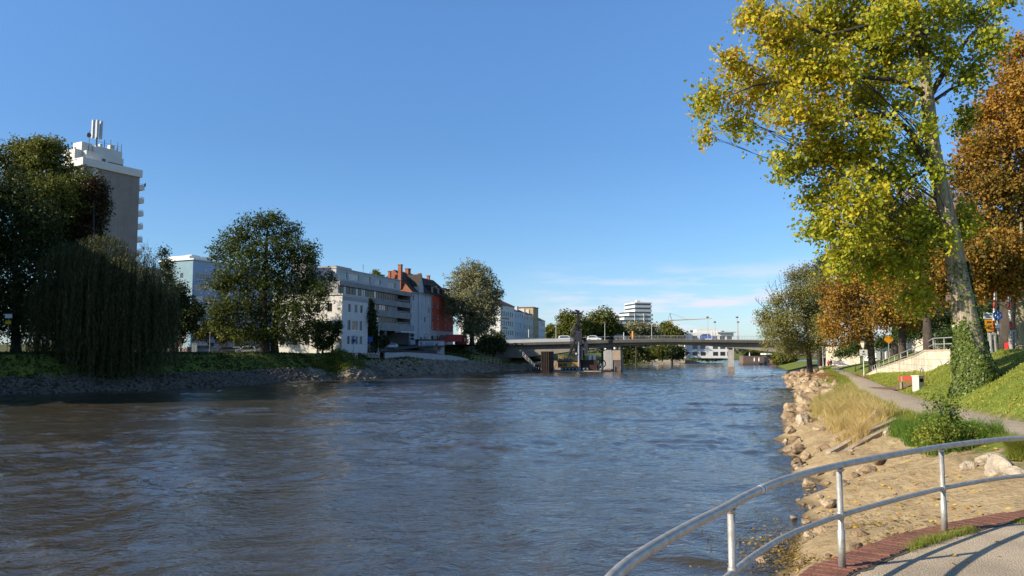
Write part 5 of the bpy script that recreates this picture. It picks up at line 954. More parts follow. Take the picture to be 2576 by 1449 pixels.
# dark hedge and bushes at the back of the lawn
def bush(lab, u, Y, blobs, n, leaf, lm, name='bush', group='bushes on the sunny bank', cat='bush'):
    b = onground(u, Y); return tree(name, lab, [(b, .12), (b+Vector((0, 0, .6)), .09), (b+Vector((.1, 0, 1.4)), .05)], pblobs(blobs, Y, 1.2, int(u)+3), int(n*1.6), leaf, lm, barkd, group, .3, 8, .5, twigs=3, cat=cat, nside=6)
bush('dark green hedge behind the red and white barriers', 2500, 72, [(2440, 850, 40, 30, .3), (2490, 845, 45, 35, .3), (2545, 850, 45, 32, .3), (2590, 845, 45, 38, .3)], 5200, .2, L_green)
bush('dark green bush under the chestnuts behind the stair wall', 2300, 98, [(2300, 832, 30, 24, .4), (2268, 838, 22, 22, .4), (2336, 825, 18, 22, .35)], 3000, .22, L_green)
bush('round dark bush at the top of the stair wall beside the poplar', 2385, 74, [(2378, 850, 20, 24, .2), (2395, 846, 20, 26, .25)], 2400, .16, L_green)
bush('green undergrowth between the lamp and the underpass wall', 2150, 122, [(2130, 880, 26, 22, .6), (2155, 868, 28, 24, .45), (2175, 875, 20, 25, .4), (2110, 890, 14, 14, .5)], 3800, .24, L_green)
bush('leafy blue green bush between the path and the sandy slope', 2380, 29.5, [(2340, 1095, 20, 12, .8), (2372, 1078, 17, 20, .6), (2394, 1045, 9, 20, .3), (2376, 1022, 10, 11, .3), (2352, 1010, 8, 8, .3), (2415, 1098, 20, 13, .6), (2455, 1110, 24, 8, .7), (2370, 1108, 34, 10, .8), (2500, 1116, 22, 7, .8)], 3800, .1, leafmat('leaf_shrub', [(.05, .10, .02), (.10, .165, .025), (.19, .22, .03), (.34, .29, .04)], .3))
bush('green shrubs in front of the kiosk under the leaning chestnut', 2215, 140, [(2200, 862, 30, 20, .4), (2235, 858, 26, 18, .35), (2175, 872, 22, 16, .5), (2262, 856, 20, 16, .3)], 3600, .28, L_green)
bush('tall dark shrubs in front of the cream villa', 2370, 118, [(2350, 815, 26, 26, .25), (2380, 800, 30, 34, .2), (2410, 810, 26, 34, .2), (2330, 800, 20, 26, .3), (2440, 800, 40, 36, .2)], 5200, .3, L_green)
bush('dark wall of shrubs deep behind the barriers', 2530, 88, [(2480, 790, 40, 34, .2), (2540, 790, 46, 36, .2), (2590, 800, 40, 40, .2), (2450, 830, 36, 30, .2), (2520, 825, 40, 26, .2)], 6000, .3, L_green)
# -- shrubby willow by the water, tall tree behind it
b = onground(2036, 150); f = [(at(2034, 880, 150), .45), (at(2030, 830, 150), .32), (at(2018, 770, 150), .22), (at(2012, 700, 150), .1)]
tree('riverside_willow', 'loose olive green willow leaning over the water in front of the bridge end', [(b, .75), (b+Vector((0, 0, 1.2)), .55)]+f, pblobs([(1925, 800, 28, 26, .5), (1955, 760, 22, 26, .5), (1970, 810, 45, 40, .6), (1990, 850, 45, 30, .6), (1940, 840, 28, 18, .55), (2010, 740, 40, 45, .55), (2035, 790, 45, 50, .6), (2055, 720, 30, 40, .5), (2000, 695, 22, 22, .45), (2030, 690, 20, 28, .55), (2060, 830, 35, 40, .6), (1985, 880, 40, 16, .65), (1930, 868, 18, 8, .6), (2040, 870, 35, 25, .6)], 150, 4, 9), 38000, .36, L_osier, barkd, None, .55, 7, .2, r0=.13, twigs=7, shell=.6, aspect=.4, tw=.03)
tree('green_tree', 'blue green tree behind the riverside willow at the bridge end', [(onground(2062, 196), .5), (at(2062, 760, 196), .3), (at(2062, 650, 196), .1)], pblobs([(2062, 690, 18, 40, .5), (2070, 740, 24, 45, .4), (2058, 800, 24, 40, .4), (2075, 660, 12, 25, .5)], 196, 3, 2), 12000, .5, leafmat('leaf_bluegreen', [(.04, .065, .035), (.075, .11, .06), (.11, .15, .08)], .25), barkd, None, .6)
# bare twigs standing out of the willow
mb = MB(); o = at(1990, 780, 150); q = random.Random(3)
for u, v in [(1960, 690), (1972, 672), (1985, 680), (1940, 740), (1925, 725), (1905, 758), (1950, 705), (2003, 675), (1898, 752), (2015, 672), (1935, 718)]:
    e_ = at(u, v, 150+q.uniform(-2, 2)); s_ = at(1990+q.uniform(-15, 20), 800, 150); md = s_.lerp(e_, .55)+Vector((-.5, 0, -.6)); mb.tube([s_-o, md-o, e_-o], [.1, .06, .02], 5, False)
    for k in range(4): r = md.lerp(e_, q.uniform(.2, .9)); mb.tube([r-o, r+Vector((q.uniform(-1, 1), q.uniform(-1, 1), q.uniform(.6, 1.6)))-o], [.03, .012], 4, False)
w_ = [c for c in COL.objects if c.name == 'riverside_willow'][0]; mb.build('bare_twigs', barkd, w_, True, o-w_.location)
# -- far bank
def wood(lab, name, u, Y, rt, top, blobs, n, leaf, lm, gr='trees on the far bank', sig=.55, shell=.5, dj=3., bk=None, **k):
    b = onground(u, Y); e_ = at(u, top, Y); t_ = [(b, rt*1.4), (b.lerp(e_, .08), rt), (b.lerp(e_, .45), rt*.7), (e_, rt*.15)]
    return tree(name, lab, t_, pblobs(blobs, Y, dj, int(u)+1), int(n*2.6), leaf*1.04, lm, bk or barkd, gr, sig, 9, .5, shell=shell, tw=.04, **k)
wood('tall maple with sunlit olive crown in front of the tower block', 'maple_tree', 150, 128, .6, 420, [(110, 400, 60, 45, .75), (60, 420, 40, 45, .7), (165, 458, 45, 50, .7), (215, 500, 38, 55, .35), (150, 500, 70, 60, .5), (235, 560, 25, 45, .3), (190, 590, 55, 60, .35), (120, 580, 70, 60, .4), (220, 470, 30, 40, .3), (90, 480, 60, 60, .5), (118, 368, 40, 26, .8), (50, 375, 35, 25, .8)], 20000, .42, L_olive)
wood('copper coloured maple beside the tall olive maple and the tower', 'copper_tree', 236, 126, .35, 500, [(236, 475, 20, 26, .5), (245, 520, 22, 40, .5), (225, 590, 28, 40, .5), (250, 480, 14, 25, .5)], 5000, .38, L_copper)
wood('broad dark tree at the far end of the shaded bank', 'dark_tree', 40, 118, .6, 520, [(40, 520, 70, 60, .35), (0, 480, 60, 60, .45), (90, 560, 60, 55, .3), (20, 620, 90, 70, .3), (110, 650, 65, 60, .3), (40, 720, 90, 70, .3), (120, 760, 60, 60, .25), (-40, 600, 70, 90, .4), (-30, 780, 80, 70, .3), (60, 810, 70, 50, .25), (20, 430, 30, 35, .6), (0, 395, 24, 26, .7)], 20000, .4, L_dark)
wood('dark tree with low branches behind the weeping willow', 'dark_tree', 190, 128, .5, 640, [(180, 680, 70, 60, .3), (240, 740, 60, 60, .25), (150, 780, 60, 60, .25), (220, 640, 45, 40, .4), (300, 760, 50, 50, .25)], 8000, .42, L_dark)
# unseen trees and a slab added beyond the frame to shade the bank
for lab, x, y, h_ in [('unseen broad dark tree added furthest down the bank for shade', -88, 88, 20), ('unseen dark tree added beside the broad one for shade', -86, 100, 22), ('unseen dark tree added behind the end of the bank for shade', -84, 112, 20), ('unseen young dark tree added on the bank for shade', -88, 74, 17)]:
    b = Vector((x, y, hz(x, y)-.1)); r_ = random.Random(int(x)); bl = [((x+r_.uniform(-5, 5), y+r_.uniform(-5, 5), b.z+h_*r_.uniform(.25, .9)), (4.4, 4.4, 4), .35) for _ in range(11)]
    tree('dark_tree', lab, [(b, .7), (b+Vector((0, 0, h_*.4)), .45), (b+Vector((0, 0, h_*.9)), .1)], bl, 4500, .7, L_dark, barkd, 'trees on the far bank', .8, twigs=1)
sb = thing('shade_slab', 'unseen long grey slab added beyond the frame to shade the bank', 'apartment block', (-93, 66, 5.3), R(90)); sd2 = [(x, z, 2, 1.5) for x in np.arange(2, 50, 4.5) for z in np.arange(1.2, 32, 2.9)]
MB().wall((0, 0, 0), XA, 54, 33, sd2).quad((0, 12, 0), (0, 0, 0), (0, 0, 33), (0, 12, 33)).quad((54, 0, 0), (54, 12, 0), (54, 12, 33), (54, 0, 33)).quad((54, 12, 0), (0, 12, 0), (0, 12, 33), (54, 12, 33)).quad((0, 0, 33), (54, 0, 33), (54, 12, 33), (0, 12, 33)).build('wall', tc_, sb); MB().quad((1, .3, 1), (53, .3, 1), (53, .3, 32), (1, .3, 32)).build('window_band', glass, sb)
# weeping willow: dome of hanging strands
b = onground(262, 116, -.2); ww_ = thing('weeping_willow', 'large dark weeping willow trailing its strands to the stony bank', 'willow', b); kx = 116/F
mb = MB(); tpw = [(at(262, 900, 116)-b)*.0, at(262, 860, 116)-b, at(268, 740, 116)-b, at(265, 640, 116)-b]; mb.tube(tpw, [.75, .6, .45, .12], 10)
domes = [(255, 640, 75, 50), (190, 680, 90, 70), (330, 690, 85, 55), (390, 740, 60, 50), (130, 760, 65, 60), (270, 720, 110, 70), (420, 780, 34, 40), (230, 780, 130, 60), (350, 770, 90, 60)]
V_ = []; T_ = []; AL = []; q = np.random.default_rng(5)
for (u, v, ru, rv) in domes:
    c = np.array(at(u, v, 116)-b); rx, rz_ = ru*kx, rv*kx; mb.tube([tpw[2], tuple(Vector(tpw[2]).lerp(Vector(c), .5)+Vector((0, 0, .8))), tuple(c+np.array([0, 0, rz_*.7]))], [.3, .2, .06], 6, False)
    n = int(72*ru*rv/5000)+30
    for i in range(n*2):
        a, r = q.uniform(0, 6.28), math.sqrt(q.random()); x, y, z0 = c[0]+rx*r*math.cos(a), c[1]+rx*.9*r*math.sin(a), c[2]+rz_*math.sqrt(1-r*r*.98)
        vb = q.uniform(830, 975) if u < 360 else q.uniform(790, 930); zb = (at(u, vb, 116)-b).z
        zb = min(zb, z0-1.5); zg = hz(x+b.x, y+b.y)-b.z+.15; zb = max(zb, zg); Ls = z0-zb; m_ = int(Ls/.115); tt = np.linspace(0, 1, max(4, m_)); ph0 = q.uniform(0, 6)
        sx_, sy_ = q.normal()*.5, q.normal()*.5
        P_ = np.c_[x+sx_*tt**2+.16*np.sin(tt*5+ph0)+q.normal(size=len(tt))*.09, y+sy_*tt**2+q.normal(size=len(tt))*.09, z0-Ls*tt]
        V_.append(P_); T_.append(np.clip(q.normal(.45, .2)+np.zeros(len(tt)), 0, 1))
mb.build('trunk', barkd, ww_, True); C = np.concatenate(V_); T = np.concatenate(T_); V, Q, A = leaves(C, .42, T, 0, None, .2, np.tile(np.array([0, 0, -1.]), (len(C), 1)))
link('crown', npmesh('crown', V, Q, L_willow, False, {'tint': A}), ww_)
# beech: layered sprays that reach outward
bb_ = [(660, 560, 55, 28, .5), (715, 585, 55, 35, .4), (610, 590, 60, 35, .5), (575, 625, 55, 30, .5), (650, 640, 90, 50, .45), (735, 640, 60, 50, .3), (545, 650, 28, 14, .5), (780, 650, 28, 50, .25), (600, 700, 80, 50, .5), (700, 710, 85, 50, .35), (780, 720, 45, 50, .25), (560, 715, 40, 20, .5), (580, 770, 70, 40, .6), (670, 780, 85, 50, .45), (755, 785, 70, 45, .3), (545, 790, 40, 26, .6), (810, 740, 28, 40, .3), (620, 830, 60, 30, .6), (700, 840, 75, 28, .45), (770, 830, 50, 35, .35), (560, 815, 40, 22, .6), (690, 545, 30, 20, .5), (830, 700, 18, 25, .3), (640, 850, 50, 18, .7)]
b = onground(668, 163.5); t_ = tree('beech_tree', 'huge spreading green beech with twin trunks in front of the parked cars', [(b, 1.15), (at(666, 858, 163.5), .8), (at(664, 760, 163.5), .6), (at(670, 620, 163.5), .3), (at(675, 545, 163.5), .06)], pblobs(bb_, 163.5, 3, 8, .8), 62000, .46, leafmat('leaf_beech', [(.028, .042, .01), (.06, .085, .015), (.10, .125, .022), (.16, .15, .028)], .25), barkd, 'trees on the far bank', .5, 9, .9, r0=.25, twigs=6, shell=.55, aspect=.5, outw=.2, tw=.04)
MB().tube([onground(692, 165)-b, at(690, 850, 165)-b, at(700, 760, 165)-b, at(720, 660, 165)-b], [.95, .7, .5, .15], 10).build('stem', barkd, t_, True)
wood('clipped dark yew bush at the corner of the white house', 'yew_bush', 812, 170, .2, 800, [(805, 850, 22, 30, .35), (820, 822, 20, 18, .5), (800, 825, 18, 20, .45), (812, 872, 18, 14, .3)], 3800, .26, L_green, 'shrubs on the far bank', .25)
wood('rounded black green yew leaning from the yew bush to the white wall', 'yew_bush', 836, 172, .2, 820, [(846, 825, 16, 18, .15), (838, 845, 16, 20, .15), (828, 868, 10, 14, .2), (852, 815, 8, 12, .1)], 2600, .24, L_green, 'shrubs on the far bank', .2)
wood('dark narrow conifer between the white house and the concrete block', 'conifer_tree', 937, 188, .25, 750, [(935, 770, 6, 25, .1), (937, 800, 11, 28, .1), (938, 835, 15, 28, .1), (942, 860, 18, 18, .1)], 3000, .36, L_dark, 'shrubs on the far bank', .25)
wood('dark laurel bush beside the garage opening', 'laurel_bush', 962, 196, .1, 845, [(960, 862, 16, 14, .1), (970, 855, 9, 12, .15)], 1200, .35, L_dark, 'shrubs on the far bank', .25)
wood('silver green willow tree standing on the slope near the bridge', 'silver_willow', 1187, 256, .75, 690, [(1190, 685, 40, 30, .8), (1165, 710, 40, 35, .75), (1215, 710, 38, 35, .7), (1150, 755, 40, 40, .6), (1200, 755, 50, 45, .7), (1235, 755, 28, 40, .4), (1142, 775, 18, 25, .4), (1185, 800, 40, 35, .5), (1225, 800, 30, 30, .4), (1185, 830, 28, 22, .4), (1250, 735, 16, 16, .5), (1210, 828, 26, 16, .35)], 15000, .52, L_silver, 'trees on the far bank', .6)
wood('dark thicket on the slope beside the bridge abutment', 'thicket', 1240, 238, .12, 845, [(1225, 858, 22, 18, .2), (1250, 855, 20, 20, .25), (1262, 870, 14, 16, .2), (1235, 878, 24, 12, .25), (1210, 872, 18, 12, .3)], 3200, .5, L_dark, 'shrubs on the far bank', .4)
wood('slim bare young tree beside the tower block', 'bare_tree', 372, 150, .12, 600, [(375, 640, 22, 26, .5), (360, 625, 14, 18, .5), (395, 645, 18, 20, .4)], 120, .2, L_dark, 'shrubs on the far bank', .5, twigs=16, r0=.09)
wood('slim dark tree tip beside the bare young tree', 'dark_tree', 418, 172, .15, 640, [(420, 670, 14, 20, .3), (412, 635, 8, 13, .3), (424, 700, 16, 18, .3)], 900, .4, L_dark)
wood('dark bushy tree before the beige block', 'dark_tree', 445, 150, .25, 740, [(440, 760, 36, 55, .2), (470, 800, 34, 40, .2), (430, 830, 40, 40, .2), (490, 780, 22, 20, .25)], 6500, .42, L_dark)
for lab, u, Y, bl in [('yellowish bush with spiky leaves behind the parked cars', 470+55, 186, [(518, 830, 26, 16, .7), (545, 822, 22, 18, .6), (505, 842, 20, 14, .7)]), ('yellow green bush under the beech foliage', 570, 184, [(575, 838, 24, 16, .6), (598, 848, 18, 14, .8), (560, 850, 18, 10, .5)])]:
    wood(lab, 'bush', u, Y, .12, 835, bl, 1700, .5, leafmat('leaf_yellowish', [(.06, .07, .02), (.13, .13, .03), (.25, .22, .05)], .3), 'shrubs on the far bank', .4)
wood('young tree top peeping over the concrete block roof', 'green_tree', 947, 222, .2, 690, [(945, 690, 10, 10, .6), (958, 700, 8, 8, .5)], 700, .4, L_olive, 'trees on the far bank', .3)
# beyond the bridge
for lab, u, Y, bl, lm in [('olive tree rising behind the cars on the bridge', 1435, 330, [(1425, 805, 22, 22, .6), (1445, 820, 28, 28, .5), (1420, 835, 24, 22, .5), (1455, 845, 24, 18, .4), (1470, 830, 18, 24, .6)], L_olive), ('tall round crowned tree behind the left pier of the bridge', 1515, 340, [(1520, 800, 34, 24, .55), (1495, 815, 26, 24, .65), (1540, 822, 24, 22, .45), (1515, 838, 44, 26, .5), (1550, 848, 18, 14, .3), (1500, 855, 40, 16, .45)], L_olive), ('reddish dark tree at the foot of the stepped high-rise', 1552, 345, [(1548, 838, 20, 20, .4), (1562, 852, 16, 16, .3)], L_copper),
                          ('silvery willow in front of the stepped high-rise', 1600, 360, [(1590, 835, 24, 20, .75), (1615, 830, 22, 18, .8), (1640, 838, 18, 20, .8), (1572, 845, 14, 14, .7), (1625, 852, 34, 14, .7)], L_silver), ('yellowing tree right behind the bridge railing', 1690, 400, [(1695, 838, 18, 14, .9), (1675, 828, 18, 16, .7), (1665, 845, 18, 14, .5), (1708, 845, 14, 12, .6)], L_olive), ('small orange tree beside the end house', 1383, 400, [(1383, 836, 8, 16, .9), (1390, 845, 8, 12, .8)], L_olive)]:
    wood(lab, 'green_tree', u, Y, .5, bl[0][1], bl, 5200, .85, lm, 'trees beyond the bridge', .9, dj=4)
for lab, u, Y, bl in [('dark bankside tree under the bridge deck left of the pale pier', 1590, 372, [(1585, 885, 26, 20, .3), (1610, 892, 24, 18, .5), (1570, 898, 20, 14, .2)]), ('olive willow under the bridge deck at the water', 1640, 380, [(1632, 890, 24, 16, .6), (1655, 885, 26, 16, .4)]), ('dark trees mass under the bridge deck before the gravel island', 1690, 395, [(1680, 885, 26, 18, .2), (1705, 888, 20, 16, .25)]), ('dark bush below the white modern building', 1785, 470, [(1770, 893, 20, 10, .2), (1800, 895, 22, 9, .2), (1745, 893, 14, 9, .2)]), ('bush on the far shore right of the pier', 1900, 420, [(1905, 892, 26, 14, .6), (1930, 896, 20, 12, .6), (1880, 895, 10, 10, .5)]), ('golden bush beside the wooden restaurant', 1965, 330, [(1962, 900, 18, 14, .8), (1985, 902, 16, 12, .7)])]:
    wood(lab, 'bush', u, Y, .2, bl[0][1], bl, 2600, .8, L_olive if '.6' in str(bl) or '.8' in str(bl) else L_dark, 'bushes under the bridge', .8, dj=4)
q = np.random.default_rng(8); P = np.stack([q.uniform(-700, 900, 26000), q.uniform(900, 1300, 26000), 5+np.abs(q.normal(0, 5.5, 26000))], 1); V, Q, A = leaves(P, 5, q.random(26000), .8, None, .7); tag(link('treeline', npmesh('treeline', V, Q, leafmat('leaf_far', [(.05, .07, .04), (.09, .11, .06), (.14, .13, .06)], .1), False, {'tint': A})), kind='stuff')
# ---------------------------------------------------------------- sunny bank: wall, stair rail, lamps, bench, people
a0, a1 = Vector(gz(2180, 947, 2.2)), None
wl = [(gz(2180, 946.5, 2.2).xy, 2.25), (at(2208, 925.5, 104).xy, None), (at(2303, 893, 79).xy, None), (at(2326, 880, 73).xy, None), (at(2412, 878, 66).xy, None)]
tops_ = [2.45, at(2208, 925.5, 104).z, at(2303, 893, 79).z, at(2326, 880, 73).z, at(2412, 878, 66).z]
sw = thing('stone_wall', 'sunlit pale stone retaining wall with scrawls rising beside the stairs', 'wall', (wl[0][0].x, wl[0][0].y, 2.2)); o = sw.location.copy(); mb = MB(); mc = MB()
Pw = [Vector((w[0].x, w[0].y)) for w in wl]
nw = Vector(((Pw[0]-Pw[-1]).y, -(Pw[0]-Pw[-1]).x)).normalized(); nw = -nw if nw.x > 0 else nw
for i in range(4):
    p, q = Pw[i], Pw[i+1]; n = nw
    for M, off0, off1, zb0, zb1, zt0, zt1 in ((mb, 0, -.5, 1.0, 1.0, tops_[i]-.14, tops_[i+1]-.14), (mc, .04, -.56, tops_[i]-.14, tops_[i+1]-.14, tops_[i], tops_[i+1])):
        A_ = [Vector((p.x, p.y))+n*off0, Vector((q.x, q.y))+n*off0, Vector((q.x, q.y))+n*off1, Vector((p.x, p.y))+n*off1]
        M.prism([(v.x-o.x, v.y-o.y) for v in A_[::-1]], [zb0-o.z, zb1-o.z, zb1-o.z, zb0-o.z][::-1], [zt0-o.z, zt1-o.z, zt1-o.z, zt0-o.z][::-1])
lime = mat('limestone', (.60, .53, .41), .92, .28, .9, .6, 6, dirt=.5); mb.build('wall', lime, sw); mc.build('coping', mat('limestone_cap', (.45, .37, .27), .92, .2, 1.2, .4, 9, dirt=.4), sw)
# joints and scrawls on its face
mb = MB(); sc = MB(); dirw = (Pw[2]-Pw[0]).normalized(); Lw = (Pw[3]-Pw[0]).length
def wp(s_, z): q = Pw[0]+(Pw[3]-Pw[0]).normalized()*s_; 
def wallpt(s_, z, off=.006):
    acc = 0
    for i in range(4):
        d_ = (Pw[i+1]-Pw[i]).length
        if s_ <= acc+d_ or i == 3: q = Pw[i].lerp(Pw[i+1], min(1, (s_-acc)/d_))+nw*off; return Vector((q.x-o.x, q.y-o.y, z-o.z))
        acc += d_
for z in (2.9, 3.5, 4.1, 4.7):
    ss = [s_ for s_ in np.linspace(0, 52, 105) if np.interp(s_, np.r_[0, np.cumsum([(Pw[i+1]-Pw[i]).length for i in range(4)])], tops_)-.2 > z]
    for s0, s1 in zip(ss[:-1], ss[1:]): mb.quad(wallpt(s0, z-.015), wallpt(s1, z-.015), wallpt(s1, z+.015), wallpt(s0, z+.015))
mb.build('joints', mat('joint_grey', (.3, .25, .18), .95, .2, 3), sw)
q = random.Random(4)
for s0, z0, c in ((22, 3.0, 0), (31, 3.6, 0), (38, 4.3, 0)):
    pts = [wallpt(s0+k*.55+q.uniform(-.3, .3), z0+q.uniform(-.35, .4), .02) for k in range(8)]; sc.tube(pts, .035, 4)
sc.build('scrawl', mat('scrawl_blue', (.14, .14, .20), .8, .3, 3), sw)
sr = thing('stair_railing', 'grey steel railing climbing beside the stone stair wall', 'railing', (Pw[0].x-nw.x*.7, Pw[0].y-nw.y*.7, 2.2)); o2 = sr.location.copy()
def rp(i, f, h): p = Pw[i].lerp(Pw[i+1], f)-nw*.75; return Vector((p.x, p.y, tops_[i]+(tops_[i+1]-tops_[i])*f+h))-o2
gm2 = mat('railing_grey', (.42, .43, .42), .5, .1, metal=.5)
for h, nm in ((1.05, 'top_rail'), (.5, 'middle_rail')): MB().tube([rp(0, 0, h), rp(1, 0, h), rp(2, 0, h), rp(3, 0, h), rp(3, 1, h)], .05, 7).build(nm, gm2, sr, True)
for i, n in ((0, 5), (1, 6), (2, 2), (3, 3)):
    for k in range(n): f = k/n; MB().tube([rp(i, f, -.3), rp(i, f, 1.05)], .04, 6).build('post', gm2, sr, True)
# lamps
def lantern(lab, u, v0, v1, sign=False):
    p = gz(u, v1, 2.2); h = at(u, v0, p.y).z-p.z; t_ = thing('path_lamp', lab, 'street lamp', (p.x, p.y, 2.18), 0, 'lantern lamps along the path')
    MB().lathe([(.12, 0), (.12, .5), (.075, .6), (.06, h*.6), (.05, h-.9)], 9).build('post', mat('lamp_post', ()), t_, True)
    MB().lathe([(.16, h-.9), (.36, h-.25), (.38, h-.22)], 4).build('lantern_glass', mat('lantern_glass', (.55, .52, .42), .35, .08, spec=.6), t_); MB().lathe([(.44, h-.22), (.2, h-.03), (.05, h+.02)], 4).build('lantern_roof', mat('lantern_roof', (.16, .13, .10), .7, .2), t_)
    if sign: 
        s_ = MB().box(-.5, -.1, h-1.95, .5, -.06, h-1.15).build('sign', mat('sign_white', (.72, .72, .68), .5, .05), t_); MB().disc_y((0, -.11, h-1.42), .13, .008, 12).build('pictogram', mat('sign_black', (.03, .03, .03), .6, .1), s_); MB().box(-.22, -.11, h-1.8, .22, -.104, h-1.68).build('bar', mat('sign_black', ()), s_)
    return t_
lantern('lantern lamp with a white sign at the foot of the stone stair wall', 2174, 857, 948, True)
lantern('lantern lamp nearer the willow of the pair by the underpass', 2058, 862, 930)
lantern('lantern lamp behind the other of the pair by the underpass', 2071, 868, 924)
# bench with concrete end blocks
red = mat('bench_red', (.42, .035, .03), .6, .12, 6); cbk = mat('concrete_pale', (.55, .52, .46), .9, .14, 2, .4, 14, dirt=.3)
p = ground_at(2290, 975); hb = thing('bench', 'bright red slatted park bench on the lawn edge beside the path', 'bench', p, R(-40)); 
for nm, ys_, z0, z1 in (('seat', (0, .14, .28), .42, .46),):
    mb = MB()
    for y in ys_: mb.box(-.95, y, z0, .95, y+.11, z1)
    mb.build('seat', red, hb)
mb = MB(); 
for z in (.56, .74): mb.box(-.95, .43, z, .95, .47, z+.15)
mb.build('backrest', red, hb)
for x in (-.7, .7): MB().box(x-.08, .02, -.1, x+.08, .42, .42).box(x-.06, .40, .3, x+.06, .43, .86).build('leg', mat('concrete_grey', (.26, .235, .20), .9, .15, 2, .4, 14), hb)
p = ground_at(2311, 980); lb_ = thing('litter_bin', 'pale concrete litter bin block standing at the end of the red bench', 'bin', p, R(25)); MB().prism([(-.28, -.26), (.28, -.26), (.32, .26), (-.32, .26)], -.15, .95).build('body', cbk, lb_); MB().box(-.34, -.32, .95, .34, .32, 1.02).build('lid', cbk, lb_); MB().box(-.2, -.275, .55, .2, -.262, .8).build('opening', mat('hole_black', ()), lb_)
mb = MB(); p = ground_at(2272, 975)
# bare soil in front of the bench
nS = 26; mb.poly([(p.x+1.9*math.cos(k*2*math.pi/nS)*(1+.15*math.sin(k*3)), p.y+1.2+3.2*math.sin(k*2*math.pi/nS)*(1+.12*math.sin(k*5)), 0) for k in range(nS)])
c = mb.v; c2 = [(x, y, hz(x, y)+.06) for x, y, z in c]; mb.v = c2+[(p.x, p.y+1.2, hz(p.x, p.y+1.2)+.09)]; mb.f = [(k, (k+1) % nS, nS) for k in range(nS)]
tag(mb.build('soil_patch', mat('soil', (.19, .115, .07), .95, .25, 3, .5, 20)), kind='structure')
# people on the path
def person(lab, p, hgt, coat, trousers, rz, hair=(.06, .04, .03), skin=(.45, .27, .19), stride=.2):
    t_ = thing('person', lab, 'person', p, rz, 'people walking on the path'); s_ = hgt/1.75
    me = bpy.data.meshes.new('body'); J = [(0, 0, .95), (0, 0, 1.2), (0, .0, 1.43), (0, -.02, 1.53), (0, -.03, 1.66), (-.1, 0, .9), (-.1, -stride, .5), (-.1, -stride*.9, .07), (-.1, -stride-.13, .03), (.1, 0, .9), (.1, stride*.6, .5), (.1, stride*1.5, .1), (.1, stride*1.5-.13, .04), (-.2, 0, 1.4), (-.25, .05, 1.12), (-.24, -.1, .88), (-.24, -.13, .79), (.2, 0, 1.4), (.25, .0, 1.12), (.24, -.14, .9), (.24, -.18, .81)]
    E = [(0, 1), (1, 2), (2, 3), (3, 4), (0, 5), (5, 6), (6, 7), (7, 8), (0, 9), (9, 10), (10, 11), (11, 12), (2, 13), (13, 14), (14, 15), (15, 16), (2, 17), (17, 18), (18, 19), (19, 20)]
    rad = [.14, .13, .14, .055, .1, .09, .065, .045, .04, .09, .065, .045, .04, .06, .045, .035, .035, .06, .045, .035, .035]
    me.from_pydata([(x*s_, y*s_, z*s_) for x, y, z in J], E, []); ob = link('body', me, t_); md = ob.modifiers.new('skin', 'SKIN'); 
    for i, v in enumerate(me.skin_vertices[0].data): v.radius = (rad[i]*s_, rad[i]*s_); v.use_root = (i == 0)
    ob.modifiers.new('sub', 'SUBSURF').levels = 1; ob.modifiers['sub'].render_levels = 1; me.materials.append(mat('skin_%d' % int(skin[0]*100), skin, .6, .05))
    cm_ = mat('cloth_%d_%d_%d' % tuple(int(c*100) for c in coat), coat, .9, .1, 5); tm_ = mat('cloth_%d_%d_%d' % tuple(int(c*100) for c in trousers), trousers, .9, .1, 5)
    mb = MB().lathe([(.23, .72), (.215, .95), (.19, 1.15), (.22, 1.38), (.14, 1.49), (.075, 1.53)], 12); mb.v = [(x*s_, y*.72*s_, z*s_) for x, y, z in mb.v]
    for sgn, k in ((-1, 13), (1, 17)): mb.tube([tuple(c*s_ for c in J[k]), tuple(c*s_ for c in J[k+1]), tuple(c*s_ for c in J[k+2])], [.085*s_, .068*s_, .055*s_], 8)
    mb.build('coat', cm_, t_, True); mb = MB()
    for k in (5, 9): mb.tube([tuple(c*s_ for c in (J[k][0], J[k][1], .93)), tuple(c*s_ for c in J[k+1]), (J[k+2][0]*s_, J[k+2][1]*s_, .12*s_)], [.115*s_, .085*s_, .065*s_], 8)
    mb.build('trousers', tm_, t_, True); mb = MB().lathe([(.105, 1.62), (.118, 1.68), (.1, 1.75), (.04, 1.785)], 10, (0, .02, 0)); mb.v = [(x*s_, y*s_, z*s_) for x, y, z in mb.v]; mb.build('hair', mat('hair_dark', hair, .8, .2, 20), t_, True); return t_
for u, v, lab, c, tr_, hgt in [(2084, 922, 'person in a red jacket walking under the trees towards the underpass', (.5, .05, .06), (.05, .05, .07), 1.75), (2090.5, 924, 'person in dark clothes walking beside the one in red', (.03, .025, .03), (.03, .03, .035), 1.75), (2036, 921, 'person in a pale blue jacket standing behind the willow trunk', (.35, .38, .45), (.08, .08, .1), 1.7)]:
    p = gz(u, v, 2.2); person(lab, (p.x, p.y, hz(p.x, p.y)+.06), hgt, c, tr_, R(160) if c[0] > .2 else R(170))
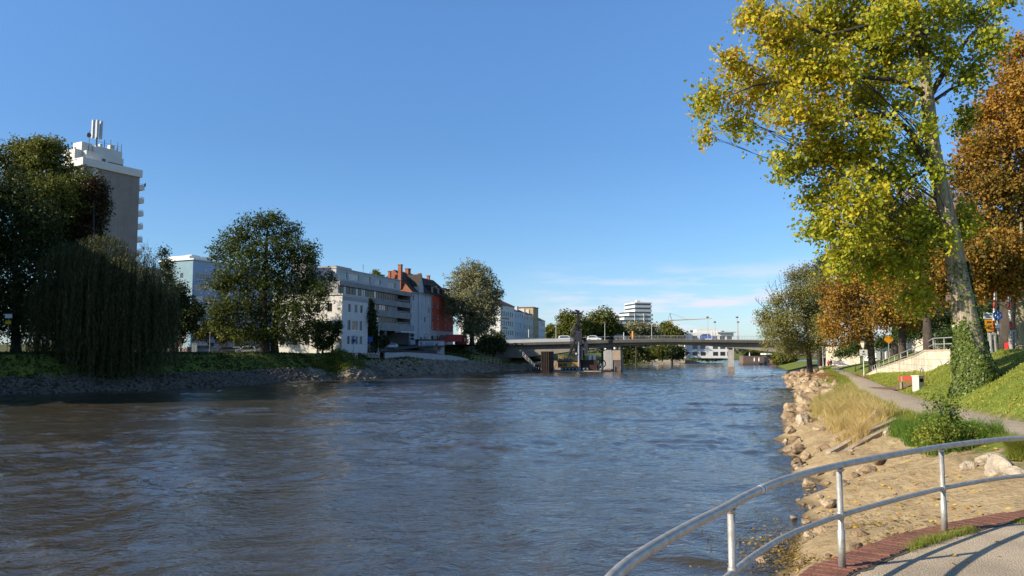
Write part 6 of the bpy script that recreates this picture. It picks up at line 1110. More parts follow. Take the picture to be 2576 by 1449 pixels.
# bicycles leaning by the lamp
def bicycle(lab, p, rz, col):
    t_ = thing('bicycle', lab, 'bicycle', p, rz, 'bicycles by the stair wall'); fm_ = mat('bike_%d' % int(col[0]*100), col, .4, .1); tm = mat('tyre', ())
    for x in (-.52, .52):
        mb = MB(); mb.tube([(x+.33*math.cos(k*math.pi/10), 0, .35+.33*math.sin(k*math.pi/10)) for k in range(21)], .022, 6, False); w = mb.build('wheel', tm, t_, True); mb = MB()
        for k in range(8): mb.tube([(x, 0, .35), (x+.32*math.cos(k*math.pi/4), 0, .35+.32*math.sin(k*math.pi/4))], .005, 3, False)
        mb.build('spokes', mat('alloy', ()), w)
    mb = MB(); [mb.tube(q, .02, 6) for q in ([(-.52, 0, .35), (-.08, 0, .32), (.38, 0, .82), (-.2, 0, .78), (-.08, 0, .32)], [(-.52, 0, .35), (-.2, 0, .78), (-.24, 0, .95)], [(.52, 0, .35), (.38, 0, .82), (.34, 0, .98)])]; mb.build('frame', fm_, t_)
    MB().box(-.36, -.07, .95, -.12, .07, 1.0).build('saddle', tm, t_); MB().tube([(.22, -.28, 1.02), (.36, 0, 1.0), (.22, .28, 1.02)], .014, 5).build('handlebar', fm_, t_); return t_
p = gz(2176, 944, 2.2); bicycle('black bicycle leaning at the lamp with the white sign', (p.x+.4, p.y+1.5, hz(p.x+.4, p.y+1.5)), R(65), (.03, .03, .03)); bicycle('silver bicycle parked in the verge behind the black bicycle', (p.x+.2, p.y+9, hz(p.x+.2, p.y+9)), R(20), (.3, .3, .32))
# white line at the junction
p = gz(2088, 937, 2.2); mb = MB(); mb.quad((p.x-.12, p.y-9, 2.275), (p.x+.12, p.y-9, 2.275), (p.x+2.6, p.y+9, 2.275), (p.x+2.36, p.y+9, 2.275)); tag(mb.build('path_marking', mat('line_white', (.7, .7, .66), .8, .1)), kind='structure')
# barriers, signs and street furniture on the terrace
rw_r = mat('barrier_red', (.38, .04, .03), .5, .1); rw_w = mat('barrier_white', (.68, .67, .64), .5, .08)
def boom(lab, u0, v0, u1, v1, Y):
    b_ = onground(u0, Y, 0); e_ = at(u1, v1, Y); t_ = thing('boom_barrier', lab, 'barrier', b_, 0, 'raised boom barriers'); d_ = e_-b_; s_ = d_.length*.12
    st_ = MB().box(-.22, -.16, 0, -.12, .16, 1.35).box(.12, -.16, 0, .22, .16, 1.35).box(-.24, -.17, 1.35, .24, .17, 1.5).build('stand', mat('post_grey', (.33, .32, .30), .7, .1), t_)
    bm2 = MB().tube([d_*.2, d_], [.095, .06], 8).build('boom', rw_w, t_, True)
    for f0, f1 in ((.32, .5), (.7, .84), (.95, 1.0)): r0 = .095-.035*(f0-.2)/.8+.006; MB().tube([d_*f0, d_*f1], [r0, r0-.035*(f1-f0)], 8).build('red_band', rw_r, bm2, True)
    MB().tube([d_*.62+Vector((.14, 0, 0)), d_*.98+Vector((.14, 0, 0))], .025, 5).build('rod', rw_w, t_); return t_
boom('raised red and white boom barrier next to the orange and blue signs', 2497, 878, 2502.5, 728, 60); boom('raised red and white boom barrier leaning beside the mossy tree stem', 2549, 878, 2535, 738, 60)
def onl(u, Y): return onground(u, Y, 0)
t_ = thing('guide_sign', 'white guide board above an orange detour board with an arrow', 'sign', onl(2488, 58)); k = 58/F; pm2 = mat('post_grey', ()); base = t_.location.z
zz = lambda v: at(2488, v, 58).z-base
MB().tube([(0, 0, 0), (0, 0, zz(785))], .05, 7).build('post', pm2, t_, True); MB().box(-.45, -.35, 0, .3, .35, .14).build('foot', mat('concrete_pale', ()), t_)
s_ = MB().box(-.34, -.1, zz(802), .36, -.06, zz(787)).build('board', mat('sign_white', ()), t_); MB().box(-.26, -.108, zz(793.4), .28, -.101, zz(790.8)).box(-.2, -.108, zz(799.5), .24, -.101, zz(797)).build('lettering', mat('sign_black', ()), s_)
s_ = MB().box(-.24, -.1, zz(834), .32, -.06, zz(804)).build('detour_board', mat('sign_orange', (.75, .30, .01), .5, .05), t_); MB().tube([(-.02, -.115, zz(828)), (-.02, -.115, zz(820)), (.16, -.115, zz(820))], .025, 4).poly([(.13, -.115, zz(817)), (.13, -.115, zz(823)), (.25, -.115, zz(820))]).box(-.12, -.112, zz(812), .2, -.104, zz(808.5)).build('arrow', mat('sign_black', ()), s_)
p = onl(2515, 60); t_ = thing('path_sign', 'round blue cycle and foot path sign on a grey post', 'sign', p); hgt = at(2511, 794, 60).z-p.z; MB().tube([(0, 0, 0), (-.08, 0, hgt-.3)], .07, 8).build('post', pm2, t_, True)
s_ = MB().disc_y((-.1, -.14, hgt), .36, .03, 24).build('disc', mat('sign_blue', (.02, .09, .36), .4, .05), t_); q = MB().box(-.115, -.152, hgt-.34, -.085, -.141, hgt+.34); q.tube([(-.27, -.15, hgt-.05), (-.27, -.15, hgt+.12)], .035, 5).tube([(.02, -.15, hgt-.06), (.1, -.15, hgt-.06)], .04, 5).tube([(.03, -.15, hgt+.04), (.14, -.15, hgt+.04)], .025, 4).build('pictogram', mat('sign_white', ()), s_)
MB().box(-.3, -.12, hgt-.95, .1, -.09, hgt-.6).build('plate', mat('sign_white', ()), t_)
for u, lab in ((2540, 'red plastic barrier foot left of the raised boom stand'), (2556, 'red plastic barrier foot between the boom stand and the mossy stem')):
    p = onl(u, 61); t_ = thing('warning_weight', lab, 'barrier weight', p, 0, 'red barrier feet'); MB().prism([(-.2, -.3), (.2, -.3), (.2, .3), (-.2, .3)], .05, [.6, .6, .5, .5]).build('body', mat('plastic_red', (.55, .03, .03), .4, .05), t_); MB().box(-.16, -.31, .1, .16, -.302, .25).build('reflector', rw_w, t_)
# houses behind the chestnuts
p = onground(2356, 128); t_ = thing('villa', 'cream villa glimpsed behind the poplar and the stair railing', 'house', (p.x-1, p.y, p.z), R(8)); hs_ = [(1+i*3, 1.5, 1.1, 1.7) for i in range(5)]+[(1+i*3, 5, 1.1, 1.7) for i in range(5)]; MB().wall((0, 0, 0), XA, 16, 8, hs_).quad((0, 9, 0), (0, 0, 0), (0, 0, 8), (0, 9, 8)).build('wall', mat('villa_cream', (.60, .54, .44), .9, .08), t_); holes_windows(t_, (0, 0, 0), XA, hs_); hroof(MB(), 0, 16, 0, 9, 8, 12, .5, 3, 3).build('roof', rr_, t_)
p = onground(2215, 172); t_ = thing('kiosk', 'small white kiosk with glazed front beyond the leaning chestnut', 'kiosk', (p.x-1, p.y, p.z), R(5)); hs_ = [(1+i*1.6, .2, 1.2, 2.2) for i in range(4)]; MB().wall((0, 0, 0), XA, 8, 3.2, hs_).quad((0, 5, 0), (0, 0, 0), (0, 0, 3.2), (0, 5, 3.2)).build('wall', rw_w, t_); holes_windows(t_, (0, 0, 0), XA, hs_, gm=curt, sill=False); MB().box(-.3, -.5, 3.2, 8.3, 5.2, 3.5).build('roof', mat('roof_edge', ()), t_)
p = onground(2236, 130); t_ = thing('guide_sign', 'orange diamond shaped warning board near the kiosk', 'sign', p); MB().tube([(0, 0, 0), (0, 0, 4)], .05, 5).build('post', pm2, t_); MB().poly([(-.8, -.06, 3.2), (0, -.06, 2.6), (.8, -.06, 3.2), (.4, -.06, 3.9), (-.5, -.06, 3.8)]).build('board', mat('sign_orange', ()), t_)
p = onground(2560, 95); t_ = thing('pavilion', 'white columned building deep in the shade behind the barriers', 'building', (p.x-6, p.y, p.z), R(6)); hs_ = [(1+i*2.6, 1, 1.4, 2.6) for i in range(6)]; MB().wall((0, 0, 0), XA, 17, 6.5, hs_).build('wall', mat('villa_cream', ()), t_); holes_windows(t_, (0, 0, 0), XA, hs_); MB().box(-.4, -1, 6.5, 17.4, 7, 7.2).build('roof', dr, t_)
for i in range(4): MB().lathe([(.3, 0), (.26, .3), (.24, 5.6), (.32, 6.4)], 10, (2+i*4, -1.2, 0)).build('column', rw_w, t_)
# ---------------------------------------------------------------- underpass wall and restaurant pontoon
p = at(2078, 900, 196); t_ = thing('underpass_wall', 'pale graffiti scrawled concrete wall of the underpass under the bridge end', 'wall', (p.x, p.y, 2.0), R(-40)); MB().box(0, 0, 0, 8, .6, 5.0).build('wall', mat('limestone', ()), t_)
mb = MB(); q = random.Random(9)
for i in range(6): mb.tube([(q.uniform(.5, 6), -.03, q.uniform(.3, 1.8)) for _ in range(5)], .06, 4)
mb.build('graffiti', mat('scrawl_blue', ()), t_); MB().box(3.2, -.05, .4, 3.45, -.01, 5).build('downpipe', dm, t_)
p = at(1869, 917, 378); t_ = thing('restaurant_pontoon', 'floating wooden restaurant with brown slatted walls and white flat roof beyond the bridge', 'pontoon', (p.x, p.y, 0)); wdm = mat('slatted_wood', (.17, .12, .10), .85, .3, .5, stretch=(.3, .3, 9)); k = 378/F
MB().box(0, 0, -.5, 24, 8, .7).build('deck', mat('deck_dark', (.10, .085, .075), .9, .2), t_); MB().box(.3, .4, .7, 11.6, 7, 4.2).build('wall', wdm, t_); MB().box(11.0, -.2, 4.7, 22, 8, 5.5).build('roof', rw_w, t_); MB().box(12.6, .5, .7, 12.9, 7, 4.7).box(20.8, .5, .7, 21.1, 7, 4.7).build('column', dm, t_); MB().quad((12.9, .9, 2.4), (20.8, .9, 2.4), (20.8, .9, 4.7), (12.9, .9, 4.7)).build('glazing', glass, t_); MB().box(13, -.05, .7, 24, .2, 2.3).build('railing_banner', mat('banner_pink', (.55, .20, .18), .8, .15), t_); MB().box(10.2, .1, .7, 12.4, .4, 3.6).build('gate', dm, t_)
for i, (x, y, h_) in enumerate(((5.2, -.0, 2.9), (7.4, -.0, 2.9), (4.8, 5, 5.4))):
    c = Vector((t_.location.x+x, t_.location.y+y-1.2 if i < 2 else t_.location.y+y, .7)); q_ = thing('parasol', ['folded white parasol on the deck in front of the wooden restaurant, one of two', 'folded white parasol on the deck in front of the wooden restaurant, one of two', 'folded white parasol rising above the wall of the wooden restaurant'][i], 'parasol', c, 0, 'folded white parasols')
    MB().tube([(0, 0, -.6), (0, 0, h_)], .05, 5).build('pole', dm, q_); MB().lathe([(.2, h_*.45-.5), (.42, h_*.45), (.25, h_*.8), (.05, h_)], 8).build('canopy', rw_w, q_)
# gravel island, footbridge piers
mb = MB(); p = at(1655, 913, 425); n = 40; ring = [(p.x+26*math.cos(a)*(1+.18*math.sin(3*a)), p.y+9*math.sin(a), 0) for a in np.linspace(0, 2*math.pi, n+1)[:-1]]; mid_ = [(p.x+(x-p.x)*.6, p.y+(y-p.y)*.6, 1.6+.4*math.sin(i)) for i, (x, y, z) in enumerate(ring)]; low_ = [(x, y, -.6) for x, y, z in ring]
mb.v = low_+mid_+[(p.x, p.y, 2)]; mb.f = [(i, (i+1) % n, n+(i+1) % n, n+i) for i in range(n)]+[(n+i, n+(i+1) % n, 2*n) for i in range(n)]; tag(mb.build('gravel_island', mat('gravel', (.22, .185, .15), .95, .3, .5, .6, 3), None, True), kind='structure')
for u, w, lab in ((1668, 5.6, 'thick pale concrete pier standing on the gravel island'), (1714, 1.7, 'slim pale concrete pillar beside the thick pier on the island')):
    p = at(u, 905, 420); t_ = thing('concrete_pier', lab, 'pier', (p.x, p.y, .5), 0, 'old piers on the gravel island'); MB().box(-w/2, 0, 0, w/2, 3, 12.5).build('shaft', mat('pier_pale', (.55, .50, .43), .9, .12, .5, dirt=.3), t_); MB().box(-w/2-.9, -.8, 0, w/2+.9, 3.8, 1.7).build('foot', mat('pier_pale', ()), t_)
# ---------------------------------------------------------------- building site at the far end of the bridge
yel = mat('machine_yellow', (.50, .24, .03), .5, .15, 2); blk = mat('machine_black', (.022, .022, .026), .5, .3, 2); rust = mat('rusty_steel', (.05, .034, .026), .85, .4, 1.2, .4, 6); stl = mat('steel_grey', (.30, .32, .34), .55, .2, 1, metal=.3)
Yr = 228.; k = Yr/F; p = at(1450, 934, Yr); 
t_ = thing('work_platform', 'rusty steel work platform lying in the river under the drilling rig', 'pontoon', (p.x, p.y, 0)); MB().box(-7, -1, -.8, 10, 9, .45).build('hull', rust, t_); MB().box(-7.1, -1.12, .1, 7, -1.01, .34).build('fender', mat('fender_pale', (.5, .47, .4), .8, .2), t_)
rg = thing('drilling_rig', 'yellow and black crawler drilling rig with a tall black mast in front of the bridge', 'drilling rig', (p.x, p.y+1.5, .45)); zz = lambda v: at(1450, v, Yr+1.5).z-.45; xx_ = lambda u: (at(u, 900, Yr+1.5).x-p.x)
bdy = MB().prism([(xx_(1403), 0), (xx_(1460), 0), (xx_(1460), 3), (xx_(1403), 3)], zz(925), zz(911)).build('engine_house', yel, rg)
for u0, u1 in ((1405, 1414), (1416, 1426)): MB().box(xx_(u0), -.03, zz(922), xx_(u1), -.004, zz(914)).build('grille', mat('grille_brown', (.14, .07, .03), .7, .2), bdy)
MB().box(xx_(1438), -.03, zz(921), xx_(1444), -.004, zz(915.5)).build('plate', rw_w, bdy); MB().box(xx_(1403), .1, zz(911), xx_(1460), 2.9, zz(907.5)).build('hood', blk, rg); MB().box(xx_(1405), .4, zz(906), xx_(1418), 2, zz(893)).build('cab', mat('cab_grey', (.2, .17, .12), .5, .2), rg); MB().box(xx_(1406), .37, zz(903), xx_(1414), .395, zz(897)).build('beacon', yel, rg)
for y in (.1, 2.5):
    tr_ = MB().tube([(xx_(1412), y, .45), (xx_(1480), y, .45)], .45, 8).build('crawler', blk, rg); mb = MB()
    for i in range(8): mb.tube([(xx_(1414+i*9), y-.47, .4), (xx_(1414+i*9), y-.36, .4)], .28, 8)
    mb.build('roller', stl, tr_)
ms = MB().box(-.38, -.3, 0, .38, .3, zz(784)).build('mast', blk, rg, False, (xx_(1456), .5, .4)); mb = MB()
mb.tube([(xx_(1442), .5, zz(786)-.1), (xx_(1465), .5, zz(788)-.1)], .3, 6).tube([(xx_(1466), .5, zz(788)), (xx_(1466.5), .5, zz(812))], .05, 4).box(xx_(1440), .0, zz(790), xx_(1446), 1, zz(783)).tube([(xx_(1450), .5, zz(784)), (xx_(1451), .5, zz(779))], .45, 7); mb.build('mast_head', blk, rg)
mb = MB(); q = random.Random(3)
for u0, v0, u1, v1, r in ((1425, 905, 1450, 850, .28), (1432, 905, 1452, 835, .2), (1470, 905, 1461, 850, .3), (1464, 905, 1462, 830, .25), (1478, 880, 1470, 850, .5)): mb.tube([(xx_(u0), .3, zz(v0)), (xx_(u1), .3, zz(v1))], r, 6)
mb.build('strut', blk, rg); mb = MB()
mb.box(xx_(1449), -.6, zz(868), xx_(1463), .15, zz(832)).box(xx_(1446), -.4, zz(905), xx_(1466), .1, zz(872)).box(xx_(1470), -.3, zz(890), xx_(1479), .6, zz(860)); mb.build('drill_drive', mat('machine_grey', (.05, .05, .06), .45, .4, 1.5), rg); mb = MB()
for i in range(5): u = 1439+i*2.2; mb.tube([(xx_(u), -.2, zz(905)), (xx_(u-5+i), -.6, zz(870)), (xx_(u-3), -.6, zz(835)), (xx_(1446+i*1.2), -.3, zz(813+i*3)), (xx_(1454), -.2, zz(822))], .1, 5)
mb.build('hose', blk, rg); MB().tube([(xx_(1456), -.35, 0), (xx_(1456), -.35, zz(860))], .32, 8).build('auger', mat('steel_grey', ()), rg)
MB().box(xx_(1447), -.66, zz(891.5), xx_(1451), -.45, zz(887.5)).build('work_light', mat('lamp_glass', (.8, .78, .7), .3, .05), rg)
# old pier stub in sheet piles, cofferdam, boards, drums and skip
def sheet(name, lab, u0, u1, v0, v1, Y, m, D=4, ribs=8, group=None):
    a_, c_ = at(u0, v1, Y), at(u1, v1, Y); zt = at(u0, v0, Y).z; t_ = thing(name, lab, 'sheet piles', (a_.x, Y, 0), brz, group); W_ = c_.x-a_.x; pts = []
    for i in range(ribs): x = W_*i/ribs; d_ = W_/ribs; pts += [(x, 0), (x+d_*.4, 0), (x+d_*.5, .35), (x+d_*.9, .35)]
    pts += [(W_, 0), (W_, D), (0, D)]; MB().prism(pts, -2, zt).build('piling', m, t_); return t_
sheet('sheet_pile_wall', 'rusty brown sheet pile box at the foot of the abutment', 1361, 1384, 884, 935, 224, rust, 5, 5)
t_ = sheet('sheet_pile_box', 'pale sheet pile box with dark joints around the bridge pier', 1537, 1563, 906, 931, 236, mat('sheet_pale', (.30, .24, .20), .85, .2, .6, dirt=.3), 5, 9)
MB().box(0.1, -.12, at(1540, 905, 236).z-.1, at(1562, 900, 236).x-t_.location.x, 4.4, at(1540, 881, 236).z).build('boarding', mat('plywood', (.36, .27, .20), .85, .12, .6), t_)
a_ = at(1517, 930, 238); t_ = thing('steel_box', 'pale grey steel box beside the plywood boarding of the pier', 'steel box', (a_.x, 236.4, 0), brz); MB().box(0, 0, 0, 2.7, 2, at(1517, 884, 237).z).build('body', mat('box_grey', (.36, .40, .45), .6, .1, .8, dirt=.3), t_); MB().box(1.25, -.04, .3, 1.35, -.004, at(1517, 886, 237).z).build('seam', dm, t_)
a_ = at(1496, 930, 230); t_ = thing('spoil_skip', 'rust red open skip on the work platform', 'skip', (a_.x-2, 230, .45)); MB().prism([(-1.8, 0), (2.6, 0), (2.6, 2.4), (-1.8, 2.4)], 0, [1.6, 1.6, 1.6, 1.6]).build('body', mat('skip_red', (.075, .03, .025), .7, .3, 1), t_); MB().box(-2.6, .3, 1.62, 3, 2.2, 3.0).build('load', rust, t_)
for i, u in enumerate((1484, 1495)): a_ = at(u, 905, 231); t_ = thing('drum', ['white plastic drum on the skip nearer the rig', 'white plastic drum on the skip nearer the pier'][i], 'drum', (a_.x, 230.8, 3.45), 0, 'white drums'); MB().lathe([(.4, 0), (.45, .1), (.45, 1.3), (.3, 1.55), (.15, 1.6)], 10).build('body', rw_w, t_); MB().lathe([(.15, 1.6), (.16, 1.7)], 8).build('lid', dm, t_)
for i in range(2):
    a_ = at(1505+i*9, 930, 231+i*3); t_ = thing('hose_reel', ['upright steel reel standing between skip and steel box', 'second steel reel close against the steel box'][i], 'reel', (a_.x, a_.y, .3), R(20)); mb = MB(); mb.tube([(0, 0, 1.8+1.3*math.sin(a)) if False else (1.2*math.cos(a), 0, 2.0+1.2*math.sin(a)) for a in np.linspace(0, 6.28, 17)], .16, 6, False); mb.build('rim', blk, t_); MB().box(-.15, -.5, 0, .15, .5, 2).build('stand', stl, t_)
# site stairs and worker
a_ = at(1352, 930, 226); t_ = thing('site_stairs', 'steel site stairs leading down the bank to the river below the abutment', 'stairs', (a_.x, 226, .3)); S0, S1 = Vector((-4.2, 1, 4.4)), Vector((0, 0, 0)); mb = MB()
for y in (-.5, .5): mb.tube([S0+Vector((0, y, 0)), S1+Vector((0, y, 0))], .1, 5)
mb.build('stringer', stl, t_); mb = MB()
for i in range(12): q = S0.lerp(S1, (i+.5)/12); mb.box(q.x-.15, q.y-.5, q.z-.03, q.x+.15, q.y+.5, q.z+.03)
mb.build('tread', stl, t_); mb = MB()
for h_ in (.55, 1.1): mb.tube([S0+Vector((0, -.5, h_)), S1+Vector((0, -.5, h_))], .035, 4)
for i in range(6): q = S0.lerp(S1, i/5)+Vector((0, -.5, 0)); mb.tube([q, q+Vector((0, 0, 1.1))], .035, 4)
mb.build('handrail', mat('rail_white', ()), t_)
q = at(1322, 905, 227); w_ = person('worker in bright orange clothing standing at the top of the site stairs', (q.x, q.y, 3.2), 1.8, (.75, .16, .02), (.7, .16, .02), R(200)); del w_['group']
t_ = thing('pump_set', 'dark pump set with hoses at the waterline below the site stairs', 'pump', (at(1342, 930, 226).x+1, 225, .3)); MB().box(-1.4, 0, 0, 1.6, 1.6, 1.1).build('base', rust, t_); MB().tube([(-.6, -.05, 1.9), (.6, -.05, 1.9)], .7, 12).build('drum', blk, t_); mb = MB(); [mb.tube([(-1+i*.7, -.2, .4), (-.8+i*.7, -.4, 1.8+.3*i), (.4+i*.6, -.2, 2.6), (1.6+i*.3, .2, .6)], .09, 5) for i in range(4)]; mb.build('hose', stl, t_)
# heap and tarpaulin behind
mb = MB(); n = 20; c = at(1410, 905, 243); mb.v = [(c.x+9*math.cos(a)*(1+.2*math.sin(3*a)), c.y+4*math.sin(a), -.5) for a in np.linspace(0, 6.283, n+1)[:-1]]+[(c.x+3*math.cos(a), c.y+1.2*math.sin(a), 3.6+.4*math.sin(5*a)) for a in np.linspace(0, 6.283, n+1)[:-1]]; mb.f = [(i, (i+1) % n, n+(i+1) % n, n+i) for i in range(n)]+[tuple(range(n, 2*n))]
tag(mb.build('spoil_heap', mat('spoil', (.24, .20, .16), .95, .25, 1, .5, 4)), 'grey brown spoil heap under the bridge behind the drilling rig', 'heap')
# ---------------------------------------------------------------- far bank street furniture
def disc_sign(name, lab, p, h_, discs, rz=0, group='signs on the far bank', r=.03):
    t_ = thing(name, lab, 'sign', p, rz, group); MB().tube([(0, 0, 0), (0, 0, h_)], .05, 6).build('post', mat('post_grey', ()), t_)
    for kind, z, s_, m_, m2 in discs:
        if kind == 'disc':
            d_ = MB().disc_y((0, -.1, z), s_, .04, 16).build('disc', m_, t_)
            if m2: MB().disc_y((0, -.112, z), s_*.68, .01, 14).build('face', m2, d_)
        elif kind == 'tri': MB().prism([(0, 0)]*0+[(-s_, -.1), (s_, -.1), (s_, -.06), (-s_, -.06)], z-s_*.8, z+s_).build('plate', m_, t_)
        else: MB().box(-s_, -.1, z-s_*.6, s_, -.06, z+s_*.6).build('plate', m_, t_)
    return t_
srd, swh, sbl = mat('sign_red', (.45, .03, .03), .5, .05), mat('sign_white', ()), mat('sign_blue', ())
def og(u, Y): return onground(u, Y, 0)
yl = mat('sign_yellow', (.60, .42, .02), .5, .05)
disc_sign('sign_post', 'yellow and white sign post in the dark at the picture edge under the trees', og(18, 113), 5.6, [('plate', 5.3, .5, swh, None), ('plate', 4.4, .42, yl, None)])
disc_sign('sign_post', 'two round prohibition signs above a small plate beside the willow', og(463, 168), 5.2, [('disc', 4.8, .42, srd, swh), ('disc', 3.8, .42, srd, swh), ('plate', 3.0, .4, swh, None)])
disc_sign('sign_post', 'thin post with small plate in front of the parked cars', og(527, 169), 4.6, [('plate', 4.4, .2, stl, None)])
disc_sign('sign_post', 'round blue sign with grey plate in front of the white house', og(889, 177.5), 4.3, [('disc', 3.4, .5, sbl, None), ('plate', 4.3, .4, stl, None)])
disc_sign('sign_post', 'blue pointer sign below the garage beside the conifer', og(930, 187), 4.0, [('tri', 3.4, .7, sbl, None)])
disc_sign('sign_post', 'round red ringed signs on one post behind the blue pointer', og(936.5, 190), 4.6, [('disc', 4.5, .42, srd, swh), ('disc', 3.2, .42, srd, swh)])
disc_sign('sign_post', 'dark round sign seen from behind in front of the grey house', og(1037, 222), 4.4, [('disc', 4.1, .55, blk, None), ('plate', 3.1, .5, blk, None)])
disc_sign('sign_post', 'round red and white no entry style sign above the graffiti shed', og(1073, 232), 3.6, [('disc', 3.4, .55, srd, swh)])
disc_sign('sign_post', 'crossed white warning sign left of the white gate pole', og(949, 192), 4.8, [('plate', 4.6, .25, rw_w, None), ('plate', 3.9, .25, rw_w, None)])
p = og(952, 189); t_ = thing('gate_pole', 'tall white raised gate pole before the concrete block', 'barrier', p); hgt = at(952, 813, 189).z-p.z; bm2 = MB().tube([(0, 0, 0), (0, 0, hgt)], .12, 8).build('boom', rw_w, t_, True); MB().tube([(0, 0, hgt*.5), (0, 0, hgt*.62)], .126, 8).build('band', blk, bm2, True); MB().box(-.3, -.3, 0, .3, .3, .9).build('foot', stl, t_)
for u, lab in ((427, 'pale grey switch cabinet beside the white slatted barrier'), (489, 'tall grey switch cabinet between the barrier and the parked cars')):
    p = og(u, 166); t_ = thing('switch_cabinet', lab, 'cabinet', p, R(10), 'switch cabinets'); MB().box(-.5, -.25, .1, .5, .25, 2.0).build('body', mat('cabinet_grey', (.42, .46, .46), .6, .08), t_); MB().box(-.55, -.3, 2.0, .55, .3, 2.1).build('lid', mat('cabinet_grey', ()), t_); MB().box(-.46, -.262, .2, -.02, -.252, 1.9).build('door', mat('cabinet_door', (.38, .41, .42), .6, .08), t_)
def slat_barrier(lab, u, Y, W_, n, rz, leg=False):
    p = og(u, Y); t_ = thing('barrier_fence', lab, 'barrier', p, rz, 'red and white site barriers'); mb = MB()
    mb.box(-W_/2, -.03, .95, W_/2, .03, 1.2).box(-W_/2, -.03, .15, W_/2, .03, .25)
    for i in range(n+1): x = -W_/2+W_*i/n; mb.box(x-.05, -.025, .25, x+.05, .025, .95)
    b2 = mb.build('panel', rw_w, t_)
    for i in range(n//2): x = -W_/2+W_*(i+.25)*2/n; MB().box(x, -.036, .96, x+W_/n, -.031, 1.19).build('red_stripe', rw_r, b2)
    for x in (-W_/2-.05, W_/2+.05): MB().box(x-.09, -.3, 0, x+.09, .3, .12).box(x-.05, -.04, .12, x+.05, .04, 1.5).build('post', rw_w if leg else rw_r, t_)
    return t_
slat_barrier('white slatted barrier between the two switch cabinets', 455, 164, 2.4, 8, R(5)); slat_barrier('long red and white slatted barrier at the end of the ramp wall', 930, 183, 4.6, 14, R(8)); slat_barrier('short barrier with red chevron beside the white house corner', 893, 176, 1.2, 3, R(8))
p = og(454, 165); t_ = thing('notice_board', 'small brown notice board behind the white slatted barrier', 'board', Vector((p.x-.6, p.y+1, p.z))); MB().box(-.6, 0, 1.5, .6, .08, 2.9).build('board', mat('board_brown', (.20, .11, .06), .8, .2), t_); MB().box(-.05, .09, 0, .05, .17, 2.8).build('post', stl, t_)
# ramp wall along the bank, fence above, graffiti shed, railings of the landing
rwp = [at(968, 887, 189), at(1030, 886.5, 201), at(1090, 890, 210), at(1140, 895, 219), at(1175, 902, 227), at(1182, 906, 229)]
t_ = thing('ramp_wall', 'pale concrete wall of the ramp sloping down to the river towards the bridge', 'wall', rwp[0]); o = rwp[0]; mb = MB()
for i in range(5):
    a_, b_ = rwp[i]-o, rwp[i+1]-o; d_ = Vector((b_.y-a_.y, -(b_.x-a_.x), 0)).normalized(); d_ = d_ if d_.x > 0 else -d_; h0 = 1.25 if i else .9; f_ = -d_*.3
    mb.quad(a_+Vector((0, 0, -h0-1)), b_+Vector((0, 0, -2.2)), b_, a_); mb.quad(a_, b_, b_+f_, a_+f_); mb.quad(b_+f_, b_+f_-Vector((0, 0, 1.5)), a_+f_-Vector((0, 0, 1.5)), a_+f_)
mb.build('wall', mat('ramp_concrete', (.42, .41, .40), .9, .1, .5, dirt=.25), t_)
def rail_line(name, lab, pts, h_, n, m_, cat='railing', infill=None):
    t_ = thing(name, lab, cat, pts[0]); o = Vector(pts[0]); pts = [Vector(p)-o for p in pts]
    for z, nm in ((h_, 'top_rail'), (h_*.5, 'middle_rail')): MB().tube([p+Vector((0, 0, z)) for p in pts], .05, 5).build(nm, m_, t_)
    for i in range(n+1):
        f = i/n*(len(pts)-1); k_ = min(int(f), len(pts)-2); p = pts[k_].lerp(pts[k_+1], f-k_); MB().tube([p-Vector((0, 0, .3)), p+Vector((0, 0, h_))], .045, 5).build('post', m_, t_)
    if infill: 
        mb = MB()
        for a_, b_ in zip(pts[:-1], pts[1:]): mb.quad(a_+Vector((0, 0, .1)), b_+Vector((0, 0, .1)), b_+Vector((0, 0, h_-.08)), a_+Vector((0, 0, h_-.08)))
        mb.build('panel', infill, t_)
    return t_
dkm = mat('fence_dark', (.07, .07, .085), .6, .15)
def atg(u, v, Y): p = at(u, v, Y); p.z = hz(p.x, p.y); return p
rail_line('mesh_fence', 'dark mesh fence above the ramp wall in front of the parked white car', [Vector((p.x, p.y, hz(p.x, p.y))) for p in (at(957, 886, 193), at(1000, 884, 203))]+[Vector((p.x, p.y, hz(p.x, p.y))) for p in (at(1050, 872, 214), at(1098, 868, 226))], 1.15, 8, dkm, 'fence', dkm)
grn = mat('railing_lime', (.40, .44, .16), .6, .12)
for lab, P_ in [('lime green railing along the landing above the water, upper one', [at(1185, 903, 229), at(1255, 912, 238)]), ('lime green railing along the landing above the water, lower one', [at(1195, 908, 226), at(1262, 917, 235)])]: rail_line('landing_railing', lab, P_, 1.25, 7, grn)
a_ = at(1096, 888, 226); t_ = thing('graffiti_shed', 'low flat roofed shed covered in blue and black graffiti on the bank', 'shed', (a_.x-1.0, a_.y, a_.z-.6), BRZ-R(52)); ws = mat('shed_white', (.50, .51, .53), .85, .12, .8, dirt=.3)
MB().box(-4, 0, -1, 3.6, 4, 4.2).build('wall', ws, t_); MB().box(-4.3, -.4, 4.2, 3.9, 4.4, 4.5).build('roof', mat('roof_felt', ()), t_); MB().box(-2.2, -.03, .2, .4, -.004, 3.6).build('door', mat('door_blue', (.24, .30, .36), .6, .15, 2), t_); q = random.Random(12)
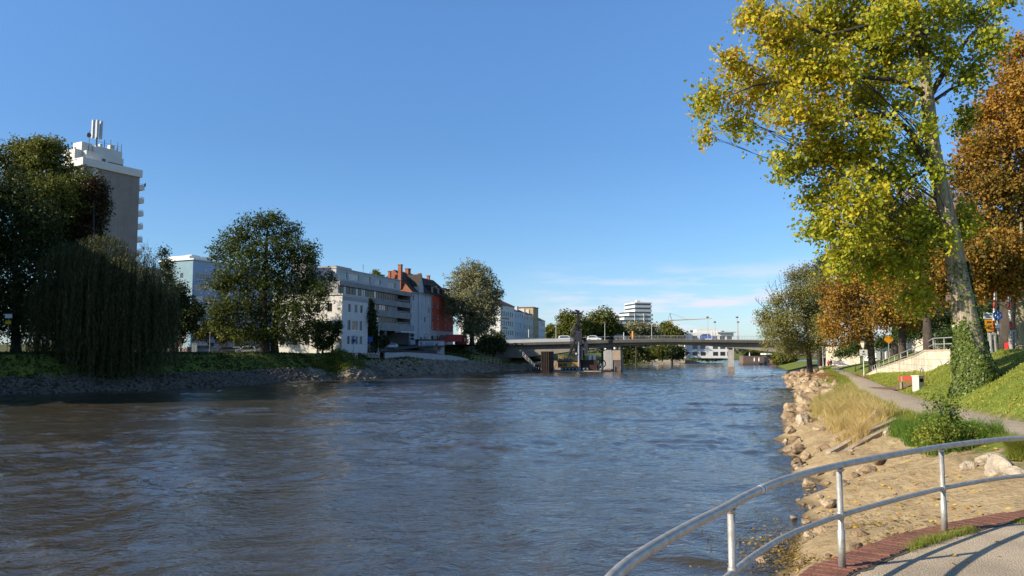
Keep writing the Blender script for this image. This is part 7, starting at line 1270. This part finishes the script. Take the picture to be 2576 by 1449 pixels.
for nm, col, x0_, x1_, n in (('graffiti', (.05, .05, .07), 1., 3.4, 8), ('graffiti', (.10, .14, .35), -3.9, -2.3, 7)):
    mb = MB()
    for i in range(n): x = q.uniform(x0_, x1_-.5); z = q.uniform(.6, 3.2); mb.tube([(x, -.03, z), (x+q.uniform(-.3, .4), -.03, z+q.uniform(.2, .8)), (x+q.uniform(.1, .7), -.03, z+q.uniform(-.3, .6)), (x+q.uniform(.1, .5), -.03, z-q.uniform(0, .7))], .08, 4)
    mb.build(nm, mat('spray_%d' % int(col[2]*100), col, .7, .2), t_)
# red lorry box by the red house
a_ = at(1128, 868, 250); t_ = thing('skip_lorry', 'red lorry parked in front of the red house under the silver willow', 'lorry', (a_.x, a_.y, hz(a_.x, a_.y)), R(20)); rl = mat('lorry_red', (.42, .03, .03), .45, .08); MB().box(-.2, 0, .9, 4.6, 2.4, 3.2).build('body', rl, t_); c_ = MB().extr_y([(-2.6, .6), (-.3, .6), (-.3, 3.0), (-2.0, 3.0), (-2.6, 1.9)], 0, 2.4).build('cab', rl, t_); MB().box(-1.9, -.03, 1.8, -.6, -.004, 2.7).build('side_window', glass, c_)
for x in (-1.5, 3.2):
    for y in (.1, 2.3): mb = MB().tube([(x, y-.15, .5), (x, y+.15, .5)], .5, 14); mb.build('wheel', mat('tyre', ()), t_)
a_ = at(1162, 868, 256); t_ = thing('ad_pillar', 'red and cream kiosk stand beside the red lorry', 'kiosk', (a_.x, a_.y, hz(a_.x, a_.y))); MB().box(-1.2, 0, 0, 1.6, 1.5, 2.6).build('wall', rl, t_); MB().box(-1.4, -.4, 2.6, 1.8, 1.7, 2.8).build('roof', rw_w, t_); MB().box(-.8, -.03, 1, 1.2, -.004, 2.2).build('window', glass, t_)
a_ = og(799, 171); t_ = thing('traffic_cone', 'white folded parasol like cone on the grass beside the yew bush', 'cone', a_); MB().lathe([(.4, 0), (.4, .06), (.3, .07), (.05, 2.0)], 10).build('body', rw_w, t_); MB().box(-.45, -.45, -.02, .45, .45, .04).build('base', blk, t_)
q = bpoint(1350, -.05); 
a_ = at(1330, 862, 246); t_ = thing('traffic_cone', 'pink red traffic cone with white pole behind the bridge parapet', 'cone', (a_.x, a_.y, deck(bx_(1330)))); MB().lathe([(.5, 0), (.5, .08), (.36, .1), (.12, 1.6), (.1, 1.6)], 10).build('body', mat('cone_pink', (.65, .16, .12), .5, .05), t_); MB().tube([(0, 0, 1.5), (0, 0, 4.2)], .12, 6).build('pole', rw_w, t_)
q = bpoint(1592, .6); t_ = thing('marker_post', 'orange marker post on the bridge beside the dark car', 'post', q); MB().tube([(0, 0, 0), (0, 0, 2.6)], .32, 8).build('body', mat('marker_orange', (.75, .30, .03), .5, .05), t_); MB().box(-.4, -.4, 0, .4, .4, .15).build('foot', blk, t_)
for u in (1570, 1792, 1806): 
    q = bpoint(u, -.2); t_ = thing('marker_post', {1570: 'white post in front of the dark car on the bridge', 1792: 'thick white post of the bridge railing in front of the blue car, first of two', 1806: 'thick white post of the bridge railing right of the blue car'}[u], 'post', q); MB().tube([(0, 0, 0), (0, 0, 2.2)], .12, 7).build('body', rw_w, t_); MB().lathe([(.14, 2.2), (.05, 2.35)], 7).build('cap', stl, t_)
